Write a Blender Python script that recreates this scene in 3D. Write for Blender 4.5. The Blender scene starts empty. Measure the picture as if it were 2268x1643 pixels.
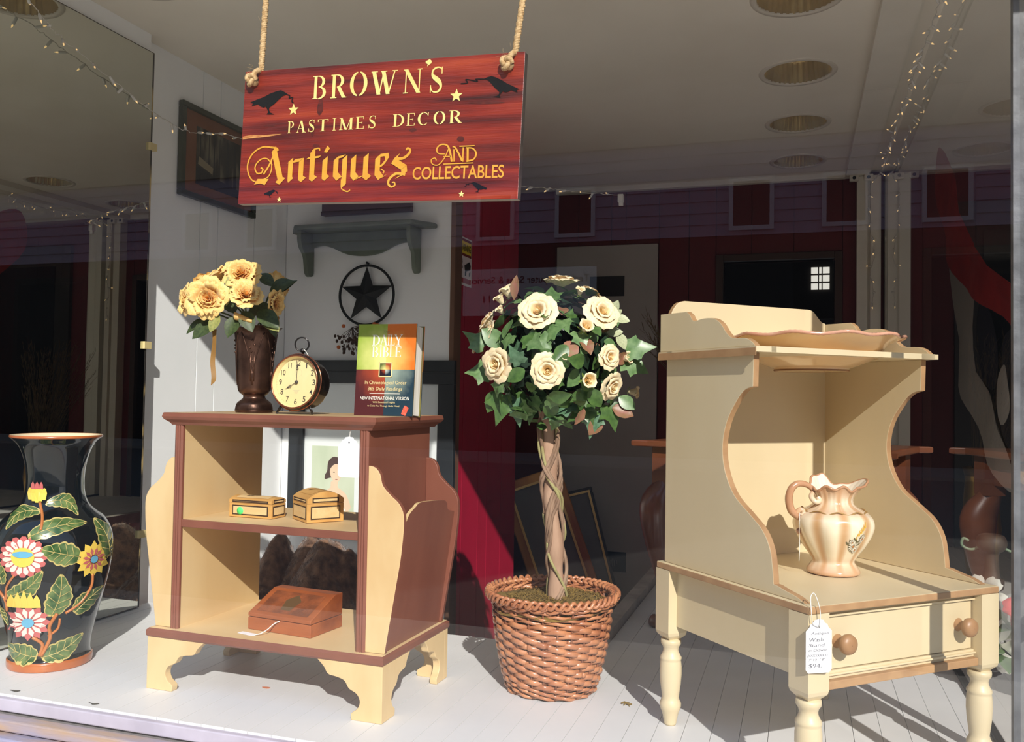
import bpy, bmesh, math, random
from mathutils import Vector, Matrix, Quaternion
PI = math.pi
rnd = random.Random(7)
scene = bpy.context.scene
COL = scene.collection

# ------------------------------------------------------------------ camera, sky, sun, exposure
cam_d = bpy.data.cameras.new('camera')
cam = bpy.data.objects.new('camera', cam_d)
COL.objects.link(cam)
cam_d.sensor_fit = 'HORIZONTAL'
cam_d.sensor_width = 36.0
cam_d.lens = 1948.54 / 2268.0 * 36.0
cam_d.clip_start = 0.02
cam_d.clip_end = 200.0
_f = Vector((-0.31016203, 0.95021584, 0.02982227))
_r = Vector((0.9506658, 0.30981098, 0.01586514))
_u = Vector((-0.00583604, -0.03327178, 0.9994293))
cam.matrix_world = Matrix(((_r.x, _u.x, -_f.x, 0.0), (_r.y, _u.y, -_f.y, 0.0), (_r.z, _u.z, -_f.z, 0.72), (0, 0, 0, 1)))
scene.camera = cam

SUN_DIR = Vector((-0.555, 1.0, -0.715)).normalized()
world = bpy.data.worlds.new('sky')
scene.world = world
world.use_nodes = True
_nt = world.node_tree
_bg = _nt.nodes['Background']
_tc = _nt.nodes.new('ShaderNodeTexCoord'); _sp = _nt.nodes.new('ShaderNodeSeparateXYZ'); _rp = _nt.nodes.new('ShaderNodeValToRGB')
_nt.links.new(_tc.outputs['Generated'], _sp.inputs[0]); _nt.links.new(_sp.outputs['Z'], _rp.inputs[0]); _nt.links.new(_rp.outputs[0], _bg.inputs[0])
_rp.color_ramp.elements[0].position = 0.0; _rp.color_ramp.elements[0].color = (0.80, 0.84, 0.90, 1)
_rp.color_ramp.elements[1].position = 0.7; _rp.color_ramp.elements[1].color = (0.34, 0.50, 0.82, 1)
_bg.inputs[1].default_value = 0.98

sun_d = bpy.data.lights.new('sun', 'SUN')
sun_d.energy = 4.35
sun_d.angle = math.radians(0.53)
sun_d.color = (1.0, 0.955, 0.88)
sun = bpy.data.objects.new('sun', sun_d)
COL.objects.link(sun)
sun.location = (4, -7, 6)
sun.rotation_euler = SUN_DIR.to_track_quat('-Z', 'Y').to_euler()

scene.view_settings.view_transform = 'Standard'
scene.view_settings.look = 'None'
scene.view_settings.exposure = 0.25
scene.view_settings.gamma = 1.0
scene.view_settings.use_curve_mapping = False
scene.cycles.max_bounces = 14
scene.cycles.diffuse_bounces = 8
scene.cycles.glossy_bounces = 6
scene.cycles.transparent_max_bounces = 16
scene.cycles.sample_clamp_indirect = 3.0

# ------------------------------------------------------------------ materials
def lin(c):
    out = []
    for v in c:
        v = v / 255.0
        out.append(v / 12.92 if v <= 0.04045 else ((v + 0.055) / 1.055) ** 2.4)
    return (out[0], out[1], out[2], 1.0)

def mat(name, c, rough=0.5, metal=0.0, c2=None, nscale=8.0, stretch=None, bump=0.0, bscale=60.0, spec=0.5,
        coat=0.0, emit=None, contrast=(0.35, 0.65), detail=4.0, sheen=0.0):
    m = bpy.data.materials.new(name)
    m.use_nodes = True
    nt = m.node_tree
    b = nt.nodes['Principled BSDF']
    b.inputs['Base Color'].default_value = lin(c)
    b.inputs['Roughness'].default_value = rough
    b.inputs['Metallic'].default_value = metal
    b.inputs['Specular IOR Level'].default_value = spec
    b.inputs['Coat Weight'].default_value = coat
    if coat: b.inputs['Coat Roughness'].default_value = 0.06
    if sheen: b.inputs['Sheen Weight'].default_value = sheen
    if emit:
        b.inputs['Emission Color'].default_value = lin(emit[0]); b.inputs['Emission Strength'].default_value = emit[1]
    tc = None
    if c2 is not None or bump:
        tc = nt.nodes.new('ShaderNodeTexCoord')
        mp = nt.nodes.new('ShaderNodeMapping')
        nt.links.new(tc.outputs['Object'], mp.inputs[0])
        if stretch: mp.inputs['Scale'].default_value = stretch
    if c2 is not None:
        nz = nt.nodes.new('ShaderNodeTexNoise'); nz.inputs['Scale'].default_value = nscale; nz.inputs['Detail'].default_value = detail
        nt.links.new(mp.outputs[0], nz.inputs['Vector'])
        rp = nt.nodes.new('ShaderNodeValToRGB')
        rp.color_ramp.elements[0].position = contrast[0]; rp.color_ramp.elements[0].color = lin(c)
        rp.color_ramp.elements[1].position = contrast[1]; rp.color_ramp.elements[1].color = lin(c2)
        nt.links.new(nz.outputs[0], rp.inputs[0]); nt.links.new(rp.outputs[0], b.inputs['Base Color'])
    if bump:
        nb = nt.nodes.new('ShaderNodeTexNoise'); nb.inputs['Scale'].default_value = bscale; nb.inputs['Detail'].default_value = 5
        nt.links.new(mp.outputs[0], nb.inputs['Vector'])
        bp = nt.nodes.new('ShaderNodeBump'); bp.inputs['Strength'].default_value = bump; bp.inputs['Distance'].default_value = 0.003
        nt.links.new(nb.outputs[0], bp.inputs['Height']); nt.links.new(bp.outputs[0], b.inputs['Normal'])
    return m

def ramp(m, stops):
    """replace the two-stop ramp of a noise material by several stops"""
    for n in m.node_tree.nodes:
        if n.type == 'VALTORGB':
            cr = n.color_ramp
            while len(cr.elements) > 1: cr.elements.remove(cr.elements[-1])
            cr.elements[0].position = stops[0][0]; cr.elements[0].color = lin(stops[0][1])
            for p, c in stops[1:]:
                e = cr.elements.new(p); e.color = lin(c)
    return m

def glass_mat(name, base=0.07, tint=(1, 1, 1, 1)):
    m = bpy.data.materials.new(name); m.use_nodes = True
    nt = m.node_tree
    for n in list(nt.nodes):
        if n.type != 'OUTPUT_MATERIAL': nt.nodes.remove(n)
    out = [n for n in nt.nodes][0]
    tr = nt.nodes.new('ShaderNodeBsdfTransparent'); tr.inputs[0].default_value = tint
    gl = nt.nodes.new('ShaderNodeBsdfGlossy'); gl.inputs['Roughness'].default_value = 0.0
    lw = nt.nodes.new('ShaderNodeLayerWeight'); lw.inputs[0].default_value = 0.5
    pw = nt.nodes.new('ShaderNodeMath'); pw.operation = 'POWER'; pw.inputs[1].default_value = 5.0
    mu = nt.nodes.new('ShaderNodeMath'); mu.operation = 'MULTIPLY_ADD'; mu.inputs[1].default_value = 1.0 - base; mu.inputs[2].default_value = base
    mx = nt.nodes.new('ShaderNodeMixShader')
    nt.links.new(lw.outputs['Facing'], pw.inputs[0]); nt.links.new(pw.outputs[0], mu.inputs[0]); nt.links.new(mu.outputs[0], mx.inputs[0])
    nt.links.new(tr.outputs[0], mx.inputs[1]); nt.links.new(gl.outputs[0], mx.inputs[2]); nt.links.new(mx.outputs[0], out.inputs[0])
    return m

# ------------------------------------------------------------------ geometry helpers
class M:
    def __init__(s):
        s.v = []; s.f = []; s.m = []; s.sm = []
    def add(s, vs, fs, mi=0, smooth=False):
        o = len(s.v); s.v.extend([tuple(x) for x in vs])
        for i, f in enumerate(fs):
            s.f.append([o + k for k in f]); s.m.append(mi[i] if isinstance(mi, list) else mi); s.sm.append(smooth)
        return s
    def box(s, a, b, mi=0):
        x0, y0, z0 = a; x1, y1, z1 = b
        vs = [(x0, y0, z0), (x1, y0, z0), (x1, y1, z0), (x0, y1, z0), (x0, y0, z1), (x1, y0, z1), (x1, y1, z1), (x0, y1, z1)]
        # faces: bottom, top, -y, +x, +y, -x
        return s.add(vs, [(0, 3, 2, 1), (4, 5, 6, 7), (0, 1, 5, 4), (1, 2, 6, 5), (2, 3, 7, 6), (3, 0, 4, 7)], mi)
    def prism(s, poly, plane, d0, d1, m0=0, m1=0, ms=0):
        n = len(poly)
        def P(p, d):
            if plane == 'xz': return (p[0], d, p[1])
            if plane == 'yz': return (d, p[0], p[1])
            return (p[0], p[1], d)
        vs = [P(p, d0) for p in poly] + [P(p, d1) for p in poly]
        fs = [tuple(range(n))[::-1], tuple(range(n, 2 * n))] + [(i, (i + 1) % n, n + (i + 1) % n, n + i) for i in range(n)]
        return s.add(vs, fs, [m0, m1] + [ms] * n)
    def lathe(s, prof, n=40, c=(0, 0, 0), mod=None, mi=0, cap0=False, cap1=False, axis='z', smooth=True, mfun=None):
        vs = []; fs = []; ms = []
        for j, (r, z) in enumerate(prof):
            for i in range(n):
                t = 2 * PI * i / n
                rr, zz = (r, z) if mod is None else mod(t, r, z, j)
                x, y = rr * math.cos(t), rr * math.sin(t)
                if axis == 'z': vs.append((c[0] + x, c[1] + y, c[2] + zz))
                elif axis == 'y': vs.append((c[0] + x, c[1] + zz, c[2] + y))
                else: vs.append((c[0] + zz, c[1] + x, c[2] + y))
        for j in range(len(prof) - 1):
            for i in range(n):
                fs.append((j * n + i, j * n + (i + 1) % n, (j + 1) * n + (i + 1) % n, (j + 1) * n + i))
                ms.append(mfun(j) if mfun else mi)
        s.add(vs, fs, ms, smooth)
        o = len(s.v) - len(vs)
        if cap0: s.f.append([o + i for i in range(n)][::-1]); s.m.append(mi); s.sm.append(False)
        if cap1: s.f.append([o + (len(prof) - 1) * n + i for i in range(n)]); s.m.append(mi); s.sm.append(False)
        return s
    def tube(s, pts, r, n=8, closed=False, mi=0, flat=1.0, up=None):
        pts = [Vector(p) for p in pts]; k = len(pts)
        rr = r if isinstance(r, (list, tuple)) else [r] * k
        vs = []; fs = []
        prev = None
        for i in range(k):
            if closed: t = pts[(i + 1) % k] - pts[i - 1]
            else: t = pts[min(i + 1, k - 1)] - pts[max(i - 1, 0)]
            if t.length < 1e-9: t = Vector((0, 0, 1))
            t.normalize()
            if up is not None: a = t.cross(Vector(up))
            elif prev is None: a = t.cross(Vector((0.123, 0.32, 0.91)))
            else: a = prev - t * prev.dot(t)
            if a.length < 1e-6: a = t.cross(Vector((1, 0.2, 0.1)))
            a.normalize(); b = t.cross(a); prev = a
            for q in range(n):
                w = 2 * PI * q / n
                vs.append(pts[i] + a * (math.cos(w) * rr[i] * flat) + b * (math.sin(w) * rr[i]))
        kk = k if closed else k - 1
        for i in range(kk):
            for q in range(n):
                i2 = (i + 1) % k
                fs.append((i * n + q, i * n + (q + 1) % n, i2 * n + (q + 1) % n, i2 * n + q))
        if not closed:
            fs.append(tuple(range(n))[::-1]); fs.append(tuple((k - 1) * n + q for q in range(n)))
        return s.add(vs, fs, mi, True)
    def grid(s, fn, nu, nv, mi=0, smooth=True, closeu=False):
        vs = []; fs = []
        for i in range(nu + (0 if closeu else 1)):
            for j in range(nv + 1): vs.append(fn(i / nu, j / nv))
        w = nv + 1; N = nu if closeu else nu + 1
        for i in range(nu):
            for j in range(nv):
                a = i * w + j; b = ((i + 1) % N) * w + j
                fs.append((a, b, b + 1, a + 1))
        return s.add(vs, fs, mi, smooth)
    def poly(s, pts, mi=0):
        return s.add(pts, [tuple(range(len(pts)))], mi)
    def ball(s, c, r, n=12, mi=0, sq=(1, 1, 1)):
        prof = [(max(1e-4, math.sin(PI * j / (n // 2))), -math.cos(PI * j / (n // 2))) for j in range(n // 2 + 1)]
        vs = []; fs = []
        for (a, z) in prof:
            for i in range(n):
                t = 2 * PI * i / n
                vs.append((c[0] + r * sq[0] * a * math.cos(t), c[1] + r * sq[1] * a * math.sin(t), c[2] + r * sq[2] * z))
        for j in range(len(prof) - 1):
            for i in range(n):
                fs.append((j * n + i, j * n + (i + 1) % n, (j + 1) * n + (i + 1) % n, (j + 1) * n + i))
        return s.add(vs, fs, mi, True)
    def mesh(s, name, mats):
        me = bpy.data.meshes.new(name)
        me.from_pydata(s.v, [], s.f)
        for x in (mats if isinstance(mats, (list, tuple)) else [mats]): me.materials.append(x)
        me.polygons.foreach_set('material_index', s.m)
        me.polygons.foreach_set('use_smooth', s.sm)
        bm = bmesh.new(); bm.from_mesh(me)
        bmesh.ops.recalc_face_normals(bm, faces=bm.faces[:])
        bm.to_mesh(me); bm.free(); me.update()
        return me
    def build(s, name, mats, parent=None, bevel=0.0, loc=None, rot=None):
        o = bpy.data.objects.new(name, s.mesh(name, mats))
        COL.objects.link(o)
        if parent is not None: o.parent = parent
        if loc is not None: o.location = loc
        if rot is not None: o.rotation_euler = rot
        if bevel:
            b = o.modifiers.new('edge', 'BEVEL'); b.width = bevel; b.segments = 2; b.limit_method = 'ANGLE'; b.angle_limit = 0.9
        return o

def link(name, me, parent=None, loc=(0, 0, 0), rot=None, scale=None, quat=None):
    o = bpy.data.objects.new(name, me); COL.objects.link(o)
    if parent is not None: o.parent = parent
    o.location = loc
    if quat is not None: o.rotation_mode = 'QUATERNION'; o.rotation_quaternion = quat
    elif rot is not None: o.rotation_euler = rot
    if scale is not None: o.scale = (scale,) * 3 if not hasattr(scale, '__len__') else scale
    return o
def thing(name, label, cat, loc=(0, 0, 0), rotz=0.0, group=None):
    o = bpy.data.objects.new(name, None); COL.objects.link(o)
    o.empty_display_size = 0.05
    o.location = loc; o.rotation_euler = (0, 0, rotz); o['label'] = label; o['category'] = cat
    if group: o['group'] = group
    return o
def tag(o, label, cat, group=None):
    o['label'] = label; o['category'] = cat
    if group: o['group'] = group
    return o
def struct(o): o['kind'] = 'structure'; return o
def plabel(o, t): o['label'] = t; return o
def stuff(o): o['kind'] = 'stuff'; return o
def frame_quat(normal, up=(0, 0, 1), spin=0.0):
    z = Vector(normal).normalized(); x = Vector(up).cross(z)
    if x.length < 1e-4: x = Vector((1, 0, 0))
    x.normalize(); y = z.cross(x)
    q = Matrix(((x.x, y.x, z.x), (x.y, y.y, z.y), (x.z, y.z, z.z))).to_quaternion()
    return q @ Quaternion((0, 0, 1), spin)
def smooth_line(p, k=6, closed=False):
    n = len(p); out = []
    seg = n if closed else n - 1
    for i in range(seg):
        g = lambda j: Vector(p[j % n] if closed else p[min(max(j, 0), n - 1)])
        a, b, c, d = g(i - 1), g(i), g(i + 1), g(i + 2)
        for q in range(k):
            t = q / k
            v = 0.5 * ((2 * b) + (c - a) * t + (2 * a - 5 * b + 4 * c - d) * t * t + (3 * b - a - 3 * c + d) * t ** 3)
            out.append(tuple(v))
    if not closed: out.append(tuple(p[-1]))
    return out
_TX = {}
def text2d(body, bold=0.0):
    key = (body, bold)
    if key not in _TX:
        cu = bpy.data.curves.new('t', 'FONT'); cu.body = body; cu.size = 1.0; cu.offset = bold; cu.resolution_u = 4
        ob = bpy.data.objects.new('t', cu)
        me = bpy.data.meshes.new_from_object(ob)
        vs = [(v.co.x, v.co.y) for v in me.vertices]; fs = [tuple(p.vertices) for p in me.polygons]
        bpy.data.objects.remove(ob); bpy.data.curves.remove(cu); bpy.data.meshes.remove(me)
        _TX[key] = (vs, fs)
    return _TX[key]
def put_text(m, body, fn, x0, y0, w, h, mi=0, bold=0.0, shear=0.0):
    vs, fs = text2d(body, bold)
    xs = [v[0] for v in vs]; ys = [v[1] for v in vs]
    ax, bx, ay, by = min(xs), max(xs), min(ys), max(ys)
    out = []
    for x, y in vs:
        p = x0 + (x - ax) / max(1e-6, bx - ax) * w; q = y0 + (y - ay) / max(1e-6, by - ay) * h
        out.append(fn(p + shear * (q - y0), q))
    m.add(out, fs, mi)

# shared serif alphabet, drawn as polygons in a unit box
def _arc(cx, cy, rx, ry, a0, a1, tx, ty, n=14):
    o = []; i_ = []
    for k in range(n + 1):
        a = math.radians(a0 + (a1 - a0) * k / n)
        o.append((cx + rx * math.cos(a), cy + ry * math.sin(a))); i_.append((cx + (rx - tx) * math.cos(a), cy + (ry - ty) * math.sin(a)))
    return [[o[k], o[k + 1], i_[k + 1], i_[k]] for k in range(n)]
def _rc(x0, y0, x1, y1): return [[(x0, y0), (x1, y0), (x1, y1), (x0, y1)]]
def _dg(x0, y0, x1, y1, w): return [[(x0 - w / 2, y0), (x0 + w / 2, y0), (x1 + w / 2, y1), (x1 - w / 2, y1)]]
def _stem(x0, x1, sl=0.1, sr=0.1):
    return _rc(x0, 0, x1, 1) + _rc(x0 - sl, 0, x1 + sr, 0.04) + _rc(x0 - sl, 0.96, x1 + sr, 1)
def stroke(pts, ws):
    out = []; L = []; R = []
    n = len(pts)
    for i in range(n):
        a = Vector(pts[max(i - 1, 0)]); b = Vector(pts[min(i + 1, n - 1)]); t = (b - a)
        if t.length < 1e-9: t = Vector((1, 0))
        t.normalize(); nn = Vector((-t.y, t.x)); w = ws[i] if isinstance(ws, (list, tuple)) else ws
        p = Vector(pts[i]); L.append(tuple(p + nn * w / 2)); R.append(tuple(p - nn * w / 2))
    return [[L[i], L[i + 1], R[i + 1], R[i]] for i in range(n - 1)]
def _S():
    p = smooth_line([(0.86, 0.76), (0.8, 0.94), (0.5, 0.985), (0.22, 0.88), (0.2, 0.68), (0.45, 0.54), (0.72, 0.4), (0.82, 0.22), (0.7, 0.06), (0.45, 0.015), (0.2, 0.07), (0.1, 0.27)], 4)
    n = len(p) - 1
    ws = [0.05 + 0.17 * math.exp(-((i / n - 0.5) / 0.2) ** 2) for i in range(n + 1)]
    return stroke(p, ws) + _dg(0.86, 0.72, 0.86, 1.0, 0.06) + _dg(0.1, 0.0, 0.1, 0.3, 0.06)
GL = {
    'B': _stem(0.1, 0.3, 0.1, 0.08) + _arc(0.42, 0.74, 0.44, 0.26, -90, 90, 0.2, 0.05) + _arc(0.42, 0.26, 0.54, 0.28, -90, 90, 0.22, 0.05),
    'R': _stem(0.1, 0.3, 0.1, 0.1) + _arc(0.4, 0.72, 0.45, 0.28, -90, 90, 0.2, 0.05) + _dg(0.52, 0.46, 0.88, 0.0, 0.24) + _rc(0.8, 0, 1.04, 0.04),
    'O': _arc(0.48, 0.5, 0.48, 0.52, 97, 263, 0.2, 0.06) + _arc(0.52, 0.5, 0.48, 0.52, -83, 83, 0.2, 0.06),
    'W': _dg(0.1, 1, 0.32, 0, 0.15) + _dg(0.5, 1, 0.34, 0, 0.05) + _dg(0.47, 1, 0.68, 0, 0.15) + _dg(0.92, 1, 0.7, 0, 0.05) + _rc(0, 0.96, 0.25, 1) + _rc(0.38, 0.96, 0.62, 1) + _rc(0.82, 0.96, 1.02, 1),
    'N': _rc(0.1, 0, 0.16, 1) + _rc(0, 0, 0.28, 0.04) + _dg(0.12, 1, 0.84, 0, 0.22) + _rc(0.84, 0.06, 0.9, 1) + _rc(0.74, 0.96, 1, 1) + _rc(0, 0.96, 0.2, 1),
    'S': _S(),
    'P': _stem(0.12, 0.34, 0.12, 0.1) + _arc(0.44, 0.72, 0.46, 0.28, -90, 90, 0.2, 0.05),
    'A': _dg(0.14, 0, 0.48, 1, 0.06) + _dg(0.8, 0, 0.5, 1, 0.2) + _rc(0.28, 0.3, 0.66, 0.35) + _rc(0.02, 0, 0.28, 0.04) + _rc(0.62, 0, 1, 0.04),
    'T': _rc(0.4, 0, 0.6, 1) + _rc(0.26, 0, 0.74, 0.04) + _rc(0.02, 0.95, 0.98, 1) + _dg(0.05, 0.78, 0.05, 1, 0.06) + _dg(0.95, 0.78, 0.95, 1, 0.06),
    'I': _rc(0.36, 0, 0.64, 1) + _rc(0.15, 0, 0.85, 0.04) + _rc(0.15, 0.96, 0.85, 1),
    'M': _rc(0.1, 0, 0.15, 1) + _rc(0, 0, 0.25, 0.04) + _dg(0.14, 1, 0.48, 0, 0.15) + _dg(0.8, 1, 0.52, 0, 0.05) + _rc(0.75, 0, 0.91, 1) + _rc(0.66, 0, 1, 0.04) + _rc(0, 0.96, 0.2, 1) + _rc(0.78, 0.96, 1, 1),
    'E': _stem(0.12, 0.34, 0.1, 0.1) + _rc(0.34, 0.955, 0.88, 1) + _rc(0.34, 0, 0.9, 0.045) + _rc(0.4, 0.48, 0.72, 0.53) + _dg(0.88, 0.8, 0.88, 1, 0.06) + _dg(0.9, 0, 0.9, 0.22, 0.06) + _dg(0.72, 0.4, 0.72, 0.62, 0.05),
    'D': _stem(0.1, 0.3, 0.1, 0.06) + _arc(0.38, 0.5, 0.58, 0.5, -90, 90, 0.2, 0.05),
    'C': _arc(0.54, 0.5, 0.5, 0.52, 97, 265, 0.2, 0.06) + _arc(0.56, 0.5, 0.42, 0.52, 40, 90, 0.06, 0.06) + _arc(0.56, 0.5, 0.42, 0.52, -92, -45, 0.06, 0.06) + _dg(0.9, 0.7, 0.92, 1, 0.06),
    'L': _stem(0.12, 0.34, 0.1, 0.1) + _rc(0.34, 0, 0.9, 0.045) + _dg(0.9, 0, 0.9, 0.22, 0.06),
    'Y': _rc(0.42, 0, 0.6, 0.45) + _rc(0.3, 0, 0.72, 0.04) + _dg(0.5, 0.42, 0.12, 1, 0.18) + _dg(0.52, 0.42, 0.86, 1, 0.06) + _rc(0, 0.96, 0.28, 1) + _rc(0.74, 0.96, 1, 1),
}
def put_glyph(m, ch, fn, x0, y0, w, h, mi=0):
    for i, q in enumerate(GL[ch]):
        ps = [Vector(fn(x0 + a * w, y0 + b * h)) for a, b in q]
        m.poly([(p.x, p.y - 0.000012 * i, p.z) for p in ps], mi)
# ------------------------------------------------------------------ the setting
FLOORW = mat('white_floor_paint', (228, 228, 228), 0.45, c2=(218, 219, 220), nscale=3.0, bump=0.12, bscale=14)
WALLW = mat('grey_white_wall_paint', (246, 248, 248), 0.6, c2=(240, 243, 243), nscale=2.5, bump=0.1, bscale=30)
CEIL = mat('ceiling_paint', (232, 226, 212), 0.75, c2=(225, 218, 203), nscale=2.0)
BEAM = mat('beam_paint', (226, 221, 208), 0.6, c2=(218, 213, 200), nscale=4.0)
RED = mat('crimson_paint', (168, 16, 52), 0.5, c2=(150, 12, 44), nscale=3.0, bump=0.1, bscale=40)
REDDARK = mat('maroon_paint', (96, 12, 22), 0.6, c2=(84, 10, 18), nscale=3.0)
DARK = mat('dark_shop', (20, 18, 18), 0.9)
SHOPFLOOR = mat('shop_floor', (70, 62, 54), 0.6, c2=(52, 46, 40), nscale=6.0)
RAWWOOD = mat('raw_wood_edge', (120, 86, 66), 0.7, c2=(96, 66, 50), nscale=10, stretch=(1, 1, 0.2))
LAV = mat('lavender_sill_paint', (196, 190, 206), 0.5, c2=(176, 170, 186), nscale=9.0, bump=0.15)
SILL2 = mat('weathered_sill_paint', (150, 148, 172), 0.6, c2=(176, 150, 130), nscale=5.0, stretch=(1, 6, 6), bump=0.3, bscale=30)
ALU = mat('dull_aluminium', (120, 122, 126), 0.55, 0.3, c2=(92, 94, 98), nscale=20, bump=0.3)
RUBBER = mat('black_gasket', (22, 22, 24), 0.6)
MIRROR = mat('mirror_silver', (206, 208, 198), 0.006, 1.0)
GLASS = glass_mat('window_glass', 0.075)
PICTGLASS = glass_mat('picture_glass', 0.05)
SIDEGLASS = glass_mat('side_glass', 0.20)

UL, UR, VF, VB, ZC, VBACK = -2.147, 0.41, 1.633, 2.50, 1.933, 4.957
# platform: white painted boards on a sub-floor
fl = M()
fl.box((UL, VF, -0.10), (UR, VB - 0.01, -0.012))
fl.box((-0.53, VB - 0.01, -0.10), (UR, VBACK, -0.012))
floor = struct(fl.build('floor', FLOORW))
BW = 0.0586
def board_mesh(l):
    m = M(); g = 0.0006
    m.box((g, 0, -0.012), (BW - g, l, 0.0))
    return m.mesh('floor_board', FLOORW)
bs, bl = board_mesh(VB - VF), board_mesh(VBACK - VF)
k = 0; x = UR - BW
while x > UL - BW * 0.2:
    long = x > -0.535
    o = link('floor_board', bl if long else bs, floor, (x, VF, rnd.uniform(-0.0006, 0.0)))
    x -= BW
# the lower shop floor behind the platform and its risers
struct(M().box((UL - 0.3, VB - 0.5, -0.60), (1.6, 7.9, -0.52)).build('floor', SHOPFLOOR))
fr = M(); fr.box((UL, VB - 0.012, -0.52), (-0.53, VB, -0.012)); fr.box((-0.545, VB, -0.52), (-0.53, VBACK, -0.012))
struct(fr.build('trim_1', WALLW))
# raised edge strip along the inner edge of the platform
struct(M().box((-0.575, VB + 0.0, -0.03), (-0.53, VBACK - 0.06, 0.028)).build('trim_2', mat('edge_strip_paint', (176, 168, 160), 0.6, c2=(150, 142, 134), nscale=12)))
# front sill: fascia, weathered second step
struct(M().box((UL - 0.4, 1.616, -0.034), (UR + 0.5, VF - 0.0005, -0.005)).build('trim_3', LAV, bevel=0.003))
t4 = M(); t4.box((UL - 0.4, 1.585, -0.066), (UR + 0.5, 1.62, -0.040)); t4.box((UL - 0.4, 1.56, -0.093), (UR + 0.5, 1.60, -0.070))
struct(t4.build('trim_4', SILL2, bevel=0.004))
struct(M().box((UL - 0.4, 1.63, -0.12), (UR + 0.5, 1.66, -0.035)).build('trim_5', mat('grey_caulk', (120, 116, 118), 0.8)))
# brick plinth below the window, brick by brick
BRICK = [mat('brick_red_%d' % i, c, 0.85, c2=d, nscale=30, bump=0.3) for i, (c, d) in enumerate([((170, 104, 82), (140, 80, 62)), ((184, 116, 90), (150, 92, 70)), ((156, 92, 74), (132, 74, 58))])]
plinth = struct(M().box((UL - 0.4, 1.565, -0.75), (UR + 0.5, 1.9, -0.10)).build('wall_front', mat('mortar', (150, 142, 132), 0.9, bump=0.3)))
bms = [M().box((0.004, 0, 0.004), (0.206, 0.05, 0.066)).mesh('brick', b) for b in BRICK]
for row in range(9):
    for c in range(14):
        link('brick', rnd.choice(bms), plinth, (UL - 0.35 + c * 0.21 + (0.105 if row % 2 else 0), 1.545 + rnd.uniform(-0.002, 0.002), -0.172 - row * 0.07))
# header above the glass and facade either side
hd = M(); hd.box((-6, 1.50, 1.838), (3.5, 1.633, 5.0)); hd.box((-6, 1.5, -0.75), (UL - 0.02, 1.633, 1.838))
hd.box((2.6, 1.5, -0.75), (4.5, 1.633, 1.838))
struct(hd.build('wall_front', mat('shopfront_paint', (150, 140, 128), 0.7, c2=(136, 126, 116), nscale=3)))
# unseen roof slab and outer shell, added to block stray outside light
sh = M(); sh.box((-6, 1.5, 2.12), (4.5, 9.0, 2.3)); sh.box((UL - 0.4, 1.633, -0.6), (UL - 0.30, 9, 2.2)); sh.box((-6, 8.8, -0.7), (4.5, 9.0, 2.2)); sh.box((2.6, 1.633, -0.75), (2.7, 9.0, 2.2))
struct(sh.build('wall_back', DARK))

# ceiling with round openings for the recessed lamps
LAMPS = [(-0.011, 2.10), (-0.011, 2.735), (-0.011, 3.37), (-0.011, 3.995), (-0.011, 4.63), (-1.84, 2.085)]
cl = M()
def cquad(x0, y0, x1, y1): cl.poly([(x0, y0, ZC), (x1, y0, ZC), (x1, y1, ZC), (x0, y1, ZC)])
LR, LH = 0.121, 0.15
def hole(cx, cy, n=48):
    a = []; b = []
    for i in range(n):
        t = 2 * PI * i / n; c, s_ = math.cos(t), math.sin(t); q = LH / max(abs(c), abs(s_))
        a.append((cx + LR * c, cy + LR * s_, ZC)); b.append((cx + q * c, cy + q * s_, ZC))
    cl.add(a + b, [(i, (i + 1) % n, n + (i + 1) % n, n + i) for i in range(n)])
def column(x0, x1, ys, ya, yb):
    y = ya
    for c in ys:
        cquad(x0, y, x1, c - LH); hole((x0 + x1) / 2, c); y = c + LH
    cquad(x0, y, x1, yb)
column(-0.011 - LH, -0.011 + LH, [l[1] for l in LAMPS[:5]], VF - 0.02, VBACK)
column(-1.84 - LH, -1.84 + LH, [LAMPS[5][1]], VF - 0.02, VBACK)
cquad(UL - 0.1, VF - 0.02, -1.99, VBACK); cquad(-1.69, VF - 0.02, -0.161, VBACK); cquad(0.139, VF - 0.02, 2.6, VBACK)
struct(cl.build('ceiling', CEIL))
# beam boxed along the mirror side, two lengths with an open joint, and a thin strip
BO = struct(M().box((0.33, VF, 1.921), (0.352, 4.93, 1.934)).build('trim_6', BEAM))
link('plank', M().box((0, 0, 0), (0.112, 1.915, 0.03)).mesh('plank', BEAM), BO, (0.228, VF, 1.904))
link('plank', M().box((0, 0, 0), (0.112, 1.385, 0.03)).mesh('plank', BEAM), BO, (0.228, VF + 1.921, 1.903))
struct(M().box((-1.354, 4.915, 1.905), (0.23, 4.957, 1.934)).build('trim_7', BEAM, bevel=0.004))

# left wall of vertical boards with shallow joints, standing proud beside the mirror
wl = struct(M().box((UL - 0.06, VF, -0.52), (UL - 0.012, VBACK, 2.1)).build('wall_left', WALLW))
ed = [2.43, 2.765, 2.871, 3.11, 3.352]
for a, b in zip(ed[:-1], ed[1:]):
    link('wall_panel', M().box((0, 0.0022, 0), (0.013, b - a - 0.0022, 2.45)).mesh('wall_panel', WALLW), wl, (UL - 0.013, a, -0.515))
struct(M().box((UL - 0.01, VF, -0.52), (-2.10, 2.425, ZC)).build('wall_left', WALLW))
# partition with shelf and star, raw wooden edge
struct(M().box((UL, 3.352, -0.52), (-1.356, 3.42, 2.1)).build('wall_inner', WALLW))
struct(M().box((-1.366, 3.346, -0.52), (-1.345, 3.424, ZC)).build('trim_8', RAWWOOD, bevel=0.002))
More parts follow.
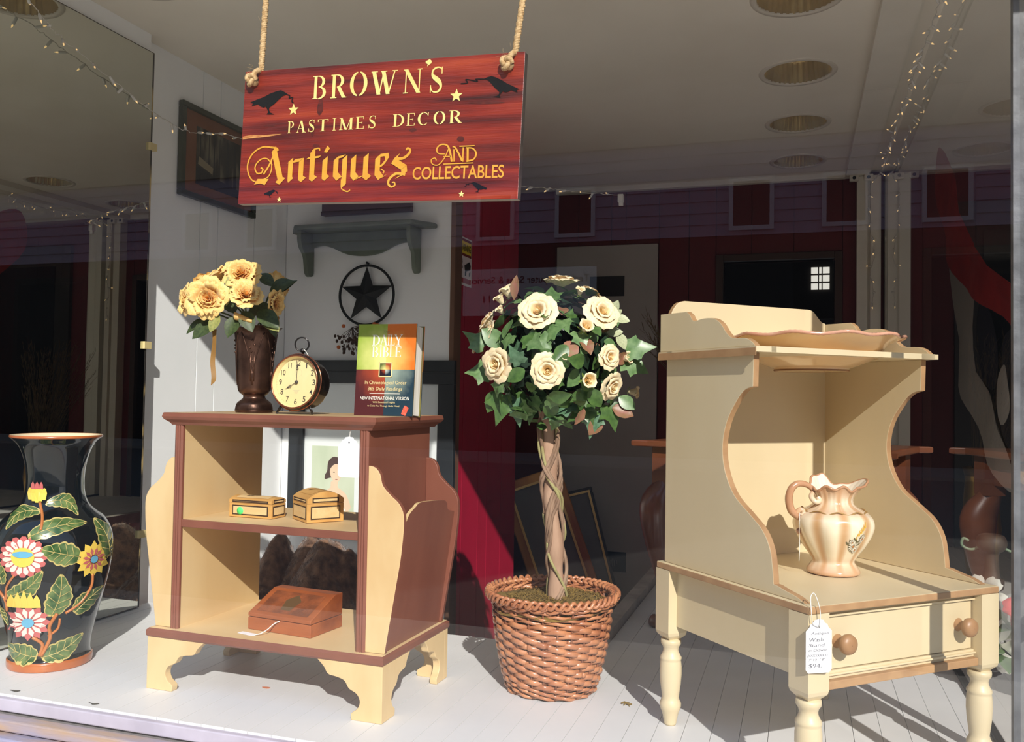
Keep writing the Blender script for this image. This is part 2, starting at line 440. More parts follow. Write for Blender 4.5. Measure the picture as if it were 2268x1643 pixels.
# crimson side wall of grooved boards
ws = struct(M().box((-1.40, 3.42, -0.52), (-1.366, 4.225, 2.1)).build('wall_side', RED))
ed = [3.425, 3.486, 3.685, 3.805, 3.998, 4.225]
for a, b in zip(ed[:-1], ed[1:]):
    link('wall_board', M().box((0, 0.0018, 0), (0.012, b - a - 0.0018, 2.45)).mesh('wall_board', RED), ws, (-1.366, a, -0.52))
# back wall: maroon boards with a doorway
wb = M(); wb.box((-2.4, VBACK + 0.012, -0.52), (-0.40, VBACK + 0.08, 2.1)); wb.box((-0.40, VBACK + 0.012, 1.485), (0.176, VBACK + 0.08, 2.1)); wb.box((0.176, VBACK + 0.012, -0.52), (0.42, VBACK + 0.08, 2.1))
wbk = struct(wb.build('wall_back', REDDARK))
ed = [-0.755, -0.588, -0.44]
def bb(a, b, z0, z1):
    link('wall_board', M().box((0.002, 0, 0), (b - a - 0.002, 0.014, z1 - z0)).mesh('wall_board', REDDARK), wbk, (a, VBACK - 0.001, z0))
for a, b in zip(ed[:-1], ed[1:]): bb(a, b, -0.52, 1.92)
for a, b in ((-1.354, -1.223), (-1.223, -1.028), (-1.028, -0.945), (-0.945, -0.755)): bb(a, b, 1.60, 1.92)
for a, b in ((-0.44, -0.25), (-0.25, -0.03), (-0.03, 0.216)): bb(a, b, 1.525, 1.92)
bb(0.216, 0.285, -0.5, 1.92)
dw = M(); dw.box((-0.44, VBACK - 0.02, -0.52), (-0.40, VBACK + 0.08, 1.522)); dw.box((0.176, VBACK - 0.02, -0.52), (0.216, VBACK + 0.08, 1.522)); dw.box((-0.40, VBACK - 0.02, 1.485), (0.176, VBACK + 0.08, 1.522))
struct(dw.build('door_2', mat('dark_brown_frame', (58, 36, 26), 0.5), bevel=0.003))
# lit window far behind that doorway
rw = struct(M().box((-0.05, 7.6, 1.4), (0.42, 7.65, 2.0)).build('window_2', mat('far_wall', (40, 36, 34), 0.9)))
LITPANE = mat('daylit_pane', (230, 228, 215), 0.5, emit=((235, 232, 220), 0.75))
for ix in range(3):
    for iz in range(3):
        link('window_pane', M().box((0, 0, 0), (0.052 if ix != 1 else 0.018, 0.01, 0.05)).mesh('window_pane', LITPANE), rw, (0.09 + (0, 0.062, 0.09)[ix], 7.585, 1.64 + iz * 0.066))
# white flush door at the back with its dark plates
d1 = struct(M().box((-1.345, VBACK - 0.03, -0.515), (-0.758, VBACK - 0.002, 1.597)).build('door_1', mat('door_white', (176, 172, 166), 0.5, c2=(166, 162, 156), nscale=3), bevel=0.003))
BLK = mat('black_plate', (18, 18, 20), 0.5)
M().box((-1.144, VBACK - 0.036, 1.304), (-0.945, VBACK - 0.029, 1.418)).build('name_plate', BLK, d1)
vp = M().box((-1.12, VBACK - 0.036, -0.251), (-0.918, VBACK - 0.029, -0.141)).build('vent_plate', BLK, d1)
gm = M()
for i in range(9): gm.box((-1.06 + i * 0.011, VBACK - 0.038, -0.215 + 0.008 * math.sin(i * 1.7)), (-1.054 + i * 0.011, VBACK - 0.0355, -0.185 + 0.006 * math.cos(i * 2.1)))
stuff(gm.build('vent_slot', mat('vent_grey', (120, 116, 108), 0.6), vp))
M().box((-1.345, VBACK - 0.04, -0.52), (-0.758, VBACK - 0.03, -0.44)).build('kick_plate', BLK, d1)
# corner post at the far right: two boards, a rebate and a dark gap
ps = struct(M().box((0.284, 4.905, -0.02), (0.40, VBACK, 1.905)).build('trim_9', BEAM))
link('plank', M().box((0, 0, 0), (0.052, 0.02, 1.90)).mesh('plank', BEAM), ps, (0.282, 4.888, 0))
link('plank', M().box((0, 0, 0), (0.042, 0.03, 1.90)).mesh('plank', BEAM), ps, (0.347, 4.878, 0))
for x, lb in ((0.245, 'left one of two small painted brackets under the beam above the far post'), (0.315, 'right one of two small painted brackets under the beam above the far post')):
    bk = M(); bk.box((0, 0, 0), (0.045, 0.03, 0.033)); bk = bk.build('corner_bracket', BEAM, bevel=0.004, loc=(x, 4.865, 1.873)); tag(bk, lb, 'bracket')
    M().lathe([(0.0004, -0.0016), (0.008, -0.0012), (0.009, 0.0)], 12, axis='y').build('screw', BLK, bk, loc=(0.022, 0, 0.016))

# left wall mirror
ml = thing('wall_mirror', 'tall frameless wall mirror at the left with worn edges, behind the black vase', 'mirror', (-2.10, VF, 0))
m = M().box((0, 0, 0.003), (0.017, 0.79, 1.866)); m.build('backing_board', mat('mirror_back_edge', (38, 30, 26), 0.8, c2=(150, 120, 80), nscale=14, stretch=(1, 1, 0.5), contrast=(0.5, 0.7)), ml)
M().poly([(0.0175, 0.004, 0.006), (0.0175, 0.788, 0.006), (0.0175, 0.788, 1.863), (0.0175, 0.004, 1.863)]).build('mirror_glass', MIRROR, ml)
M().box((0.0172, 0.783, 0.006), (0.0182, 0.789, 1.863)).build('edge_strip', mat('desilvered_edge', (30, 24, 20), 0.6, c2=(190, 165, 110), nscale=9, stretch=(1, 1, 0.6), contrast=(0.5, 0.62)), ml)
CLIP = mat('clip_plastic', (214, 196, 140), 0.4)
for z in (1.545, 0.875, 0.245):
    link('mirror_clip', M().box((0, -0.02, -0.012), (0.026, 0.012, 0.012)).mesh('mirror_clip', CLIP), ml, (0.0, 0.792, z))
# side pane of clear glass along the entry, its silver seam, gasket, and the front glass
w1 = struct(M().box((UR - 0.013, 1.612, -0.03), (UR + 0.013, 1.638, 1.838)).build('window_1', ALU))
M().poly([(UL, 1.570, -0.035), (UR - 0.013, 1.570, -0.035), (UR - 0.013, 1.570, 1.838), (UL, 1.570, 1.838)]).build('window_pane', GLASS, w1)
w3 = struct(M().box((UR - 0.006, 1.965, 0.0), (UR + 0.020, 1.987, 1.93)).build('window_3', ALU))
M().poly([(UR, 1.638, 0.004), (UR, 1.967, 0.004), (UR, 1.967, 1.925), (UR, 1.638, 1.925)]).build('window_pane', GLASS, w3)
M().poly([(UR, 1.985, 0.004), (UR, 4.94, 0.004), (UR, 4.94, 1.925), (UR, 1.985, 1.925)]).build('window_pane', SIDEGLASS, w3)
M().box((UR - 0.008, 1.64, 0.0005), (UR + 0.008, 4.94, 0.010)).build('gasket', RUBBER, w3)
# entry recess beyond the side pane: painted floor, riser, dark street door and far post
struct(M().box((UR + 0.014, 1.60, -0.10), (2.6, 4.95, -0.004)).build('floor', mat('entry_ledge_paint', (196, 192, 186), 0.7, c2=(182, 178, 172), nscale=5)))
struct(M().box((UR + 0.02, 1.633, -0.75), (UR + 0.06, 9, -0.11)).build('wall_right', WALLW))
eb = struct(M().box((UR + 0.02, 4.957, -0.46), (2.6, 5.05, 2.1)).build('wall_back', REDDARK))
M().box((0.75, 4.93, -0.46), (1.65, 4.957, 1.75)).build('door_leaf', mat('entry_door_dark', (44, 40, 36), 0.4), eb)
M().box((0.88, 4.92, 0.35), (1.52, 4.932, 1.6)).build('door_pane', mat('entry_door_glass', (20, 24, 24), 0.05), eb)
struct(M().box((UR + 0.02, 4.88, -0.46), (UR + 0.13, 4.957, 1.905)).build('trim_9', BEAM))

# street outside: pavement, road and the house opposite that the glass reflects
struct(M().box((-25, -2.2, -0.85), (25, 1.56, -0.75)).build('floor', mat('pavement', (222, 213, 196), 0.9, c2=(208, 198, 182), nscale=4, bump=0.2)))
struct(M().box((-40, -17, -0.98), (40, -2.2, -0.87)).build('floor', mat('asphalt', (120, 118, 114), 0.95, c2=(104, 102, 98), nscale=20, bump=0.3)))
struct(M().box((-40, -20.2, -0.95), (40, -17, -0.80)).build('floor', mat('far_pavement', (160, 154, 146), 0.9)))
SID = mat('siding_paint', (176, 160, 176), 0.7, c2=(166, 150, 166), nscale=2)
fa = thing('house_facade', 'lilac boarded house across the street, seen only as a faint reflection in the glass', 'building', (0, -20, -0.379))
fa.scale = (1.5274,) * 3
M().box((-24, -4, -0.8), (24, -0.02, 3.5)).build('ground_floor', mat('shopfront_dark', (66, 58, 54), 0.7, c2=(46, 42, 40), nscale=1.2, stretch=(1, 1, 0.3)), fa)
M().box((-24, -4, 3.5), (24, -0.03, 5.1)).build('wall', SID, fa)
M().box((-24, -4, 5.1), (4.0, 0.06, 10.4)).build('upper_wall', mat('tan_masonry', (186, 168, 142), 0.8, c2=(160, 142, 118), nscale=1.5), fa)
sid = M()
for i in range(8): sid.prism([(-0.03, 3.5 + i * 0.2), (0.0, 3.5 + i * 0.2), (-0.022, 3.7 + i * 0.2), (-0.03, 3.7 + i * 0.2)], 'yz', -24, 24)
stuff(sid.build('siding_board', SID, fa))
DW = mat('facade_window', (26, 22, 26), 0.1)
FT = mat('facade_trim', (206, 200, 206), 0.6)
for wx in (-12.1, -10.6, -5.6, -4.1, -1.07, 0.41, 1.9, 5.2):
    g = M(); g.box((wx - 0.07, -0.01, 3.58), (wx + 0.66, 0.05, 3.65)); g.box((wx - 0.07, -0.01, 4.40), (wx + 0.66, 0.05, 4.47)); g.box((wx - 0.07, -0.01, 3.65), (wx, 0.05, 4.40)); g.box((wx + 0.59, -0.01, 3.65), (wx + 0.66, 0.05, 4.40))
    wf = g.build('window', FT, fa)
    M().box((wx, -0.01, 3.65), (wx + 0.59, 0.015, 4.40)).build('pane', DW, wf)
sg_ = M().box((-5.9, -0.02, 2.2), (-3.4, 0.06, 3.05)).build('sign_board', mat('street_sign', (205, 205, 208), 0.5), fa)
tx = M()
# the board faces +v (towards the shop): its own reading direction runs from +u to -u
fn = lambda p, q: (-p, 0.0615, q)
put_text(tx, 'Tech Computer Sales & Service', fn, 3.52, 2.74, 2.26, 0.17, bold=0.01)
put_text(tx, '(540) 6    4111', fn, 4.25, 2.40, 1.25, 0.17, bold=0.01)
stuff(tx.build('lettering', mat('street_sign_letters', (16, 14, 16), 0.6), sg_))
# ------------------------------------------------------------------ little magazine bookcase
CREAM = mat('cream_paint', (222, 196, 148), 0.45, c2=(212, 182, 132), nscale=5, stretch=(1, 1, 0.35), bump=0.06, bscale=90)
CREAM2 = mat('antiqued_cream_paint', (220, 192, 142), 0.45, c2=(196, 154, 100), nscale=7, stretch=(1, 1, 0.4), contrast=(0.42, 0.85), bump=0.06)
TAN = mat('tan_paint', (206, 176, 132), 0.42, c2=(196, 164, 120), nscale=5, bump=0.05)
BROWN = mat('brown_paint', (134, 82, 64), 0.42, c2=(122, 72, 56), nscale=9, stretch=(1, 1, 0.25), bump=0.08)
cab = thing('bookcase', 'small cream and brown two-shelf bookcase with scrolled magazine pockets on its sides', 'bookcase', (-1.5074, 1.7795, 0), -0.0274)
# top with ogee edge
m = M()
def ring(x0, y0, x1, y1, z): return [(x0, y0, z), (x1, y0, z), (x1, y1, z), (x0, y1, z)]
lv = [ring(0.048, 0.016, 0.599, 0.352, 0.640), ring(0.044, 0.012, 0.603, 0.356, 0.646), ring(0.034, 0.003, 0.613, 0.365, 0.6535), ring(0.030, 0.0, 0.617, 0.368, 0.660), ring(0.032, 0.002, 0.615, 0.366, 0.669), ring(0.034, 0.004, 0.613, 0.364, 0.670)]
vs = [p for l in lv for p in l]
fs = [(0, 1, 2, 3), tuple(20 + i for i in range(4))]; ms = [0, 1]
for j in range(5):
    for i in range(4): fs.append((j * 4 + i, j * 4 + (i + 1) % 4, j * 4 + 4 + (i + 1) % 4, j * 4 + 4 + i)); ms.append(0)
m.add(vs, fs, ms); m.build('top', [BROWN, TAN], cab)
# base plate
m = M()
lv = [ring(0.004, 0.004, 0.643, 0.356, 0.124), ring(0.0, 0.0, 0.647, 0.36, 0.129), ring(0.0, 0.0, 0.647, 0.36, 0.141), ring(0.005, 0.005, 0.642, 0.355, 0.146)]
vs = [p for l in lv for p in l]; fs = [(0, 1, 2, 3), (12, 13, 14, 15)]; ms = [0, 1]
for j in range(3):
    for i in range(4): fs.append((j * 4 + i, j * 4 + (i + 1) % 4, j * 4 + 4 + (i + 1) % 4, j * 4 + 4 + i)); ms.append(0)
m.add(vs, fs, ms); m.build('base', [BROWN, CREAM], cab)
for x0, x1, inner in ((0.057, 0.077, 1), (0.568, 0.588, -1)):
    m = M()
    m.box((x0, 0.026, 0.1455), (x1, 0.345, 0.641), [1, 1, 1, 0 if inner > 0 else 1, 1, 1 if inner > 0 else 0])
    p = m.build('side_panel', [CREAM, BROWN], cab)
    e = M()
    e.prism([(x0 - 0.002, 0.026), (x0 - 0.002, 0.020), (x0 + 0.003, 0.0165), (x0 + 0.007, 0.0185), (x0 + 0.010, 0.0165), (x0 + 0.013, 0.0185), (x0 + 0.017, 0.0165), (x1 + 0.002, 0.020), (x1 + 0.002, 0.026)], 'xy', 0.146, 0.6405)
    e.build('edge_moulding', BROWN, p)
m = M(); m.box((0.077, 0.028, 0.393), (0.568, 0.33, 0.4095), [1, 1, 0, 1, 1, 1])
m.box((0.077, 0.021, 0.392), (0.568, 0.028, 0.4100), 0)
m.build('shelf', [BROWN, CREAM], cab, bevel=0.0015)
# scrolled boards (front and rear of each pocket)
prof = [(0.588, 0.562), (0.606, 0.558), (0.619, 0.543), (0.626, 0.519), (0.645, 0.499), (0.669, 0.478), (0.680, 0.446), (0.675, 0.37), (0.663, 0.295), (0.647, 0.20), (0.638, 0.1465)]
pr = smooth_line(prof, 5) + [(0.588, 0.1465)]
for side in (0, 1):
    pp = pr if side else [(0.647 - a, z) for a, z in pr]
    M().prism(pp, 'xz', 0.022, 0.035, 0, 1, 1).build('scroll_board', [CREAM2, BROWN], cab, bevel=0.0015)
    M().prism(pp, 'xz', 0.326, 0.339, 1, 0, 1).build('scroll_board', [CREAM2, BROWN], cab, bevel=0.0015)
    # slanting pocket board with a waved top edge
    top = smooth_line([(0.036, 0.426), (0.05, 0.434), (0.062, 0.452), (0.09, 0.466), (0.12, 0.474), (0.24, 0.466), (0.27, 0.456), (0.283, 0.438), (0.325, 0.430)], 4)
    vs = []; n = len(top)
    def at(z, out):
        t = (z - 0.1465) / (0.46 - 0.1465); x = 0.624 + 0.042 * t + out
        return x if side else 0.647 - x
    for b, z in top: vs.append((at(z, 0.008), b, z))
    for b, z in top: vs.append((at(z, 0.0), b, z))
    for b, z in top: vs.append((at(0.1465, 0.008), b, 0.1465))
    for b, z in top: vs.append((at(0.1465, 0.0), b, 0.1465))
    fs = []; ms = []
    for i in range(n - 1):
        fs += [(i, i + 1, n + i + 1, n + i), (2 * n + i, 2 * n + i + 1, i + 1, i), (3 * n + i, 3 * n + i + 1, n + i + 1, n + i)]; ms += [1, 0, 0]
    m = M().add(vs, fs, ms); m.build('pocket_board', [BROWN, CREAM], cab)
# bracket feet
fp = smooth_line([(0.078, 0.0), (0.079, 0.014), (0.064, 0.026), (0.058, 0.042), (0.066, 0.058), (0.086, 0.068), (0.098, 0.084), (0.118, 0.090), (0.140, 0.094), (0.150, 0.108), (0.168, 0.1245)], 4)
for sx in (0, 1):
    for sy in (0, 1):
        m = M()
        a = [(0.003, 0.1245), (0.003, 0.0)] + fp
        X = (lambda v: 0.647 - v) if sx else (lambda v: v)
        Y = (lambda v: 0.36 - v) if sy else (lambda v: v)
        pa = [(X(x), z) for x, z in a]; y0, y1 = sorted((Y(0.003), Y(0.023)))
        m.prism(pa, 'xz', y0, y1)
        pb = [(Y(0.0046 + (x - 0.003) * 0.82), z) for x, z in a]; x0, x1 = sorted((X(0.0032), X(0.022)))
        m.prism(pb, 'yz', x0, x1)
        m.build('bracket_foot', CREAM2, cab, bevel=0.0012)

# ------------------------------------------------------------------ wash stand
WC = mat('wash_cream', (214, 198, 162), 0.42, c2=(208, 190, 152), nscale=4, stretch=(1, 1, 0.4), bump=0.05, bscale=100)
WE = mat('wash_worn_edge', (178, 140, 98), 0.55, c2=(160, 122, 84), nscale=22)
WK = mat('wash_knob', (172, 132, 92), 0.42, c2=(160, 120, 82), nscale=14)
st = thing('wash_stand', 'tall cream wash stand with scrolled sides, one drawer and a hole for the basin', 'washstand', (0.0184, 1.6488, 0), 0.7496)
curve = smooth_line([(0.165, 0.748), (0.190, 0.741), (0.215, 0.718), (0.243, 0.678), (0.256, 0.630), (0.249, 0.580), (0.220, 0.533), (0.172, 0.500), (0.135, 0.474), (0.113, 0.440), (0.105, 0.400), (0.103, 0.378)], 5)
side = [(0.456, 0.3585), (0.456, 0.8155), (0.163, 0.8155)] + curve + smooth_line([(0.092, 0.377), (0.07, 0.372), (0.042, 0.367), (0.02, 0.3585)], 3)
for x0 in (0.012, 0.472):
    M().prism(side, 'yz', x0, x0 + 0.014, 0, 0, 1).build('side_panel', [WC, WE], st, bevel=0.0012)
M().box((0.026, 0.444, 0.3585), (0.472, 0.456, 0.8155)).build('back_panel', WC, st)
# shelf over the drawer with worn front edge
m = M(); m.box((0.0, 0.0, 0.3445), (0.498, 0.47, 0.3582), [0, 0, 1, 1, 1, 1]); m.build('shelf', [WC, WE], st, bevel=0.002)
# top plate with the round basin hole
HC, HR = (0.289, 0.300), 0.139
m = M(); n = 56; pts = []
x0, x1, y0, y1 = 0.0, 0.498, 0.142, 0.47
for zz in (0.8155, 0.8270):
    a = []; b = []
    for i in range(n):
        t = 2 * PI * i / n; c, s_ = math.cos(t), math.sin(t)
        kx = ((x1 - HC[0]) if c > 0 else (HC[0] - x0)) / max(1e-6, abs(c)); ky = ((y1 - HC[1]) if s_ > 0 else (HC[1] - y0)) / max(1e-6, abs(s_))
        q = min(kx, ky)
        a.append((HC[0] + HR * c, HC[1] + HR * s_, zz)); b.append((HC[0] + q * c, HC[1] + q * s_, zz))
    pts += a + b
fs = []; ms = []
for i in range(n):
    j = (i + 1) % n
    fs += [(i, j, n + j, n + i), (2 * n + i, 2 * n + j, 3 * n + j, 3 * n + i), (i, j, 2 * n + j, 2 * n + i), (n + i, n + j, 3 * n + j, 3 * n + i)]; ms += [0, 0, 0, 0]
m.add(pts, fs, ms)
# the ring leaves the exact corners open: close them with small wedges
for cx, cy in ((x0, y0), (x1, y0), (x1, y1), (x0, y1)):
    sx = -1 if cx == x0 else 1; sy = -1 if cy == y0 else 1
    m.prism([(cx, cy), (cx - sx * 0.05, cy), (cx, cy - sy * 0.05)], 'xy', 0.8158, 0.8267)
m.build('top_plate', WC, st)
M().box((-0.002, 0.142, 0.8085), (0.0, 0.47, 0.8235)).build('edge_strip', WE, st)
gal = smooth_line([(0.47, 0.9125), (0.372, 0.911)], 1) + smooth_line([(0.360, 0.903), (0.346, 0.889), (0.316, 0.892), (0.280, 0.890), (0.256, 0.878), (0.236, 0.857), (0.217, 0.846), (0.180, 0.844), (0.160, 0.836), (0.150, 0.8272)], 4)
gal = gal + [(0.47, 0.8272)]
for xx in (0.004, 0.480):
    M().prism(gal, 'yz', xx, xx + 0.013, 0, 0, 1).build('gallery_side', [WC, WE], st, bevel=0.001)
bs_ = smooth_line([(0.0175, 0.905), (0.024, 0.922), (0.038, 0.939), (0.056, 0.945)], 4) + smooth_line([(0.425, 0.946), (0.440, 0.942), (0.455, 0.928), (0.468, 0.917), (0.4795, 0.914)], 4)
M().prism([(0.0175, 0.8272)] + bs_ + [(0.4795, 0.8272)], 'xz', 0.452, 0.465, 0, 0, 1).build('splash_back', [WC, WE], st, bevel=0.001)
# rails
M().box((0.022, 0.052, 0.221), (0.036, 0.425, 0.344)).build('side_rail', WC, st)
M().box((0.462, 0.052, 0.221), (0.476, 0.425, 0.344)).build('side_rail', WC, st)
M().box((0.052, 0.434, 0.221), (0.446, 0.448, 0.344)).build('back_rail', WC, st)
m = M(); m.box((0.0495, 0.020, 0.332), (0.4485, 0.034, 0.344)); m.box((0.0495, 0.016, 0.332), (0.4485, 0.021, 0.336)); m.build('upper_rail', WC, st)
m = M(); m.box((0.0495, 0.018, 0.219), (0.4485, 0.036, 0.234), 0); m.box((0.0495, 0.013, 0.226), (0.4485, 0.019, 0.230), 0); m.box((0.0495, 0.008, 0.204), (0.4485, 0.038, 0.219), 1)
m.build('lower_rail', [WC, WE], st, bevel=0.0015)
dr = M(); dr.box((0.053, 0.022, 0.2355), (0.445, 0.036, 0.3305)); dr.box((0.065, 0.036, 0.24), (0.433, 0.40, 0.31))
dr = dr.build('drawer', WC, st, bevel=0.001)
kp = [(0.0005, -0.036), (0.009, -0.0355), (0.0165, -0.032), (0.019, -0.026), (0.0175, -0.020), (0.012, -0.015), (0.0085, -0.011), (0.0095, -0.004), (0.013, 0.0), (0.013, 0.002)]
for a in (0.090, 0.408):
    M().lathe(kp, 24, axis='y').build('knob', WK, dr, loc=(a, 0.0215, 0.285))
# legs: square block, then turned
def leg_mesh():
    m = M(); h = 0.0245; c = 0.006
    sq = [(-h, -h), (h, -h), (h, h), (-h, h)]
    lvl = [(h - 0.014, 0.186), (h - 0.002, 0.199), (h, 0.206), (h, 0.344)]
    vs = []; fs = []
    for r_, z in lvl: vs += [(-r_, -r_, z), (r_, -r_, z), (r_, r_, z), (-r_, r_, z)]
    fs = [(0, 1, 2, 3), (12, 13, 14, 15)]
    for j in range(3):
        for i in range(4): fs.append((j * 4 + i, j * 4 + (i + 1) % 4, j * 4 + 4 + (i + 1) % 4, j * 4 + 4 + i))
    m.add(vs, fs, 0)
    pf = [(0.0005, 0), (0.0125, 0.0), (0.0135, 0.004), (0.0185, 0.028), (0.0215, 0.034), (0.0235, 0.042), (0.0235, 0.048), (0.020, 0.055), (0.0185, 0.060), (0.0195, 0.068), (0.0225, 0.090), (0.0242, 0.112), (0.0240, 0.128), (0.0228, 0.140), (0.0222, 0.1425), (0.0236, 0.145), (0.0236, 0.149), (0.021, 0.153), (0.0175, 0.160), (0.0165, 0.166), (0.018, 0.172), (0.0222, 0.178), (0.0228, 0.183), (0.0222, 0.188), (0.010, 0.190)]
    m.lathe(pf, 28)
    return m.mesh('leg', WC)
lm = leg_mesh()
for a, b in ((0.025, 0.025), (0.473, 0.025), (0.025, 0.447), (0.473, 0.447)): link('leg', lm, st, (a, b, 0))

# ------------------------------------------------------------------ paper price tags
PAPER = mat('white_paper', (240, 240, 242), 0.6)
INK = mat('grey_ink', (96, 96, 104), 0.8)
STRING = mat('white_string', (226, 224, 216), 0.8)
def tag_shape(w, h):
    s = [(-w / 2, 0.006), (-w / 2 + 0.005, 0.0), (w / 2 - 0.005, 0.0), (w / 2, 0.006), (w / 2, h * 0.78), (w / 2 - 0.004, h * 0.82), (w * 0.36, h * 0.85), (w * 0.33, h * 0.90), (w * 0.22, h * 0.93), (w * 0.18, h * 0.98), (0.0, h)]
    return s + [(-a, b) for a, b in s[:3:-1]][1:]
def price_tag(name, label, loc, rz, w, h, lines, loop, group=None, tilt=0.0):
    t = thing(name, label, 'price tag', loc, rz, group)
    t.rotation_euler = (tilt, 0, rz)
    card = M().prism(tag_shape(w, h), 'xz', 0, 0.0007).build('card', PAPER, t, loc=(0, 0, -h))
    hole = M(); hole.lathe([(0.0003, -0.0003), (0.0022, -0.0003)], 12, axis='y', c=(0, 0, h * 0.86)); hole.build('eyelet', mat('eyelet_grey', (120, 120, 124), 0.6), card)
    ink = M(); f2 = lambda p, q: (p, -0.00035, q)
    for (s, x, y, ww, hh, sh) in lines:
        put_text(ink, s, f2, x * w - w / 2, y * h, ww * w, hh * h, shear=sh)
    if lines: stuff(ink.build('handwriting', INK, card))
    if loop: M().tube(smooth_line(loop, 5), 0.0008, 6).build('string', STRING, t)
    return t
price_tag('price_tag', 'white paper tag with handwriting tied to the front corner of the cream wash stand', (0.036, 1.655, 0.338), 0.55, 0.051, 0.094,
          [('Antique', 0.18, 0.70, 0.68, 0.06, 0.3), ('Wash', 0.10, 0.585, 0.56, 0.07, 0.2), ('Stand', 0.10, 0.49, 0.60, 0.06, 0.2), ('w/ Drawer', 0.06, 0.40, 0.76, 0.055, 0.2), ('(XXXXXXXX)', 0.04, 0.29, 0.78, 0.06, 0.2), ('7" 1/2   " 8"', 0.10, 0.225, 0.62, 0.045, 0.2), ('$94.', 0.10, 0.09, 0.50, 0.085, 0.1)],
          [(0.0, -0.001, -0.013), (0.001, -0.003, 0.008), (-0.003, -0.003, 0.028), (-0.006, 0.006, 0.044), (-0.014, 0.004, 0.038), (-0.017, -0.003, 0.015), (-0.014, -0.003, -0.006), (-0.002, -0.002, -0.0135)])
price_tag('price_tag', 'sunlit white paper tag hanging under the top of the small bookcase', (-0.968, 1.785, 0.625), -0.0274, 0.056, 0.092,
          [('Vintage', 0.2, 0.64, 0.6, 0.06, 0.2), ('Magazine', 0.2, 0.55, 0.6, 0.06, 0.2), ('Rack', 0.2, 0.44, 0.4, 0.06, 0.2), ('$48', 0.2, 0.26, 0.45, 0.1, 0.1)][:0],
          [(0, 0.0, -0.012), (0.001, 0.0005, 0.002), (0.002, 0.001, 0.0145)])

# ------------------------------------------------------------------ keepsake boxes in the bookcase
LW = mat('light_box_wood', (216, 170, 100), 0.45, c2=(196, 146, 80), nscale=20, stretch=(0.3, 1, 1))
STRAW = mat('pale_straw_inlay', (226, 196, 142), 0.55, c2=(214, 180, 124), nscale=60, stretch=(0.2, 1, 1))
DKL = mat('dark_inlay_line', (62, 42, 26), 0.6)
def keepsake(label, loc, rz, w, d, h, arch):
    t = thing('keepsake_box', label, 'box', loc, rz)
    hb = h * 0.58
    M().box((0, 0, 0), (w, d, hb)).build('body', LW, t, bevel=0.0012)
    n = 10; pts = [(0.0, hb + 0.0008), (0.0, hb + h * 0.14)]
    for i in range(n + 1):
        u = i / n; pts.append((d * u, hb + h * 0.14 + arch * math.sin(PI * u) ** 0.8))
    pts += [(d, hb + 0.0008)]
    lid = M().prism(pts, 'yz', 0, w).build('lid', LW, t)
    def inlay(parent, x0, z0, x1, z1, front=True):
        e = 0.003
        a = M(); b = M()
        if front:
            a.box((x0, -0.0006, z0), (x1, 0.0005, z1)); b.box((x0 + e, -0.001, z0 + e), (x1 - e, 0.0004, z1 - e))
        else:
            a.box((w - 0.0005, x0, z0), (w + 0.0006, x1, z1)); b.box((w - 0.0004, x0 + e, z0 + e), (w + 0.001, x1 - e, z1 - e))
        a.build('inlay_line', DKL, parent); b.build('inlay', STRAW, parent)
    bd = t.children[0]
    inlay(bd, w * 0.08, hb * 0.16, w * 0.92, hb * 0.86); inlay(bd, d * 0.1, hb * 0.16, d * 0.9, hb * 0.86, False)
    inlay(lid, w * 0.08, hb + h * 0.03, w * 0.92, hb + h * 0.135)
    inlay(lid, d * 0.14, hb + h * 0.03, d * 0.86, hb + h * 0.18, False)
    # straw panel let into the arched top, and a small dark flower sprig
    tp = M()
    tp.grid(lambda u, v: (w * (0.12 + 0.76 * u), d * (0.14 + 0.72 * v), hb + h * 0.142 + arch * math.sin(PI * (0.14 + 0.72 * v)) ** 0.8 + 0.0006), 4, 10)
    tp.build('top_inlay', STRAW if arch < 0.012 else LW, lid)
    sp = M()
    for q in range(7):
        u0, v0 = 0.3 + 0.05 * q * (1 if q % 2 else 0.6), 0.3 + 0.05 * q
        sp.poly([(w * u, d * v, hb + h * 0.142 + arch * math.sin(PI * v) ** 0.8 + 0.0012) for u, v in ((u0, v0), (u0 + 0.07, v0 + 0.03), (u0 + 0.10, v0 + 0.13), (u0 + 0.02, v0 + 0.08))])
    sp.build('painted_sprig', DKL, lid)
    return t
def cabpt(a, b, z):
    c, s_ = math.cos(-0.0274), math.sin(-0.0274)
    return (-1.5074 + a * c - b * s_, 1.7795 + a * s_ + b * c, z)
kb = keepsake('small oblong straw-inlaid box with a round green sticker, on the middle shelf', cabpt(0.146, 0.115, 0.4105), -0.04, 0.126, 0.060, 0.060, 0.008)
M().lathe([(0.0002, -0.0016), (0.0095, -0.0016), (0.0095, -0.0008)], 24, axis='y', c=(0.034, 0, 0.016)).build('price_sticker', mat('green_sticker', (90, 240, 130), 0.5), kb.children[0])
keepsake('larger arched straw-inlaid casket with dark inlay lines, corner turned forward on the middle shelf', cabpt(0.308, 0.150, 0.4105), -0.66, 0.098, 0.094, 0.078, 0.018)
ct = thing('price_tag', 'small grey paper tag lying behind the arched casket on the middle shelf', 'price tag', cabpt(0.515, 0.20, 0.438), 0.3)
M().prism([(-0.018, -0.006), (0.012, -0.007), (0.02, 0.0), (0.012, 0.007), (-0.018, 0.006)], 'xy', 0, 0.0006).build('card', PAPER, ct, rot=(0.1, 0.05, 0))
M().tube([(0.018, 0, 0.0003), (0.028, 0.002, 0.0)], 0.0006, 5).build('string', STRING, ct)
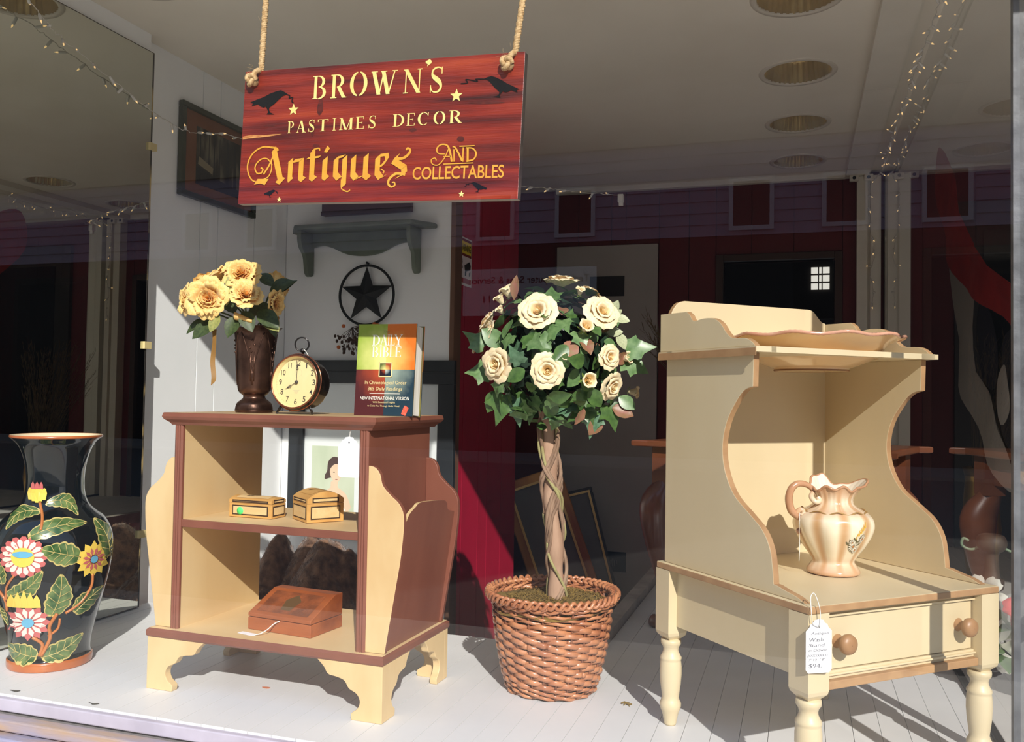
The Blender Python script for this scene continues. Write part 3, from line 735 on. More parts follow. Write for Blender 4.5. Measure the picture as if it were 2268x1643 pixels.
# sloping wooden writing box on the bottom shelf
RW = mat('reddish_box_wood', (172, 98, 54), 0.5, c2=(134, 70, 38), nscale=9, stretch=(0.35, 1.5, 1.5), bump=0.2, bscale=70)
RD = mat('carved_dark_wood', (142, 78, 44), 0.6, c2=(108, 60, 36), nscale=26, bump=0.8, bscale=110)
wb_ = thing('writing_box', 'reddish carved wooden box with sloping lid on the bottom shelf', 'box', cabpt(0.232, 0.085, 0.1463), -0.12)
M().box((0, 0, 0), (0.188, 0.125, 0.030)).build('body', RW, wb_, bevel=0.0015)
ld = M().prism([(0.0, 0.0315), (0.0, 0.040), (0.094, 0.084), (0.125, 0.084), (0.125, 0.0315)], 'yz', 0, 0.188).build('lid', RW, wb_, bevel=0.0015)
M().poly([(0.018, 0.010, 0.0452), (0.170, 0.010, 0.0452), (0.170, 0.084, 0.0798), (0.018, 0.084, 0.0798)]).build('carved_panel', RD, ld)
M().poly([(0.094 + 0.024 * math.cos(t), 0.046 + 0.030 * math.sin(t), 0.06215 + 0.01404 * math.sin(t)) for t in [2 * PI * i / 5 + PI / 2 for i in range(5)]]).build('brass_inlay', mat('tarnished_brass', (128, 104, 74), 0.5, 0.6), ld)
wt = thing('price_tag', 'narrow white tag trailing from the reddish writing box by its string', 'price tag', cabpt(0.262, 0.045, 0.147), -0.2)
M().prism([(-0.026, -0.008), (0.018, -0.009), (0.024, -0.003), (0.024, 0.004), (0.018, 0.009), (-0.026, 0.008)], 'xy', 0, 0.0006).build('card', PAPER, wt)
M().tube(smooth_line([(0.022, 0.0, 0.001), (0.034, 0.006, 0.004), (0.044, 0.018, 0.012), (0.052, 0.032, 0.024), (0.062, 0.040, 0.030)], 4), 0.0013, 6).build('string', STRING, wt)
# ------------------------------------------------------------------ the hanging shop sign
SW, SH = 0.655, 0.297
SIGNW = ramp(mat('stained_red_pine', (70, 12, 8), 0.38, c2=(160, 44, 20), nscale=2.8, stretch=(1.0, 1, 16.0), bump=0.35, bscale=22, detail=10.0, coat=0.2),
             [(0.26, (48, 12, 9)), (0.40, (98, 22, 13)), (0.54, (134, 36, 20)), (0.75, (164, 60, 30))])
EDGEW = mat('sign_cut_edge', (74, 62, 54), 0.7, c2=(50, 40, 36), nscale=30)
UNDER = mat('sign_underside', (150, 138, 126), 0.7)
sgn = thing('hanging_sign', 'dark red stained wooden shop sign with cream lettering, hung on two ropes', 'sign', (-1.1434, 1.595, 1.1236), 0.0)
sgn.scale = (0.9609,) * 3
sgn.rotation_euler = (0.0, 0.0375, 0.0)
def spt(cx, cy, off=0.0):
    """design units of the lettering layout -> board coordinates"""
    s_ = (cx - 83) / 2003.0
    yb = 1468 - 0.018 * (cx - 85); yt = 517 - 0.0722 * (cx - 82)
    return (s_ * SW, -off, (yb - cy) / (yb - yt) * SH)
m = M(); m.box((0, 0, 0), (SW, 0.019, SH), [2, 1, 0, 1, 0, 1]); m.build('board', [SIGNW, EDGEW, UNDER], sgn, bevel=0.0012)
KNT = mat('wood_knot', (64, 17, 11), 0.45, c2=(104, 28, 17), nscale=60, stretch=(1, 1, 3))
for kx, ky, kw, kh in ((680, 770, 22, 60), (665, 1050, 26, 16), (1690, 1000, 24, 22), (632, 930, 14, 50), (1360, 935, 26, 14), (300, 905, 50, 7), (1850, 740, 120, 9), (1500, 800, 60, 7)):
    M().poly([spt(kx + kw * math.cos(t) * (1 + 0.08 * math.sin(3 * t)), ky + kh * math.sin(t) * (1 + 0.12 * math.cos(2 * t + kx)), 0.00045) for t in [2 * PI * i / 36 for i in range(36)]]).build('knot_mark', KNT, sgn)
CRL = mat('cream_letter_paint', (246, 222, 140), 0.5, c2=(238, 208, 120), nscale=20)
GOLD = mat('ochre_letter_paint', (226, 168, 56), 0.5, c2=(216, 152, 44), nscale=20)
BLKP = mat('black_silhouette_paint', (12, 14, 18), 0.9, spec=0.15)
O1 = 0.0011
def sline(chars, mi_mat, name):
    for ch, x0, x1, yb0, yt0 in chars:
        m = M(); a = spt(x0, yb0); b = spt(x1, yt0)
        put_glyph(m, ch, lambda p, q: (p, -O1, q), a[0], a[2], b[0] - a[0], b[2] - a[2])
        m.build('letter', mi_mat, sgn)
sline([('B', 617, 722, 714, 541), ('R', 752, 866, 708, 531), ('O', 893, 1020, 692, 513), ('W', 1045, 1228, 684, 503), ('N', 1277, 1405, 674, 492), ('S', 1458, 1556, 669, 480)], CRL, 'lettering')
m = M(); m.poly([spt(x, y, O1) for x, y in [(1452, 425), (1466, 440), (1464, 456), (1450, 466), (1436, 480), (1440, 462), (1426, 455), (1424, 442), (1436, 436)]]); m.build('apostrophe', CRL, sgn)
pl = []
for ch, x0, x1 in (('P', 442, 494), ('A', 506, 582), ('S', 598, 650), ('T', 668, 750), ('I', 774, 812), ('M', 830, 934), ('E', 950, 1014), ('S', 1042, 1100), ('D', 1217, 1300), ('E', 1312, 1374), ('C', 1388, 1470), ('O', 1500, 1580), ('R', 1606, 1690)):
    f = (x0 - 442) / 1250.0; pl.append((ch, x0, x1, 960 - 76 * f, 872 - 84 * f))
sline(pl, CRL, 'lettering')
# blackletter word, drawn with a broad slanted nib
_lay = [0]
def nxt():
    _lay[0] = (_lay[0] + 1) % 45
    return 0.000012 * _lay[0]
def nib(m, pts, w=52, ang=42, off=O1, k=1):
    a = math.radians(ang); dx, dy = math.cos(a) * w / 2, -math.sin(a) * w / 2
    if k > 1: pts = smooth_line([(p[0], p[1]) for p in pts], k)
    for i in range(len(pts) - 1):
        (x0, y0), (x1, y1) = pts[i][:2], pts[i + 1][:2]
        q = [(x0 - dx, y0 - dy), (x0 + dx, y0 + dy), (x1 + dx, y1 + dy), (x1 - dx, y1 - dy)]
        m.poly([spt(x, y, off + nxt()) for x, y in q])
    # nib end strokes have a little body of their own
def hair(m, pts, ws, k=6):
    pp = smooth_line(pts, k)
    n = len(pp)
    if isinstance(ws, (int, float)): ww = [ws] * n
    else: ww = [ws[0] + (ws[1] - ws[0]) * i / (n - 1) for i in range(n)]
    for q in stroke(pp, ww):
        o_ = O1 + nxt(); m.poly([spt(x, y, o_) for x, y in q])
m = M()
# A : big swash, curl and two feet
hair(m, [(325, 1062), (265, 1058), (205, 1085), (162, 1135), (145, 1195), (158, 1255), (190, 1298), (235, 1312)], (12, 9))
hair(m, [(325, 1062), (365, 1068), (378, 1086)], 14)
hair(m, [(340, 1190), (300, 1145), (255, 1145), (216, 1178), (206, 1215), (226, 1248), (256, 1245), (268, 1220), (250, 1207)], (8, 12))
hair(m, [(350, 1105), (315, 1190), (275, 1255)], (12, 12))
hair(m, [(330, 1150), (335, 1220), (315, 1270), (280, 1290)], 8)
nib(m, [(345, 1075), (410, 1300)], 54, 55); m.poly([spt(x, y, O1 + 0.0006) for x, y in [(382, 1300), (430, 1275), (446, 1282), (402, 1330), (372, 1312)]])
m.poly([spt(x, y, O1 + 0.0006) for x, y in [(205, 1330), (232, 1288), (318, 1288), (290, 1332), (255, 1322)]])
m.build('letter', GOLD, sgn); m = M()
nib(m, [(462, 1172), (482, 1152)], 44); nib(m, [(480, 1150), (480, 1285), (486, 1300)], 46); nib(m, [(500, 1160), (560, 1150)], 40); nib(m, [(562, 1150), (562, 1280), (585, 1294)], 48)
m.build('letter', GOLD, sgn); m = M()
nib(m, [(645, 1085), (645, 1275), (668, 1290)], 50); nib(m, [(605, 1140), (700, 1128)], 26, 40); hair(m, [(640, 1090), (662, 1072), (690, 1068), (696, 1085)], (12, 9))
m.build('letter', GOLD, sgn); m = M()
nib(m, [(740, 1140), (740, 1270), (760, 1284)], 50); m.poly([spt(x, y, O1 + 0.0006) for x, y in [(728, 1096), (752, 1048), (772, 1068), (752, 1100)]])
m.build('letter', GOLD, sgn); m = M()
nib(m, [(822, 1140), (822, 1255), (850, 1285)], 48); nib(m, [(822, 1138), (880, 1122)], 34); nib(m, [(886, 1130), (886, 1340)], 46); hair(m, [(870, 1290), (872, 1350), (888, 1368), (918, 1378), (936, 1365)], (10, 8)); nib(m, [(852, 1282), (880, 1262)], 24)
m.build('letter', GOLD, sgn); m = M()
nib(m, [(950, 1128), (950, 1255), (975, 1285)], 48); nib(m, [(978, 1285), (1030, 1262)], 24); nib(m, [(1040, 1118), (1040, 1262), (1066, 1282)], 48)
m.build('letter', GOLD, sgn); m = M()
nib(m, [(1125, 1128), (1125, 1245), (1152, 1280)], 48); nib(m, [(1130, 1120), (1185, 1112), (1192, 1145)], 36); hair(m, [(1192, 1140), (1160, 1185), (1135, 1200)], 14); hair(m, [(1150, 1215), (1172, 1232), (1168, 1248)], 9); nib(m, [(1152, 1280), (1186, 1262)], 22)
m.build('letter', GOLD, sgn); m = M()
nib(m, [(1262, 1120), (1240, 1160), (1312, 1205), (1318, 1250)], 50); hair(m, [(1250, 1140), (1300, 1140), (1340, 1110), (1350, 1080), (1332, 1066), (1322, 1082)], (22, 10)); nib(m, [(1318, 1250), (1265, 1278)], 30)
hair(m, [(1325, 1255), (1260, 1250), (1216, 1285), (1208, 1320), (1228, 1344), (1254, 1334), (1250, 1312), (1234, 1314)], (20, 9))
m.build('letter', GOLD, sgn)
# AND with swashes, two bars
m = M()
hair(m, [(1590, 1110), (1545, 1105), (1534, 1070), (1560, 1042), (1600, 1046), (1622, 1085), (1640, 1166)], (7, 14))
hair(m, [(1618, 1060), (1588, 1140), (1548, 1188), (1508, 1180), (1500, 1150), (1524, 1138), (1534, 1156)], (7, 8)); hair(m, [(1580, 1128), (1632, 1126)], 7)
m.build('letter', GOLD, sgn); m = M(); hair(m, [(1650, 1075), (1655, 1165)], 8); hair(m, [(1640, 1058), (1662, 1068), (1710, 1160)], (8, 14)); hair(m, [(1712, 1062), (1714, 1165)], 8)
m.build('letter', GOLD, sgn); m = M(); hair(m, [(1742, 1070), (1746, 1162)], 14); hair(m, [(1730, 1066), (1775, 1070), (1800, 1105), (1785, 1148), (1738, 1162)], (9, 12))
m.build('letter', GOLD, sgn); m = M(); hair(m, [(1686, 1055), (1788, 1050)], 8); m.build('bar', GOLD, sgn); m = M(); hair(m, [(1584, 1182), (1784, 1174)], 8)
m.build('bar', GOLD, sgn)
m = M(); a = spt(1372, 1294); b = spt(1988, 1202)
W_ = lambda s_: max(v[0] for v in text2d(s_, 0.012)[0])
k_ = (b[0] - a[0]) / W_('COLLECTABLES'); word = 'COLLECTABLES'
for i, ch in enumerate(word):
    m = M(); x1_ = W_(word[:i + 1]); w_ = W_(ch) - min(v[0] for v in text2d(ch, 0.012)[0])
    put_text(m, ch, lambda p, q: (p, -O1, q), a[0] + (x1_ - w_) * k_, a[2] - 0.0006 * (i / 11.0), w_ * k_, 0.0265, bold=0.012)
    m.build('letter', GOLD, sgn)
# stars and crows
def star(cx, cy, r):
    c = spt(cx, cy); rr = r * SW / 2003
    pts = []
    for i in range(10):
        t = PI / 2 + i * PI / 5; q = rr if i % 2 == 0 else rr * 0.42
        pts.append((c[0] + q * math.cos(t), -O1, c[2] + q * math.sin(t)))
    M().poly(pts).build('star', CRL, sgn)
for s_ in ((478, 790, 42), (1647, 690, 44), (407, 1436, 20), (1716, 1397, 22)): star(*s_)
crow = [(430, 680), (405, 664), (375, 650), (345, 655), (290, 675), (240, 700), (195, 716), (138, 738), (160, 746), (150, 766), (200, 752), (222, 768), (246, 776), (262, 768), (272, 782), (284, 806), (272, 824), (334, 824), (302, 812), (290, 796), (290, 776), (330, 746), (365, 712), (388, 692), (412, 684)]
yarn = [(425, 682), (445, 690), (440, 708), (468, 700), (462, 728), (478, 742)]
def bird(fx, sc, ox, oy, rot=0.0, yl=1.0):
    c, s_ = math.cos(rot), math.sin(rot)
    def tr(p):
        x, y = (p[0] - 285) * sc * fx, (p[1] - 735) * sc
        return (ox + x * c - y * s_, oy + x * s_ + y * c)
    m = M(); m.poly([spt(*tr(p), O1) for p in crow]); b_ = m.build('crow', BLKP, sgn)
    yy = [(425 + (p[0] - 425) * yl, p[1]) for p in yarn]
    m = M()
    for q in stroke([tr(p) for p in smooth_line(yy, 4)], 6 * sc + 1.5): m.poly([spt(x, y, O1) for x, y in q])
    m.build('yarn', BLKP, b_)
bird(1, 1.0, 285, 735); bird(-1, 0.84, 1940, 630, 0.12, 3.4); bird(1, 0.32, 332, 1392); bird(-1, 0.40, 1828, 1348, 0.1, 1.8)
m = M(); m.poly([spt(x, y, 0.0006) for x, y in [(92, 985), (150, 972), (260, 972), (330, 966), (400, 964), (330, 978), (230, 990), (150, 998), (92, 1004)]]); m.build('bare_streak', mat('bare_wood_streak', (214, 160, 90), 0.6, c2=(170, 90, 40), nscale=40, stretch=(1, 1, 4)), sgn)
# ropes : three-strand, through the board, knotted in front
ROPE = mat('jute_rope', (214, 184, 136), 0.9, c2=(176, 140, 92), nscale=160, bump=0.4, bscale=300)
def rope(x, z, top):
    root = M()
    hole = M(); hole.lathe([(0.0002, -0.0006), (0.010, -0.0006)], 16, axis='y', c=(x, 0, z)); h_ = hole.build('rope_hole', BLKP, sgn)
    p0 = Vector((x + 0.006, 0.012, z + 0.014)); p1 = Vector(top); n = 110; r0 = 0.0036
    core = M()
    for sft in range(3):
        pts = []
        for i in range(n + 1):
            t = i / n; p = p0.lerp(p1, t); a = 2 * PI * (t * 26 + sft / 3)
            pts.append((p.x + r0 * math.cos(a), p.y + r0 * math.sin(a), p.z))
        core.tube(pts, 0.0042, 6)
    ro = core.build('rope', ROPE, sgn)
    kn = M()
    pts = []
    for i in range(60):
        t = 2 * PI * i / 60; q = 0.0075 * (1 + 0.45 * math.cos(3 * t))
        pts.append((x - 0.002 + q * math.cos(2 * t), -0.010 - 0.006 * math.sin(3 * t), z - 0.002 + q * 1.15 * math.sin(2 * t)))
    kn.tube(pts, 0.0052, 8, closed=True)
    kn.tube(smooth_line([(x, -0.006, z + 0.002), (x + 0.006, -0.012, z + 0.012), (x + 0.010, -0.004, z + 0.020), (x + 0.008, 0.008, z + 0.018)], 5), 0.0058, 8)
    kn.build('knot', ROPE, ro)
    fz = M()
    for i in range(46):
        if i < 26: c = Vector((x + rnd.uniform(-0.012, 0.014), -0.012, z + rnd.uniform(-0.012, 0.02)))
        else: c = p0.lerp(p1, rnd.random())
        d = Vector((rnd.uniform(-1, 1), rnd.uniform(-1, 0.3), rnd.uniform(-1, 1))).normalized() * rnd.uniform(0.006, 0.02); e = d.cross(Vector((rnd.uniform(-1, 1), 0.3, rnd.uniform(-1, 1)))) * 0.4
        fz.tube([c, c + d * 0.5 + e, c + d], 0.00022, 3)
    stuff(fz.build('loose_fibres', ROPE, ro))
rope(0.026, 0.276, (0.031, 0.02, 0.70)); rope(0.622, 0.274, (0.668, 0.02, 0.726))
# ------------------------------------------------------------------ tall black flowered vase
VB_ = mat('black_glaze', (14, 17, 18), 0.06, c2=(20, 26, 26), nscale=6, coat=0.6)
VO = mat('burnt_orange_glaze', (188, 108, 54), 0.25, c2=(170, 90, 44), nscale=10, coat=0.4)
VI = mat('cream_glaze', (232, 214, 176), 0.2, coat=0.4)
va = thing('tall_vase', 'tall black glazed floor vase with relief flowers, leaves and a cream rim', 'vase', (-1.883, 1.862, 0), 0.79)
key = [(0.099, 0.0), (0.102, 0.004), (0.1025, 0.020), (0.0985, 0.026), (0.0965, 0.040), (0.101, 0.075), (0.118, 0.150), (0.135, 0.220), (0.1435, 0.275), (0.1450, 0.310), (0.1400, 0.345), (0.122, 0.380), (0.098, 0.402), (0.081, 0.420), (0.0725, 0.445), (0.0700, 0.475), (0.0720, 0.510), (0.0790, 0.545), (0.0910, 0.574), (0.1080, 0.592), (0.1125, 0.597), (0.1110, 0.6015)]
vp_ = smooth_line([(r, z) for r, z in key], 4)
def vrad(z):
    for (r0, z0), (r1, z1) in zip(vp_[:-1], vp_[1:]):
        if z0 <= z <= z1: return r0 + (r1 - r0) * (z - z0) / max(1e-6, z1 - z0)
    return 0.1
m = M(); m.lathe(vp_, 64, mfun=lambda j: 1 if (vp_[j][1] < 0.024 or vp_[j][1] > 0.5925) else 0, cap0=True)
body = m.build('body', [VB_, VO], va)
m = M(); m.lathe([(0.1115, 0.6012), (0.104, 0.598), (0.088, 0.576), (0.074, 0.545), (0.066, 0.50), (0.064, 0.44), (0.05, 0.42), (0.0005, 0.415)], 64); m.build('lip', VI, va)
LG = mat('leaf_green_glaze', (46, 82, 38), 0.25, c2=(112, 132, 76), nscale=45, coat=0.4)
LO = mat('leaf_outline_glaze', (196, 178, 108), 0.35, coat=0.3)
ST = mat('stem_orange_glaze', (190, 116, 62), 0.3, coat=0.3)
PK = mat('petal_rose_glaze', (196, 104, 100), 0.25, coat=0.4); PW = mat('petal_white_glaze', (236, 222, 206), 0.25, coat=0.4)
PY = mat('petal_yellow_glaze', (238, 204, 90), 0.25, coat=0.4); PB = mat('centre_blue_glaze', (108, 176, 206), 0.25, coat=0.4)
def vs_(px, py, e=0.0006):
    """flat layout of the decoration (design units) wrapped round the vase"""
    x = (px - 113) * 1.165e-3; z = (1481 - py) * 1.163e-3
    r = vrad(z); a = math.asin(max(-0.97, min(0.97, x / r)))
    return ((r + e) * math.sin(a), -(r + e) * math.cos(a), z)
def vleaf(b, t, w, bend=0.0, lob=5):
    bx, by = b; tx, ty = t; L = math.hypot(tx - bx, ty - by); ux, uy = (tx - bx) / L, (ty - by) / L; nx, ny = -uy, ux
    def P(s, q): # s along, q across
        off = bend * L * math.sin(PI * s)
        return (bx + ux * L * s + nx * (q + off), by + uy * L * s + ny * (q + off))
    def half(s):
        base = w / 2 * (math.sin(PI * min(1, s * 0.92 + 0.05)) ** 0.75) * (1.18 - 0.55 * s)
        return base * (0.88 + 0.14 * abs(math.sin(lob * PI * s)))
    m = M(); n = 20
    for sgn_ in (-1, 1):
        for sc_, mi, e in ((1.0, 1, 0.0007), (0.86, 0, 0.0013)):
            row0 = [P(i / n, 0) for i in range(n + 1)]; mid = [P(i / n, sgn_ * half(i / n) * sc_ * 0.5) for i in range(n + 1)]; row1 = [P(i / n, sgn_ * half(i / n) * sc_) for i in range(n + 1)]
            a = 1 if sc_ < 1 else 0; bnd = n - a
            for r0, r1 in ((row0, mid), (mid, row1)):
                vs = [vs_(*p, e) for p in r0] + [vs_(*p, e) for p in r1]
                m.add(vs, [(i, i + 1, n + 2 + i, n + 1 + i) for i in range(a, bnd)], mi, True)
        for q in range(1, lob):
            s0 = q / lob * 0.8; p0, p1 = P(s0, 0), P(s0 + 0.14, sgn_ * half(s0 + 0.14) * 0.8)
            m.tube([vs_(*p0, 0.0015), vs_((p0[0] + p1[0]) / 2, (p0[1] + p1[1]) / 2, 0.0016), vs_(*p1, 0.0015)], 0.0008, 4, mi=1)
    m.tube([vs_(*P(i / 8, 0), 0.0015) for i in range(9)], 0.0010, 5, mi=1)
    m.build('relief_leaf', [LG, LO], va)
for a in (((96, 1112), (160, 1140), 36, -0.26), ((86, 1128), (20, 1166), 30, 0.2), ((64, 1180), (177, 1156), 40, -0.08), ((166, 1228), (88, 1205), 58, 0.0), ((228, 1240), (192, 1150), 42, 0.1),
          ((28, 1312), (94, 1252), 44, 0.1), ((112, 1356), (130, 1262), 58, 0.08), ((158, 1355), (216, 1308), 48, -0.05), ((88, 1446), (26, 1426), 54, -0.05), ((96, 1448), (177, 1408), 52, 0.08),
          ((18, 1284), (-2, 1222), 30, 0.0), ((2, 1338), (30, 1378), 28, 0.0), ((240, 1210), (236, 1252), 22, 0.0)): vleaf(*a)
def vflower(c, rx, ry, n, mats, cols, pointy, centre, csz):
    m = M()
    for layer, (f, mi) in enumerate(cols):
        for i in range(n):
            a0 = 2 * PI * (i + 0.5 * (layer % 2)) / n; hw = PI / n * (1.15 if layer == 0 else 0.86)
            pts = []
            for t in (0.25, 0.7, 0.92, 1.0, 0.92, 0.7):
                pts.append(t)
            q_ = 0.72 if pointy else 0.86
            arc = [(0.2, 0), (0.6, -0.8), (q_, -0.95), (1.0, 0 if pointy else -0.35)] + ([] if pointy else [(1.0, 0.35)]) + [(q_, 0.95), (0.6, 0.8)]
            m.poly([vs_(c[0] + rx * f * t * math.cos(a0 + hw * w_), c[1] + ry * f * t * math.sin(a0 + hw * w_), 0.0008 + 0.0006 * layer + 0.0004 * (i % 2)) for t, w_ in arc], mi)
    k = 14
    m.poly([vs_(c[0] + csz * rx * math.cos(2 * PI * i / k), c[1] + csz * ry * math.sin(2 * PI * i / k), 0.0034) for i in range(k)], centre)
    return m
FM = [PK, PW, PY, PB]
m = vflower((56, 1222), 46, 44, 16, FM, [(1.0, 0), (0.86, 1)], False, 2, 0.48)
m.poly([vs_(56 + 20 * math.cos(t), 1216 + 7 * math.sin(t), 0.0038) for t in [2 * PI * i / 10 for i in range(10)]], 3); m.build('relief_flower', FM, va)
vflower((193, 1238), 37, 42, 12, FM, [(1.0, 2), (0.62, 0)], True, 3, 0.2).build('relief_flower', FM, va)
m = vflower((69, 1368), 46, 42, 12, FM, [(1.0, 0), (0.80, 1)], True, 3, 0.26)
for i in range(5): m.poly([vs_(60 + (i - 2) * 12 + q * 9, 1328 - h_, 0.0028) for q, h_ in ((-1, -6), (-0.75, 12), (0, 36 - 6 * abs(i - 2)), (0.75, 12), (1, -6))], 2)
m.build('relief_flower', FM, va)
m = M()
for i in range(5): m.poly([vs_(78 + (i - 2) * 7 + q * 6, 1092 - h_, 0.0010 + 0.0003 * i) for q, h_ in ((-0.5, -20 + 3 * abs(i - 2)), (-0.9, 0), (-0.5, 10), (0, 22 - 5 * abs(i - 2)), (0.5, 10), (0.9, 0), (0.5, -20 + 3 * abs(i - 2)))], 2)
for i in range(3): m.poly([vs_(78 + (i - 1) * 8 + q * 4, 1078 - h_, 0.003) for q, h_ in ((-1, -4), (-0.8, 6), (0, 12), (0.8, 6), (1, -4))], 0)
m.build('relief_bud', FM, va)
for pts, w in (([(92, 1444), (98, 1420), (88, 1408), (78, 1402)], 4.2), ([(96, 1444), (112, 1405), (110, 1378), (124, 1350)], 4.6), ([(108, 1400), (126, 1385), (130, 1362)], 3.2), ([(140, 1352), (170, 1332), (190, 1300), (192, 1272)], 3.4), ([(28, 1345), (22, 1316), (0, 1290)], 3.4), ([(26, 1320), (26, 1290), (40, 1262)], 3.0), ([(88, 1166), (90, 1140), (84, 1112)], 3.6)):
    M().tube([vs_(*p, 0.001) for p in smooth_line(pts, 5)], w * 1.05e-3, 6).build('relief_stem', ST, va)

# ------------------------------------------------------------------ bronze vase on the bookcase
BZ = mat('dark_bronze', (112, 82, 68), 0.34, 0.85, c2=(50, 36, 30), nscale=16, bump=0.35, bscale=50, contrast=(0.4, 0.7))
bv = thing('bronze_vase', 'dark bronze flared vase on a round foot, on top of the bookcase', 'vase', cabpt(0.162, 0.185, 0.6702), 0.2)
bp = smooth_line([(0.046, 0.0), (0.047, 0.006), (0.0465, 0.014), (0.043, 0.024), (0.033, 0.033), (0.0285, 0.037), (0.028, 0.043), (0.031, 0.046), (0.038, 0.052), (0.042, 0.062), (0.0445, 0.09), (0.047, 0.13), (0.050, 0.17), (0.053, 0.20), (0.058, 0.215), (0.064, 0.222)], 3)
def lipmod(t, r, z, j):
    f = max(0.0, (z - 0.20) / 0.022)
    return r * (1 + f * 0.10 * (math.cos(2 * t) ** 6)), z - f * 0.006 * math.cos(2 * t) ** 6
m = M(); m.lathe(bp, 56, mod=lipmod, cap0=True); m.lathe([(r - 0.002, z - 0.0005) for r, z in bp[::-1] if z > 0.06] + [(0.0005, 0.06)], 56, mod=lipmod); m.build('body', BZ, bv)
def brad(z):
    for (r0, z0), (r1, z1) in zip(bp[:-1], bp[1:]):
        if z0 <= z <= z1: return r0 + (r1 - r0) * (z - z0) / max(1e-6, z1 - z0)
    return 0.05
def bpt(a, z): return (brad(z) * math.sin(a), -brad(z) * math.cos(a), z)
for a0 in (0.25, 1.5, -1.1, 2.8):
    rl = M()
    for sd in (-1, 1):
        rl.tube([bpt(a0 + sd * (0.06 + 0.5 * t ** 1.4), 0.105 + 0.10 * t) for t in [i / 10 for i in range(11)]], 0.0018, 6)
        rl.tube([bpt(a0 + sd * 0.10, 0.08 + 0.075 * t) for t in (0, 0.5, 1)], 0.0014, 6); rl.tube([bpt(a0 + sd * 0.035, 0.07 + 0.045 * t) for t in (0, 0.5, 1)], 0.0012, 6)
    for z in (0.118, 0.132): rl.tube([bpt(a0 + t, z) for t in (-0.12, 0, 0.12)], 0.0014, 6)
    for i in range(4): rl.ball(bpt(a0 + (-0.12, 0.1, 0.02, -0.05)[i], (0.165, 0.172, 0.185, 0.155)[i]), 0.0028, 8)
    rl.build('relief', BZ, bv)
m = M(); m.tube([(0.0465 * math.cos(t), 0.0465 * math.sin(t), 0.006) for t in [2 * PI * i / 40 for i in range(40)]], 0.0022, 6, closed=True); m.build('foot_ring', BZ, bv)

# ------------------------------------------------------------------ alarm clock
CB = mat('clock_black', (30, 24, 22), 0.25, 0.4, coat=0.5)
CC = mat('clock_copper', (176, 110, 84), 0.28, 0.95)
CD = mat('clock_dial', (242, 226, 170), 0.5, c2=(236, 216, 156), nscale=4)
CN = mat('clock_numerals', (70, 64, 54), 0.6)
ck = thing('alarm_clock', 'round black and copper alarm clock showing eight, on top of the bookcase', 'clock', cabpt(0.337, 0.115, 0.6702), -0.03)
CZ, TL = 0.0775, 0.10
piv = lambda: None
def cobj(m, name, mats, par, **k):
    o = m.build(name, mats, par, **k); return o
m = M(); m.lathe([(0.0005, 0.050), (0.055, 0.050), (0.0605, 0.046), (0.0625, 0.038), (0.063, 0.004), (0.0635, -0.004)], 56, axis='y')
cb = m.build('case', CB, ck, loc=(0, 0.004, CZ), rot=(-TL, 0, 0))
m = M(); m.lathe([(0.0635, -0.004), (0.0685, -0.006), (0.0695, -0.010), (0.0665, -0.015), (0.0655, -0.018)], 64, axis='y'); m.build('bezel', CB, cb)
m = M(); m.tube([(0.0692 * math.cos(t), -0.0085, 0.0692 * math.sin(t)) for t in [2 * PI * i / 64 for i in range(64)]], 0.0019, 8, closed=True)
m.tube([(0.0642 * math.cos(t), -0.0185, 0.0642 * math.sin(t)) for t in [2 * PI * i / 64 for i in range(64)]], 0.0019, 8, closed=True); m.build('copper_ring', CC, cb)
m = M(); m.lathe([(0.0635, -0.018), (0.059, -0.0065)], 64, axis='y'); m.build('dial_flange', CD, cb)
dial = M().lathe([(0.0003, -0.006), (0.0605, -0.006)], 64, axis='y', smooth=False).build('dial', CD, cb)
m = M()
for i in range(12):
    h_ = i + 1; a = PI / 2 - h_ * PI / 6; r = 0.0475
    s_ = str(h_); w_ = 0.0072 if len(s_) == 1 else 0.0115
    if s_ == '1': w_ = 0.0028
    if s_ == '11': w_ = 0.0085
    put_text(m, s_, lambda p, q: (p, -0.0064, q), r * math.cos(a) - w_ * 0.55, r * math.sin(a) - 0.0068, w_ * 1.1, 0.0136, bold=0.004)
    m.build('numeral', CN, dial); m = M()
for i in range(60):
    a = 2 * PI * i / 60; c, s_ = math.cos(a), math.sin(a); e = 0.00022
    m.poly([(0.0565 * c - e * s_, -0.0064, 0.0565 * s_ + e * c), (0.0565 * c + e * s_, -0.0064, 0.0565 * s_ - e * c), (0.058 * c + e * s_, -0.0064, 0.058 * s_ - e * c), (0.058 * c - e * s_, -0.0064, 0.058 * s_ + e * c)])
stuff(m.build('minute_mark', CN, dial))
m = M()
for i in range(12):
    a = 2 * PI * i / 12
    m.poly([(0.0105 * math.cos(a + d) * f + 0.002, -0.0063, 0.023 + 0.0105 * math.sin(a + d) * f) for d, f in ((-0.09, 0.85), (0.09, 0.85), (0.09, 1.0), (-0.09, 1.0))])
for i in range(3): m.poly([(x, -0.0063, -0.021 - 0.0035 * i + z) for x, z in ((-0.009 + 0.003 * i, 0), (0.009 - 0.003 * i, 0), (0.009 - 0.003 * i, 0.0018), (-0.009 + 0.003 * i, 0.0018))])
stuff(m.build('alarm_dial', mat('faint_print', (214, 202, 156), 0.6), dial))
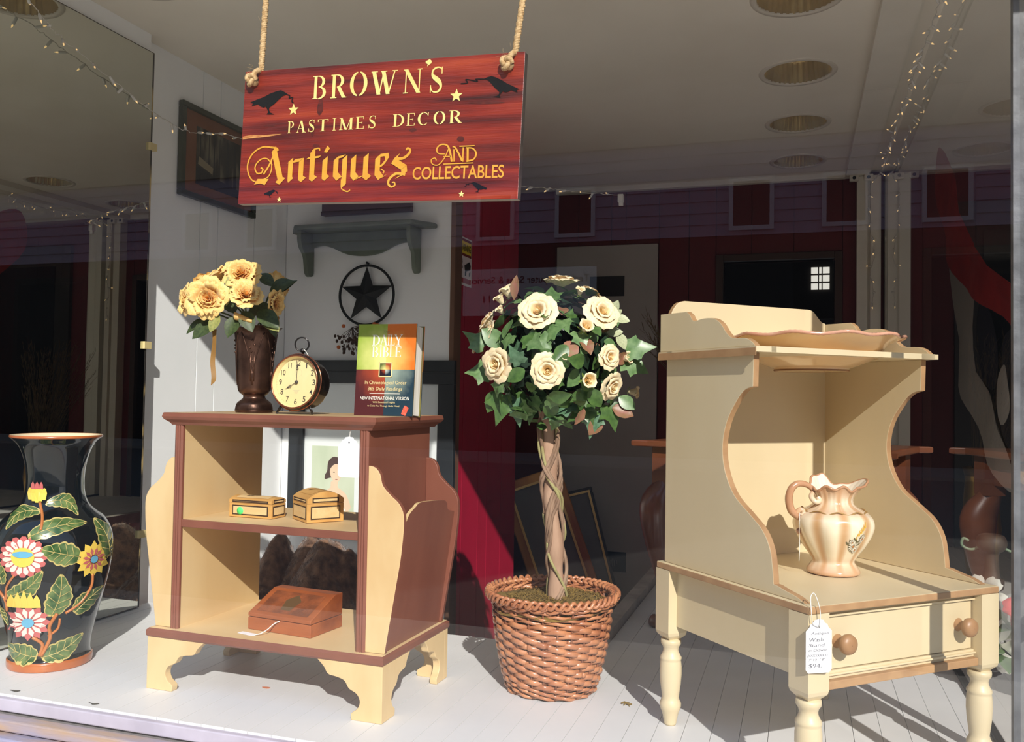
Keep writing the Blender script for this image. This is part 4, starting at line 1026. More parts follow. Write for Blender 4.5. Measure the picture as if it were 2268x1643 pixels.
def hand(ang, L, name, spade):
    m = M(); w_ = 0.0009
    ca, sa = math.cos(ang), math.sin(ang)
    P = lambda s, q: (s * ca - q * sa, -0.009, s * sa + q * ca)
    m.poly([P(-0.006, w_), P(-0.006, -w_), P(L, -w_ * 0.5), P(L, w_ * 0.5)])
    c = spade; k = 16
    ro, ri = 0.0036, 0.0021
    o = [P(c + ro * math.cos(2 * PI * i / k), ro * math.sin(2 * PI * i / k)) for i in range(k)]; i_ = [P(c + ri * math.cos(2 * PI * i / k), ri * math.sin(2 * PI * i / k)) for i in range(k)]
    m.add(o + i_, [(i, (i + 1) % k, k + (i + 1) % k, k + i) for i in range(k)])
    m.poly([P(c + 0.004, 0.0028), P(c + 0.004, -0.0028), P(c + 0.012, 0)])
    m.build(name, CN, cb)
hand(PI / 2 + 0.02, 0.052, 'minute_hand', 0.034); hand(PI / 2 - 8 * PI / 6, 0.034, 'hour_hand', 0.020)
m = M(); m.lathe([(0.0003, -0.0115), (0.004, -0.011), (0.0045, -0.0085)], 20, axis='y'); m.build('hub', CN, cb)
M().lathe([(0.0005, -0.0172), (0.0640, -0.0168)], 48, axis='y', smooth=False).build('crystal', PICTGLASS, cb)
for sx in (-1, 1):
    m = M(); m.tube([(sx * 0.036, -0.004, 0.028), (sx * 0.050, -0.010, 0.0035)], [0.0042, 0.0026], 10); m.ball((sx * 0.050, -0.010, 0.003), 0.003, 10); m.build('leg', CB, ck)
m = M(); m.lathe([(0.003, 0), (0.003, 0.008), (0.006, 0.009), (0.0068, 0.013), (0.005, 0.018), (0.0005, 0.019)], 16, c=(0.003, 0.016, CZ + 0.066)); m.build('stem', CB, ck)
hr = M(); hr.tube([(0.017 * math.cos(t), 0.0, 0.017 * math.sin(t)) for t in [2 * PI * i / 36 for i in range(36)]], 0.0020, 8, closed=True); hr.build('carry_ring', CB, ck, loc=(0.000, 0.016, CZ + 0.0945), rot=(0, 0, 0.35))
M().tube(smooth_line([(0.004, 0.014, CZ + 0.084), (0.013, 0.011, CZ + 0.078), (0.020, 0.014, CZ + 0.066), (0.018, 0.016, CZ + 0.064), (0.012, 0.014, CZ + 0.076)], 5), 0.0010, 6).build('tag_string', STRING, ck)

# ------------------------------------------------------------------ upright hardback
BKW, BKH, BKT = 0.158, 0.224, 0.046
bk_ = thing('hardback_book', 'upright hardback daily bible in four bright colours, on top of the bookcase', 'book', cabpt(0.467, 0.165, 0.6705), -0.02)
bk_.rotation_euler = (-0.07, 0, -0.02)
def cover_mat(name, c_in, c_out, cx, cz, rad):
    m = bpy.data.materials.new(name); m.use_nodes = True; nt = m.node_tree; b = nt.nodes['Principled BSDF']; b.inputs['Roughness'].default_value = 0.22
    tc = nt.nodes.new('ShaderNodeTexCoord'); mp = nt.nodes.new('ShaderNodeMapping'); mp.inputs['Location'].default_value = (-cx / rad, 0, -cz / rad); mp.inputs['Scale'].default_value = (1 / rad, 0, 1 / rad)
    ln = nt.nodes.new('ShaderNodeVectorMath'); ln.operation = 'LENGTH'; nz = nt.nodes.new('ShaderNodeTexNoise'); nz.inputs['Scale'].default_value = 30
    ad = nt.nodes.new('ShaderNodeMath'); ad.operation = 'MULTIPLY_ADD'; ad.inputs[1].default_value = 0.5
    sb = nt.nodes.new('ShaderNodeMath'); sb.operation = 'SUBTRACT'; sb.inputs[1].default_value = 0.25
    rp = nt.nodes.new('ShaderNodeValToRGB'); rp.color_ramp.elements[0].color = lin(c_in); rp.color_ramp.elements[0].position = 0.08; rp.color_ramp.elements[1].color = lin(c_out); rp.color_ramp.elements[1].position = 0.85
    nt.links.new(tc.outputs['Object'], mp.inputs[0]); nt.links.new(mp.outputs[0], ln.inputs[0]); nt.links.new(tc.outputs['Object'], nz.inputs['Vector'])
    nt.links.new(nz.outputs[0], ad.inputs[0]); nt.links.new(ln.outputs['Value'], ad.inputs[2]); nt.links.new(ad.outputs[0], sb.inputs[0]); nt.links.new(sb.outputs[0], rp.inputs[0]); nt.links.new(rp.outputs[0], b.inputs['Base Color'])
    return m
cx_, cz_ = 0.080, 0.112
QT = [cover_mat('cover_lime', (238, 236, 150), (150, 176, 66), cx_, 0.135, 0.11), cover_mat('cover_orange', (246, 216, 120), (222, 120, 44), cx_, 0.135, 0.09), cover_mat('cover_brick', (190, 84, 52), (84, 42, 44), cx_, cz_, 0.10), cover_mat('cover_teal', (168, 186, 170), (40, 62, 76), cx_, cz_, 0.10)]
SPN = mat('book_spine', (120, 118, 60), 0.3, c2=(96, 60, 44), nscale=6, stretch=(0.2, 0.2, 1))
m = M(); m.box((0, 0, 0), (BKW, 0.003, BKH), 4); m.box((0.002, 0.003, 0), (0.006, BKT - 0.003, BKH), 4); m.box((0, BKT - 0.003, 0), (BKW, BKT, BKH), 4)
for x0, z0, x1, z1, mi in ((0, cz_, cx_, BKH, 0), (cx_, cz_, BKW, BKH, 1), (0, 0, cx_, cz_, 2), (cx_, 0, BKW, cz_, 3)): m.poly([(x0, -0.0003, z0), (x1, -0.0003, z0), (x1, -0.0003, z1), (x0, -0.0003, z1)], mi)
for z0, z1, mi in ((cz_, BKH, 1), (0, cz_, 3)): m.poly([(BKW + 0.0003, BKT - 0.003, z0), (BKW + 0.0003, BKT, z0), (BKW + 0.0003, BKT, z1), (BKW + 0.0003, BKT - 0.003, z1)], mi)
cov = m.build('cover', QT + [SPN], bk_)
M().box((0.006, 0.003, 0.003), (BKW - 0.004, BKT - 0.003, BKH - 0.004)).build('pages', mat('page_edges', (236, 232, 222), 0.8, c2=(214, 208, 196), nscale=200, stretch=(0.05, 1, 0.05)), bk_)
f3 = lambda p, q: (p, -0.0008, q)
LWH = mat('cover_white_print', (246, 244, 230), 0.5); LCR = mat('cover_cream_print', (240, 220, 160), 0.5)
m = M()
for i, ch in enumerate('DAILY'): put_glyph(m, ch, f3, 0.040 + (0, 0.021, 0.040, 0.048, 0.060)[i], 0.1715, (0.022, 0.021, 0.009, 0.014, 0.022)[i], 0.026)
for i, ch in enumerate('BIBLE'): put_glyph(m, ch, f3, 0.041 + (0, 0.019, 0.029, 0.047, 0.062)[i], 0.1425, (0.018, 0.009, 0.017, 0.015, 0.018)[i], 0.026)
put_text(m, 'NEW INTERNATIONAL VERSION', f3, 0.015, 0.0385, 0.132, 0.0078, bold=0.008)
m.poly([f3(0.040, 0.0530), f3(0.122, 0.0530), f3(0.122, 0.0540), f3(0.040, 0.0540)]); stuff(m.build('lettering', LWH, cov))
m = M(); put_text(m, 'In Chronological Order', f3, 0.026, 0.0735, 0.112, 0.0112); put_text(m, '365 Daily Readings', f3, 0.035, 0.0585, 0.092, 0.0112)
put_text(m, 'With Devotional Insights', f3, 0.050, 0.0290, 0.060, 0.0055); put_text(m, "to Guide You Through God's Word", f3, 0.036, 0.0205, 0.086, 0.0055); stuff(m.build('lettering', LCR, cov))
m = M(); put_text(m, 'The', f3, 0.067, 0.2015, 0.018, 0.007, shear=0.3); m.build('lettering', mat('cover_script', (150, 146, 90), 0.5), cov)
m = M()
for x0, z0, x1, z1 in ((0.062, 0.094, 0.098, 0.0965), (0.062, 0.1275, 0.098, 0.130), (0.062, 0.094, 0.0645, 0.130), (0.0955, 0.094, 0.098, 0.130)): m.box((x0, -0.0014, z0), (x1, -0.0005, z1))
m.build('emblem_border', LCR, cov)
EQ = [cover_mat('emblem_a', (246, 240, 150), (96, 110, 60), 0.080, 0.112, 0.018), cover_mat('emblem_b', (246, 210, 120), (170, 80, 50), 0.080, 0.112, 0.016), cover_mat('emblem_c', (180, 80, 50), (50, 30, 34), 0.080, 0.112, 0.014), cover_mat('emblem_d', (200, 210, 200), (36, 54, 70), 0.080, 0.112, 0.016)]
m = M()
for i, (x0, z0) in enumerate(((0.0645, 0.112), (0.080, 0.112), (0.0645, 0.0965), (0.080, 0.0965))): m.poly([(x0, -0.0010, z0), (x0 + 0.0155, -0.0010, z0), (x0 + 0.0155, -0.0010, z0 + 0.0155), (x0, -0.0010, z0 + 0.0155)], i)
m.build('emblem', EQ, cov)
M().prism([(0.128, 0.005), (0.139, 0.0005), (0.147, 0.0185), (0.146, 0.021), (0.137, 0.0255), (0.135, 0.024)], 'xz', -0.0012, -0.0004).build('price_sticker', mat('red_sticker', (236, 70, 50), 0.5, c2=(244, 120, 96), nscale=300), cov)

# ------------------------------------------------------------------ basin and pitcher
def wpt(a, b, z):
    c, s_ = math.cos(0.7496), math.sin(0.7496)
    return (0.0184 + a * c - b * s_, 1.6488 + a * s_ + b * c, z)
def glaze(name, lobes, zt):
    """cream glaze shading to tan in the flutes and towards foot and rim"""
    m = bpy.data.materials.new(name); m.use_nodes = True; nt = m.node_tree; b = nt.nodes['Principled BSDF']
    b.inputs['Roughness'].default_value = 0.16; b.inputs['Coat Weight'].default_value = 0.5; b.inputs['Coat Roughness'].default_value = 0.05
    tc = nt.nodes.new('ShaderNodeTexCoord'); sp = nt.nodes.new('ShaderNodeSeparateXYZ'); nt.links.new(tc.outputs['Object'], sp.inputs[0])
    at = nt.nodes.new('ShaderNodeMath'); at.operation = 'ARCTAN2'; nt.links.new(sp.outputs['Y'], at.inputs[0]); nt.links.new(sp.outputs['X'], at.inputs[1])
    ml_ = nt.nodes.new('ShaderNodeMath'); ml_.operation = 'MULTIPLY'; ml_.inputs[1].default_value = lobes; nt.links.new(at.outputs[0], ml_.inputs[0])
    cs = nt.nodes.new('ShaderNodeMath'); cs.operation = 'COSINE'; nt.links.new(ml_.outputs[0], cs.inputs[0])
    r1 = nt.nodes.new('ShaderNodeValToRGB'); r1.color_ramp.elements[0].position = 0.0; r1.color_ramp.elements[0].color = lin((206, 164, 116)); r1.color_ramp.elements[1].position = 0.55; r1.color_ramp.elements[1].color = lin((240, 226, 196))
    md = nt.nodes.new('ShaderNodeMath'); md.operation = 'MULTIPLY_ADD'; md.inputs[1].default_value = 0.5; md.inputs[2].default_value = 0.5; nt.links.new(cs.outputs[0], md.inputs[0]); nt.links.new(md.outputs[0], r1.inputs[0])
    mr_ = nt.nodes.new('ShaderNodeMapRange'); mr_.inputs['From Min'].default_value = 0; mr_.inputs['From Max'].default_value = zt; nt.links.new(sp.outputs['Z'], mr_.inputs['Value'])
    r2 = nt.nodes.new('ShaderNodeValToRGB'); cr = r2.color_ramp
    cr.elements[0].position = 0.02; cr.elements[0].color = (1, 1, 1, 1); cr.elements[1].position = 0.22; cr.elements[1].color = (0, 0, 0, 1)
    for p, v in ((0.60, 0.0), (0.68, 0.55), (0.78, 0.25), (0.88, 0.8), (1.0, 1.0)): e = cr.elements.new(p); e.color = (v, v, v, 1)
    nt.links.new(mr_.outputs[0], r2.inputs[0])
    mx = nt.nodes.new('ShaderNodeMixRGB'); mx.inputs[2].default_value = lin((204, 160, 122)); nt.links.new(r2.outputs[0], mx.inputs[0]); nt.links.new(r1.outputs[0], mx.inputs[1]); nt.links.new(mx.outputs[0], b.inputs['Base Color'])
    return m
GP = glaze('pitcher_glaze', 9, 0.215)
PIN = mat('pitcher_inside', (238, 226, 204), 0.2, coat=0.4)
TANG = mat('tan_glaze', (196, 150, 112), 0.2, c2=(176, 126, 92), nscale=14, coat=0.5)
GLD = mat('worn_gilt', (176, 140, 84), 0.3, 0.3)
pi_ = thing('pitcher', 'fluted cream and tan china pitcher with daisies, standing in the wash stand', 'pitcher', wpt(0.276, 0.219, 0.3585), 0.42)
pi_.scale = (0.92, 0.92, 0.92)
pk = smooth_line([(0.050, 0.0), (0.058, 0.003), (0.058, 0.010), (0.050, 0.022), (0.046, 0.030), (0.052, 0.042), (0.068, 0.066), (0.082, 0.092), (0.088, 0.112), (0.086, 0.128), (0.077, 0.139), (0.067, 0.145), (0.054, 0.152), (0.045, 0.159), (0.0415, 0.167), (0.042, 0.176), (0.0465, 0.186), (0.053, 0.194)], 4)
def pmod(t, r, z, j):
    fl_ = 1 + 0.035 * math.cos(9 * t) * max(0.0, math.sin(PI * min(1, max(0, (z - 0.02) / 0.12)))) + 0.012 * math.cos(26 * t) * (z > 0.14) * (z < 0.2)
    f = max(0.0, (z - 0.160) / 0.034)
    d = math.cos(t)
    spout = f * f * (0.028 * max(0, d) ** 5)
    zz = z + f * f * (0.022 * max(0, d) ** 6 + 0.0045 * math.cos(8 * t) * (1 - max(0, d) ** 4) + 0.030 * max(0, math.cos(t - 1.9)) ** 4 + 0.016 * max(0, math.cos(t + 1.9)) ** 4 * 0.4)
    return r * fl_ + spout, zz
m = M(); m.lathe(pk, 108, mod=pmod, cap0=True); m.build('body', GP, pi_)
m = M(); m.lathe([(max(0.0005, r - 0.004), z) for r, z in pk[::-1] if z > 0.05] + [(0.0005, 0.05)], 108, mod=pmod); m.build('inner_wall', PIN, pi_)
m = M(); m.tube([(lambda q: (q[0] * math.cos(t), q[0] * math.sin(t), q[1]))(pmod(t, 0.0515, 0.1937, 0)) for t in [2 * PI * i / 108 for i in range(108)]], 0.0030, 6, closed=True); m.build('rim', TANG, pi_)
m = M(); m.tube([(0.0712 * math.cos(t), 0.0712 * math.sin(t), 0.1440 + 0.003 * math.cos(10 * t)) for t in [2 * PI * i / 120 for i in range(120)]], 0.0017, 6, closed=True); m.build('shoulder_line', GLD, pi_)
m = M()
m.tube(smooth_line([(-0.046, 0, 0.188), (-0.062, 0, 0.201), (-0.084, 0, 0.205), (-0.100, 0, 0.195), (-0.107, 0, 0.176), (-0.106, 0, 0.158), (-0.100, 0, 0.142), (-0.088, 0, 0.132), (-0.078, 0, 0.124), (-0.076, 0, 0.110), (-0.080, 0, 0.098), (-0.088, 0, 0.096)], 5), [0.0055 + 0.0035 * math.sin(PI * i / 55.0) for i in range(56)], 12)
hd_ = m.build('handle', TANG, pi_)
m = M(); m.tube(smooth_line([(-0.092, 0.0, 0.134), (-0.082, -0.004, 0.146), (-0.074, -0.006, 0.140), (-0.080, -0.006, 0.132)], 5), 0.006, 10); m.tube(smooth_line([(-0.052, -0.004, 0.184), (-0.060, -0.014, 0.176), (-0.054, -0.022, 0.166), (-0.043, -0.020, 0.168), (-0.046, -0.016, 0.176)], 5), 0.006, 10); m.build('scroll', GP, hd_)
# daisy decal, wrapped on the flute that faces the window
def pit(a, z, e=0.0012):
    r = 0.0; 
    for (r0, z0), (r1, z1) in zip(pk[:-1], pk[1:]):
        if z0 <= z <= z1: r = r0 + (r1 - r0) * (z - z0) / max(1e-6, z1 - z0)
    q = pmod(a, r, z, 0)[0] + e
    return (q * math.cos(a), q * math.sin(a), z)
DA = [mat('daisy_white', (238, 228, 206), 0.3), mat('daisy_eye', (196, 120, 50), 0.3), mat('decal_leaf', (104, 96, 58), 0.3), mat('decal_wheat', (226, 178, 70), 0.3)]
A0 = -1.45
def daisy(a, z, r):
    m = M(); n = 12
    for i in range(n):
        t = 2 * PI * i / n
        m.poly([pit(a + (r * f * math.cos(t + w_)) / 0.086, z + r * f * math.sin(t + w_), 0.0016 + 0.0002 * (i % 2)) for f, w_ in ((0.2, 0), (0.7, -0.2), (1.0, -0.13), (1.0, 0.13), (0.7, 0.2))], 0)
        m.poly([pit(a + (r * f * math.cos(t + w_)) / 0.086, z + r * f * math.sin(t + w_), 0.0013) for f, w_ in ((0.15, 0), (0.7, -0.27), (1.09, -0.19), (1.09, 0.19), (0.7, 0.27))], 2)
    m.poly([pit(a + 0.24 * r * math.cos(2 * PI * i / 8) / 0.086, z + 0.24 * r * math.sin(2 * PI * i / 8), 0.0021) for i in range(8)], 1)
    m.build('painted_daisy', DA, pi_)
m = M()
for i in range(14):
    a = A0 + rnd.uniform(-0.20, 0.14); z = 0.062 + rnd.uniform(0, 0.03); t = rnd.uniform(0, 2 * PI)
    m.poly([pit(a + q * math.cos(t + w_) / 0.086, z + q * math.sin(t + w_), 0.0011) for q, w_ in ((0.0, 0), (0.009, -0.25), (0.015, 0), (0.009, 0.25))], 2)
for i in range(9):
    a = A0 + 0.02 + 0.035 * i; z = 0.090 + 0.003 * i + 0.004 * (i % 2)
    m.poly([pit(a + x / 0.086, z + y, 0.0012) for x, y in ((-0.002, 0), (0.001, 0.002), (0.004, 0.016), (0.001, 0.012))], 3)
m.build('painted_sprig', DA, pi_)
daisy(A0, 0.073, 0.011); daisy(A0 + 0.24, 0.090, 0.0098); daisy(A0 + 0.10, 0.064, 0.008); daisy(A0 - 0.06, 0.082, 0.007)
M().tube(smooth_line([(-0.086, -0.012, 0.140), (-0.088, -0.013, 0.10), (-0.087, -0.013, 0.075), (-0.0885, -0.013, 0.072), (-0.0865, -0.013, 0.068), (-0.088, -0.013, 0.03)], 4), 0.0009, 5).build('tag_string', STRING, pi_)
# basin
BG = mat('basin_glaze', (238, 206, 158), 0.18, c2=(232, 192, 142), nscale=5, coat=0.5)
BRM = mat('basin_rim_glaze', (214, 164, 138), 0.18, c2=(204, 146, 118), nscale=20, coat=0.5)
ba = thing('wash_basin', 'wide shallow peach china basin with wavy rim, set in the wash stand top', 'basin', wpt(0.289, 0.300, 0.788), 0.0)
bq = smooth_line([(0.076, 0.0), (0.080, 0.001), (0.081, 0.006), (0.098, 0.012), (0.120, 0.021), (0.134, 0.0285), (0.141, 0.037), (0.150, 0.048), (0.160, 0.058), (0.174, 0.066), (0.190, 0.0720)], 4)
def bmod(t, r, z, j):
    f = max(0, (z - 0.04) / 0.032)
    return r + f * f * 0.0035 * math.cos(11 * t), z + f * f * 0.0022 * math.cos(11 * t + 0.7)
m = M(); m.lathe(bq, 110, mod=bmod, cap0=True); m.lathe([(max(0.001, r - 0.003), z + 0.003) for r, z in bq[::-1] if z > 0.004] + [(0.001, 0.0065)], 110, mod=bmod); m.build('bowl', BG, ba)
m = M(); m.tube([(lambda q: (q[0] * math.cos(t), q[0] * math.sin(t), q[1]))(bmod(t, 0.1890, 0.0730, 0)) for t in [2 * PI * i / 220 for i in range(220)]], [0.0034 + 0.0006 * (i % 2) for i in range(220)], 7, closed=True); m.build('rim', BRM, ba)
m = M(); m.tube([(0.0785 * math.cos(t), 0.0785 * math.sin(t), 0.0015) for t in [2 * PI * i / 60 for i in range(60)]], 0.0022, 6, closed=True); m.build('foot_ring', mat('basin_foot', (150, 108, 72), 0.4), ba)
# ------------------------------------------------------------------ flowers: shared petal and leaf meshes
def petal_mesh(name, mt, r0, r1, h0, h1, spread, curl, ruff, seed, nu=7, nv=7, notch=0.0, width=1.0):
    """one cupped petal around +Z: starts near the axis low down, rises and opens outward"""
    q = random.Random(seed); ph = q.uniform(0, 6)
    def fn(u, v):
        s = (u - 0.5) * 2; t = v
        wd = spread * width * (0.35 + 0.65 * math.sin(PI * min(1.0, 0.12 + t * 0.62))) * (1 - 0.30 * max(0, t - 0.8) / 0.2)
        a = s * wd
        r = r0 + (r1 - r0) * (t ** 0.8) + curl * max(0, t - 0.6) ** 2 * 6 * (1 - 0.4 * s * s)
        z = h0 + (h1 - h0) * math.sin(t * PI / 2) - abs(curl) * 1.4 * max(0, t - 0.72) ** 2 * 6 - (0.22 * abs(s) ** 3) * (h1 - h0) * t - notch * (1 - abs(s)) * max(0, t - 0.85) * 4 * r1
        k = ruff * t * t * math.sin(s * 6 + ph); r += k; z += k * 0.8 * math.cos(s * 5 + ph)
        return (r * math.cos(a), r * math.sin(a), z)
    m = M(); m.grid(fn, nu, nv); return m.mesh(name, mt)
ROSE = mat('rose_cream', (246, 230, 192), 0.55, c2=(240, 218, 170), nscale=12, sheen=0.2)
ROSEC = mat('rose_heart', (244, 218, 160), 0.55, c2=(246, 230, 190), nscale=60)
SEPAL = mat('sepal_green', (124, 146, 66), 0.5)
def heart_mesh(name, mt, R, H, layers, seed):
    q = random.Random(seed); m = M()
    for l in range(layers):
        r0 = R * (0.10 + 0.9 * l / layers); a0 = l * 2.4 + q.uniform(-0.3, 0.3); sp = 1.5
        def fn(u, v, r0=r0, a0=a0, l=l):
            a = a0 + (u - 0.5) * 2 * sp; r = r0 * (0.72 + 0.42 * v ** 2) + R * 0.16 * (u - 0.2) * v + R * 0.05 * math.sin(u * 7 + l)
            z = H * (0.1 + 0.9 * v) * (1.0 - 0.16 * l / layers) - H * 0.18 * abs(u - 0.5) * 2 * v
            return (r * math.cos(a), r * math.sin(a), z)
        m.grid(fn, 9, 4)
    m.lathe([(0.30 * R, 0.15 * H), (0.27 * R, 0.55 * H), (0.16 * R, 0.82 * H), (0.05 * R, 0.86 * H), (0.002 * R, 0.80 * H)], 10, mod=lambda t, r, z, j: (r * (1 + 0.16 * math.sin(t + j)), z))
    return m.mesh(name, mt)
RH = [heart_mesh('rose', ROSEC, 0.30, 0.64, 7, s) for s in (1, 2)]
RP_mid = [petal_mesh('petal', ROSE, 0.18, 0.70, 0.02, 0.56, 0.95, 0.09, 0.025, s) for s in (3, 4, 5)]
RP_in = [petal_mesh('petal', ROSE, 0.12, 0.46, 0.05, 0.62, 1.1, 0.05, 0.02, s) for s in (13, 14)]
RP_out = [petal_mesh('petal', ROSE, 0.16, 1.0, -0.10, 0.36, 0.80, 0.14, 0.04, s) for s in (6, 7, 8)]
BUDH = heart_mesh('rosebud', ROSEC, 0.36, 0.9, 5, 9)
BUDP = [petal_mesh('petal', ROSE, 0.16, 0.56, -0.1, 0.86, 1.15, 0.06, 0.03, s) for s in (11, 12)]
def sep_mesh():
    m = M()
    for i in range(5):
        a = 2 * PI * i / 5
        m.grid(lambda u, v, a=a: ((0.12 + 0.55 * v) * math.cos(a + (u - 0.5) * 0.8 * (1 - v)), (0.12 + 0.55 * v) * math.sin(a + (u - 0.5) * 0.8 * (1 - v)), -0.16 + 0.15 * v * v), 2, 4)
    return m.mesh('sepal', SEPAL)
SEPM = sep_mesh()
def rose(parent, loc, nrm, R, spin, n_out=6, n_mid=5):
    h = link('rose', rnd.choice(RH), parent, loc, quat=frame_quat(nrm, spin=spin), scale=R)
    for i in range(4): link('petal', rnd.choice(RP_in), h, rot=(0, 0, 2 * PI * i / 4 + rnd.uniform(-0.2, 0.2)))
    for i in range(n_mid): link('petal', rnd.choice(RP_mid), h, rot=(0, 0, 2 * PI * i / n_mid + rnd.uniform(-0.15, 0.15)))
    for i in range(n_out): link('petal', rnd.choice(RP_out), h, rot=(rnd.uniform(-0.08, 0.08), rnd.uniform(-0.08, 0.08), 2 * PI * i / n_out + rnd.uniform(-0.15, 0.15)), scale=rnd.uniform(0.93, 1.06))
    return h
def rosebud(parent, loc, nrm, R, spin):
    h = link('rosebud', BUDH, parent, loc, quat=frame_quat(nrm, spin=spin), scale=R)
    for i in range(4): link('petal', rnd.choice(BUDP), h, rot=(0, 0, 2 * PI * i / 4 + rnd.uniform(-0.2, 0.2)))
    link('sepal', SEPM, h, loc=(0, 0, -0.05))
    return h
def leaf_mesh(name, mt, outline, fold, droop, ripple=0.0, nl=7):
    """leaf along +Y from the origin, unit length; outline(t) gives the half width"""
    m = M()
    def fn(u, v):
        s = (u - 0.5) * 2; w_ = outline(v)
        x = s * w_; y = v
        z = fold * abs(s) * w_ - droop * v * v + ripple * math.sin(v * 16) * abs(s) * 0.5
        return (x, y, z)
    m.grid(fn, 4, nl); return m.mesh(name, mt)
oval = lambda t: 0.36 * max(0.02, math.sin(PI * min(1, 0.03 + t * 0.97)) ** 0.8) * (1.1 - 0.3 * t)
lance = lambda t: 0.20 * max(0.02, math.sin(PI * min(1, 0.02 + t * 0.98)) ** 0.9)
def ivy_mesh(mt, seed):
    q = random.Random(seed)
    o = [(0, 0), (0.22, -0.10), (0.50, 0.02), (0.40, 0.22), (0.62, 0.46), (0.34, 0.52), (0.22, 0.66), (0.0, 1.08), (-0.22, 0.66), (-0.34, 0.52), (-0.62, 0.46), (-0.40, 0.22), (-0.50, 0.02), (-0.22, -0.10)]
    o = [(x * q.uniform(0.85, 1.1), y * q.uniform(0.92, 1.05)) for x, y in o]
    mid = [(0, 0.12), (0, 0.34), (0, 0.58)]
    m = M()
    zf = lambda x, y: 0.16 * abs(x) - 0.22 * y * y + 0.05 * math.sin(6 * x + 5 * y)
    vs = [(x, y, zf(x, y)) for x, y in o] + [(x, y, zf(x, y) - 0.01) for x, y in mid]
    n = len(o); c = n + 1
    m.add(vs, [(i, (i + 1) % n, c) for i in range(n)], 0, True); return m.mesh('leaf', mt)
GA = mat('ivy_green', (78, 112, 64), 0.36, c2=(118, 148, 96), nscale=3.5, contrast=(0.3, 0.7))
GB = mat('rose_leaf_green', (86, 118, 60), 0.34, c2=(56, 86, 44), nscale=3)
GC = mat('blue_green_leaf', (72, 108, 78), 0.4, c2=(104, 140, 108), nscale=3.5)
GD = mat('bronze_leaf', (128, 104, 66), 0.42, c2=(150, 92, 80), nscale=3)
GE = mat('blush_leaf', (166, 108, 94), 0.42, c2=(140, 122, 82), nscale=3)
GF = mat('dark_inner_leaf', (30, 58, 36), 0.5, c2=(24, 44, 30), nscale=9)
GP_ = mat('pale_leaf', (190, 196, 156), 0.4, c2=(166, 172, 136), nscale=10)
LM = {'ivy': [ivy_mesh(GA, 1), ivy_mesh(GC, 2), ivy_mesh(GA, 3), ivy_mesh(GB, 4)], 'oval': [leaf_mesh('leaf', GB, oval, 0.18, 0.16, 0.02), leaf_mesh('leaf', GB, oval, 0.25, 0.28, 0.02), leaf_mesh('leaf', GA, oval, 0.1, 0.1)],
      'bronze': [leaf_mesh('leaf', GD, oval, 0.2, 0.2, 0.05, 9), leaf_mesh('leaf', GE, oval, 0.2, 0.12, 0.05, 9)], 'lance': [leaf_mesh('leaf', GD, lance, 0.3, 0.1)], 'pale': [leaf_mesh('leaf', GP_, oval, 0.12, 0.1)]}

# ------------------------------------------------------------------ rose topiary in its basket
TC = Vector((-0.583, 2.14, 0.0)); CTR = Vector((0, 0, 0.828))
tp = thing('rose_topiary', 'artificial rose ball topiary on a vine-wrapped stem, planted in the wicker basket', 'topiary', tuple(TC), 0.0)
TOV = Vector((0.264, -0.965, 0.0)); TRT = Vector((0.965, 0.264, 0.0))   # towards the street, and along the window
def onball(dx, dz, R=0.172):
    d2 = dx * dx + dz * dz; dep = math.sqrt(max(0.0, R * R - d2))
    v = TRT * dx + Vector((0, 0, dz)) + TOV * dep
    return CTR + v, (v.normalized() if d2 <= R * R else (TRT * dx + Vector((0, 0, dz))).normalized())
RS = 1.08e-3
for px, py, r, tilt in ((1185, 700, 41, 0.5), (1322, 697, 39, 0.4), (1234, 622, 38, -0.55), (1098, 812, 36, 0.35), (1208, 825, 36, 0.4), (1338, 793, 27, 0.2), (1345, 855, 32, 0.2), (1300, 640, 24, -0.5), (1330, 664, 24, -0.2), (1070, 712, 30, -0.3), (1078, 735, 24, 0.0)):
    p, n = onball((px - 1225) * RS, (785 - py) * RS)
    if tilt > 0: n = (n * (1 - tilt) + TOV * tilt + Vector((0, 0, 0.12)) * tilt).normalized()
    elif tilt < 0: n = (n + Vector((0, 0, 0.7 * -tilt))).normalized()
    rose(tp, p, n, r * RS, rnd.uniform(0, 6))
for px, py, r in ((1286, 735, 20), (1292, 845, 21), (1115, 648, 22), (1098, 664, 18), (1060, 832, 20), (1398, 868, 18), (1376, 795, 18), (1352, 915, 19), (1244, 798, 9), (1052, 776, 18), (1100, 690, 14), (1276, 650, 14)):
    p, n = onball((px - 1225) * RS, (785 - py) * RS)
    rosebud(tp, p, (n + TOV * 0.3 + Vector((0, 0, 0.35))).normalized(), 1.35 * r * RS, rnd.uniform(0, 6))
taken = 0
golden = PI * (3 - math.sqrt(5))
NL = 268
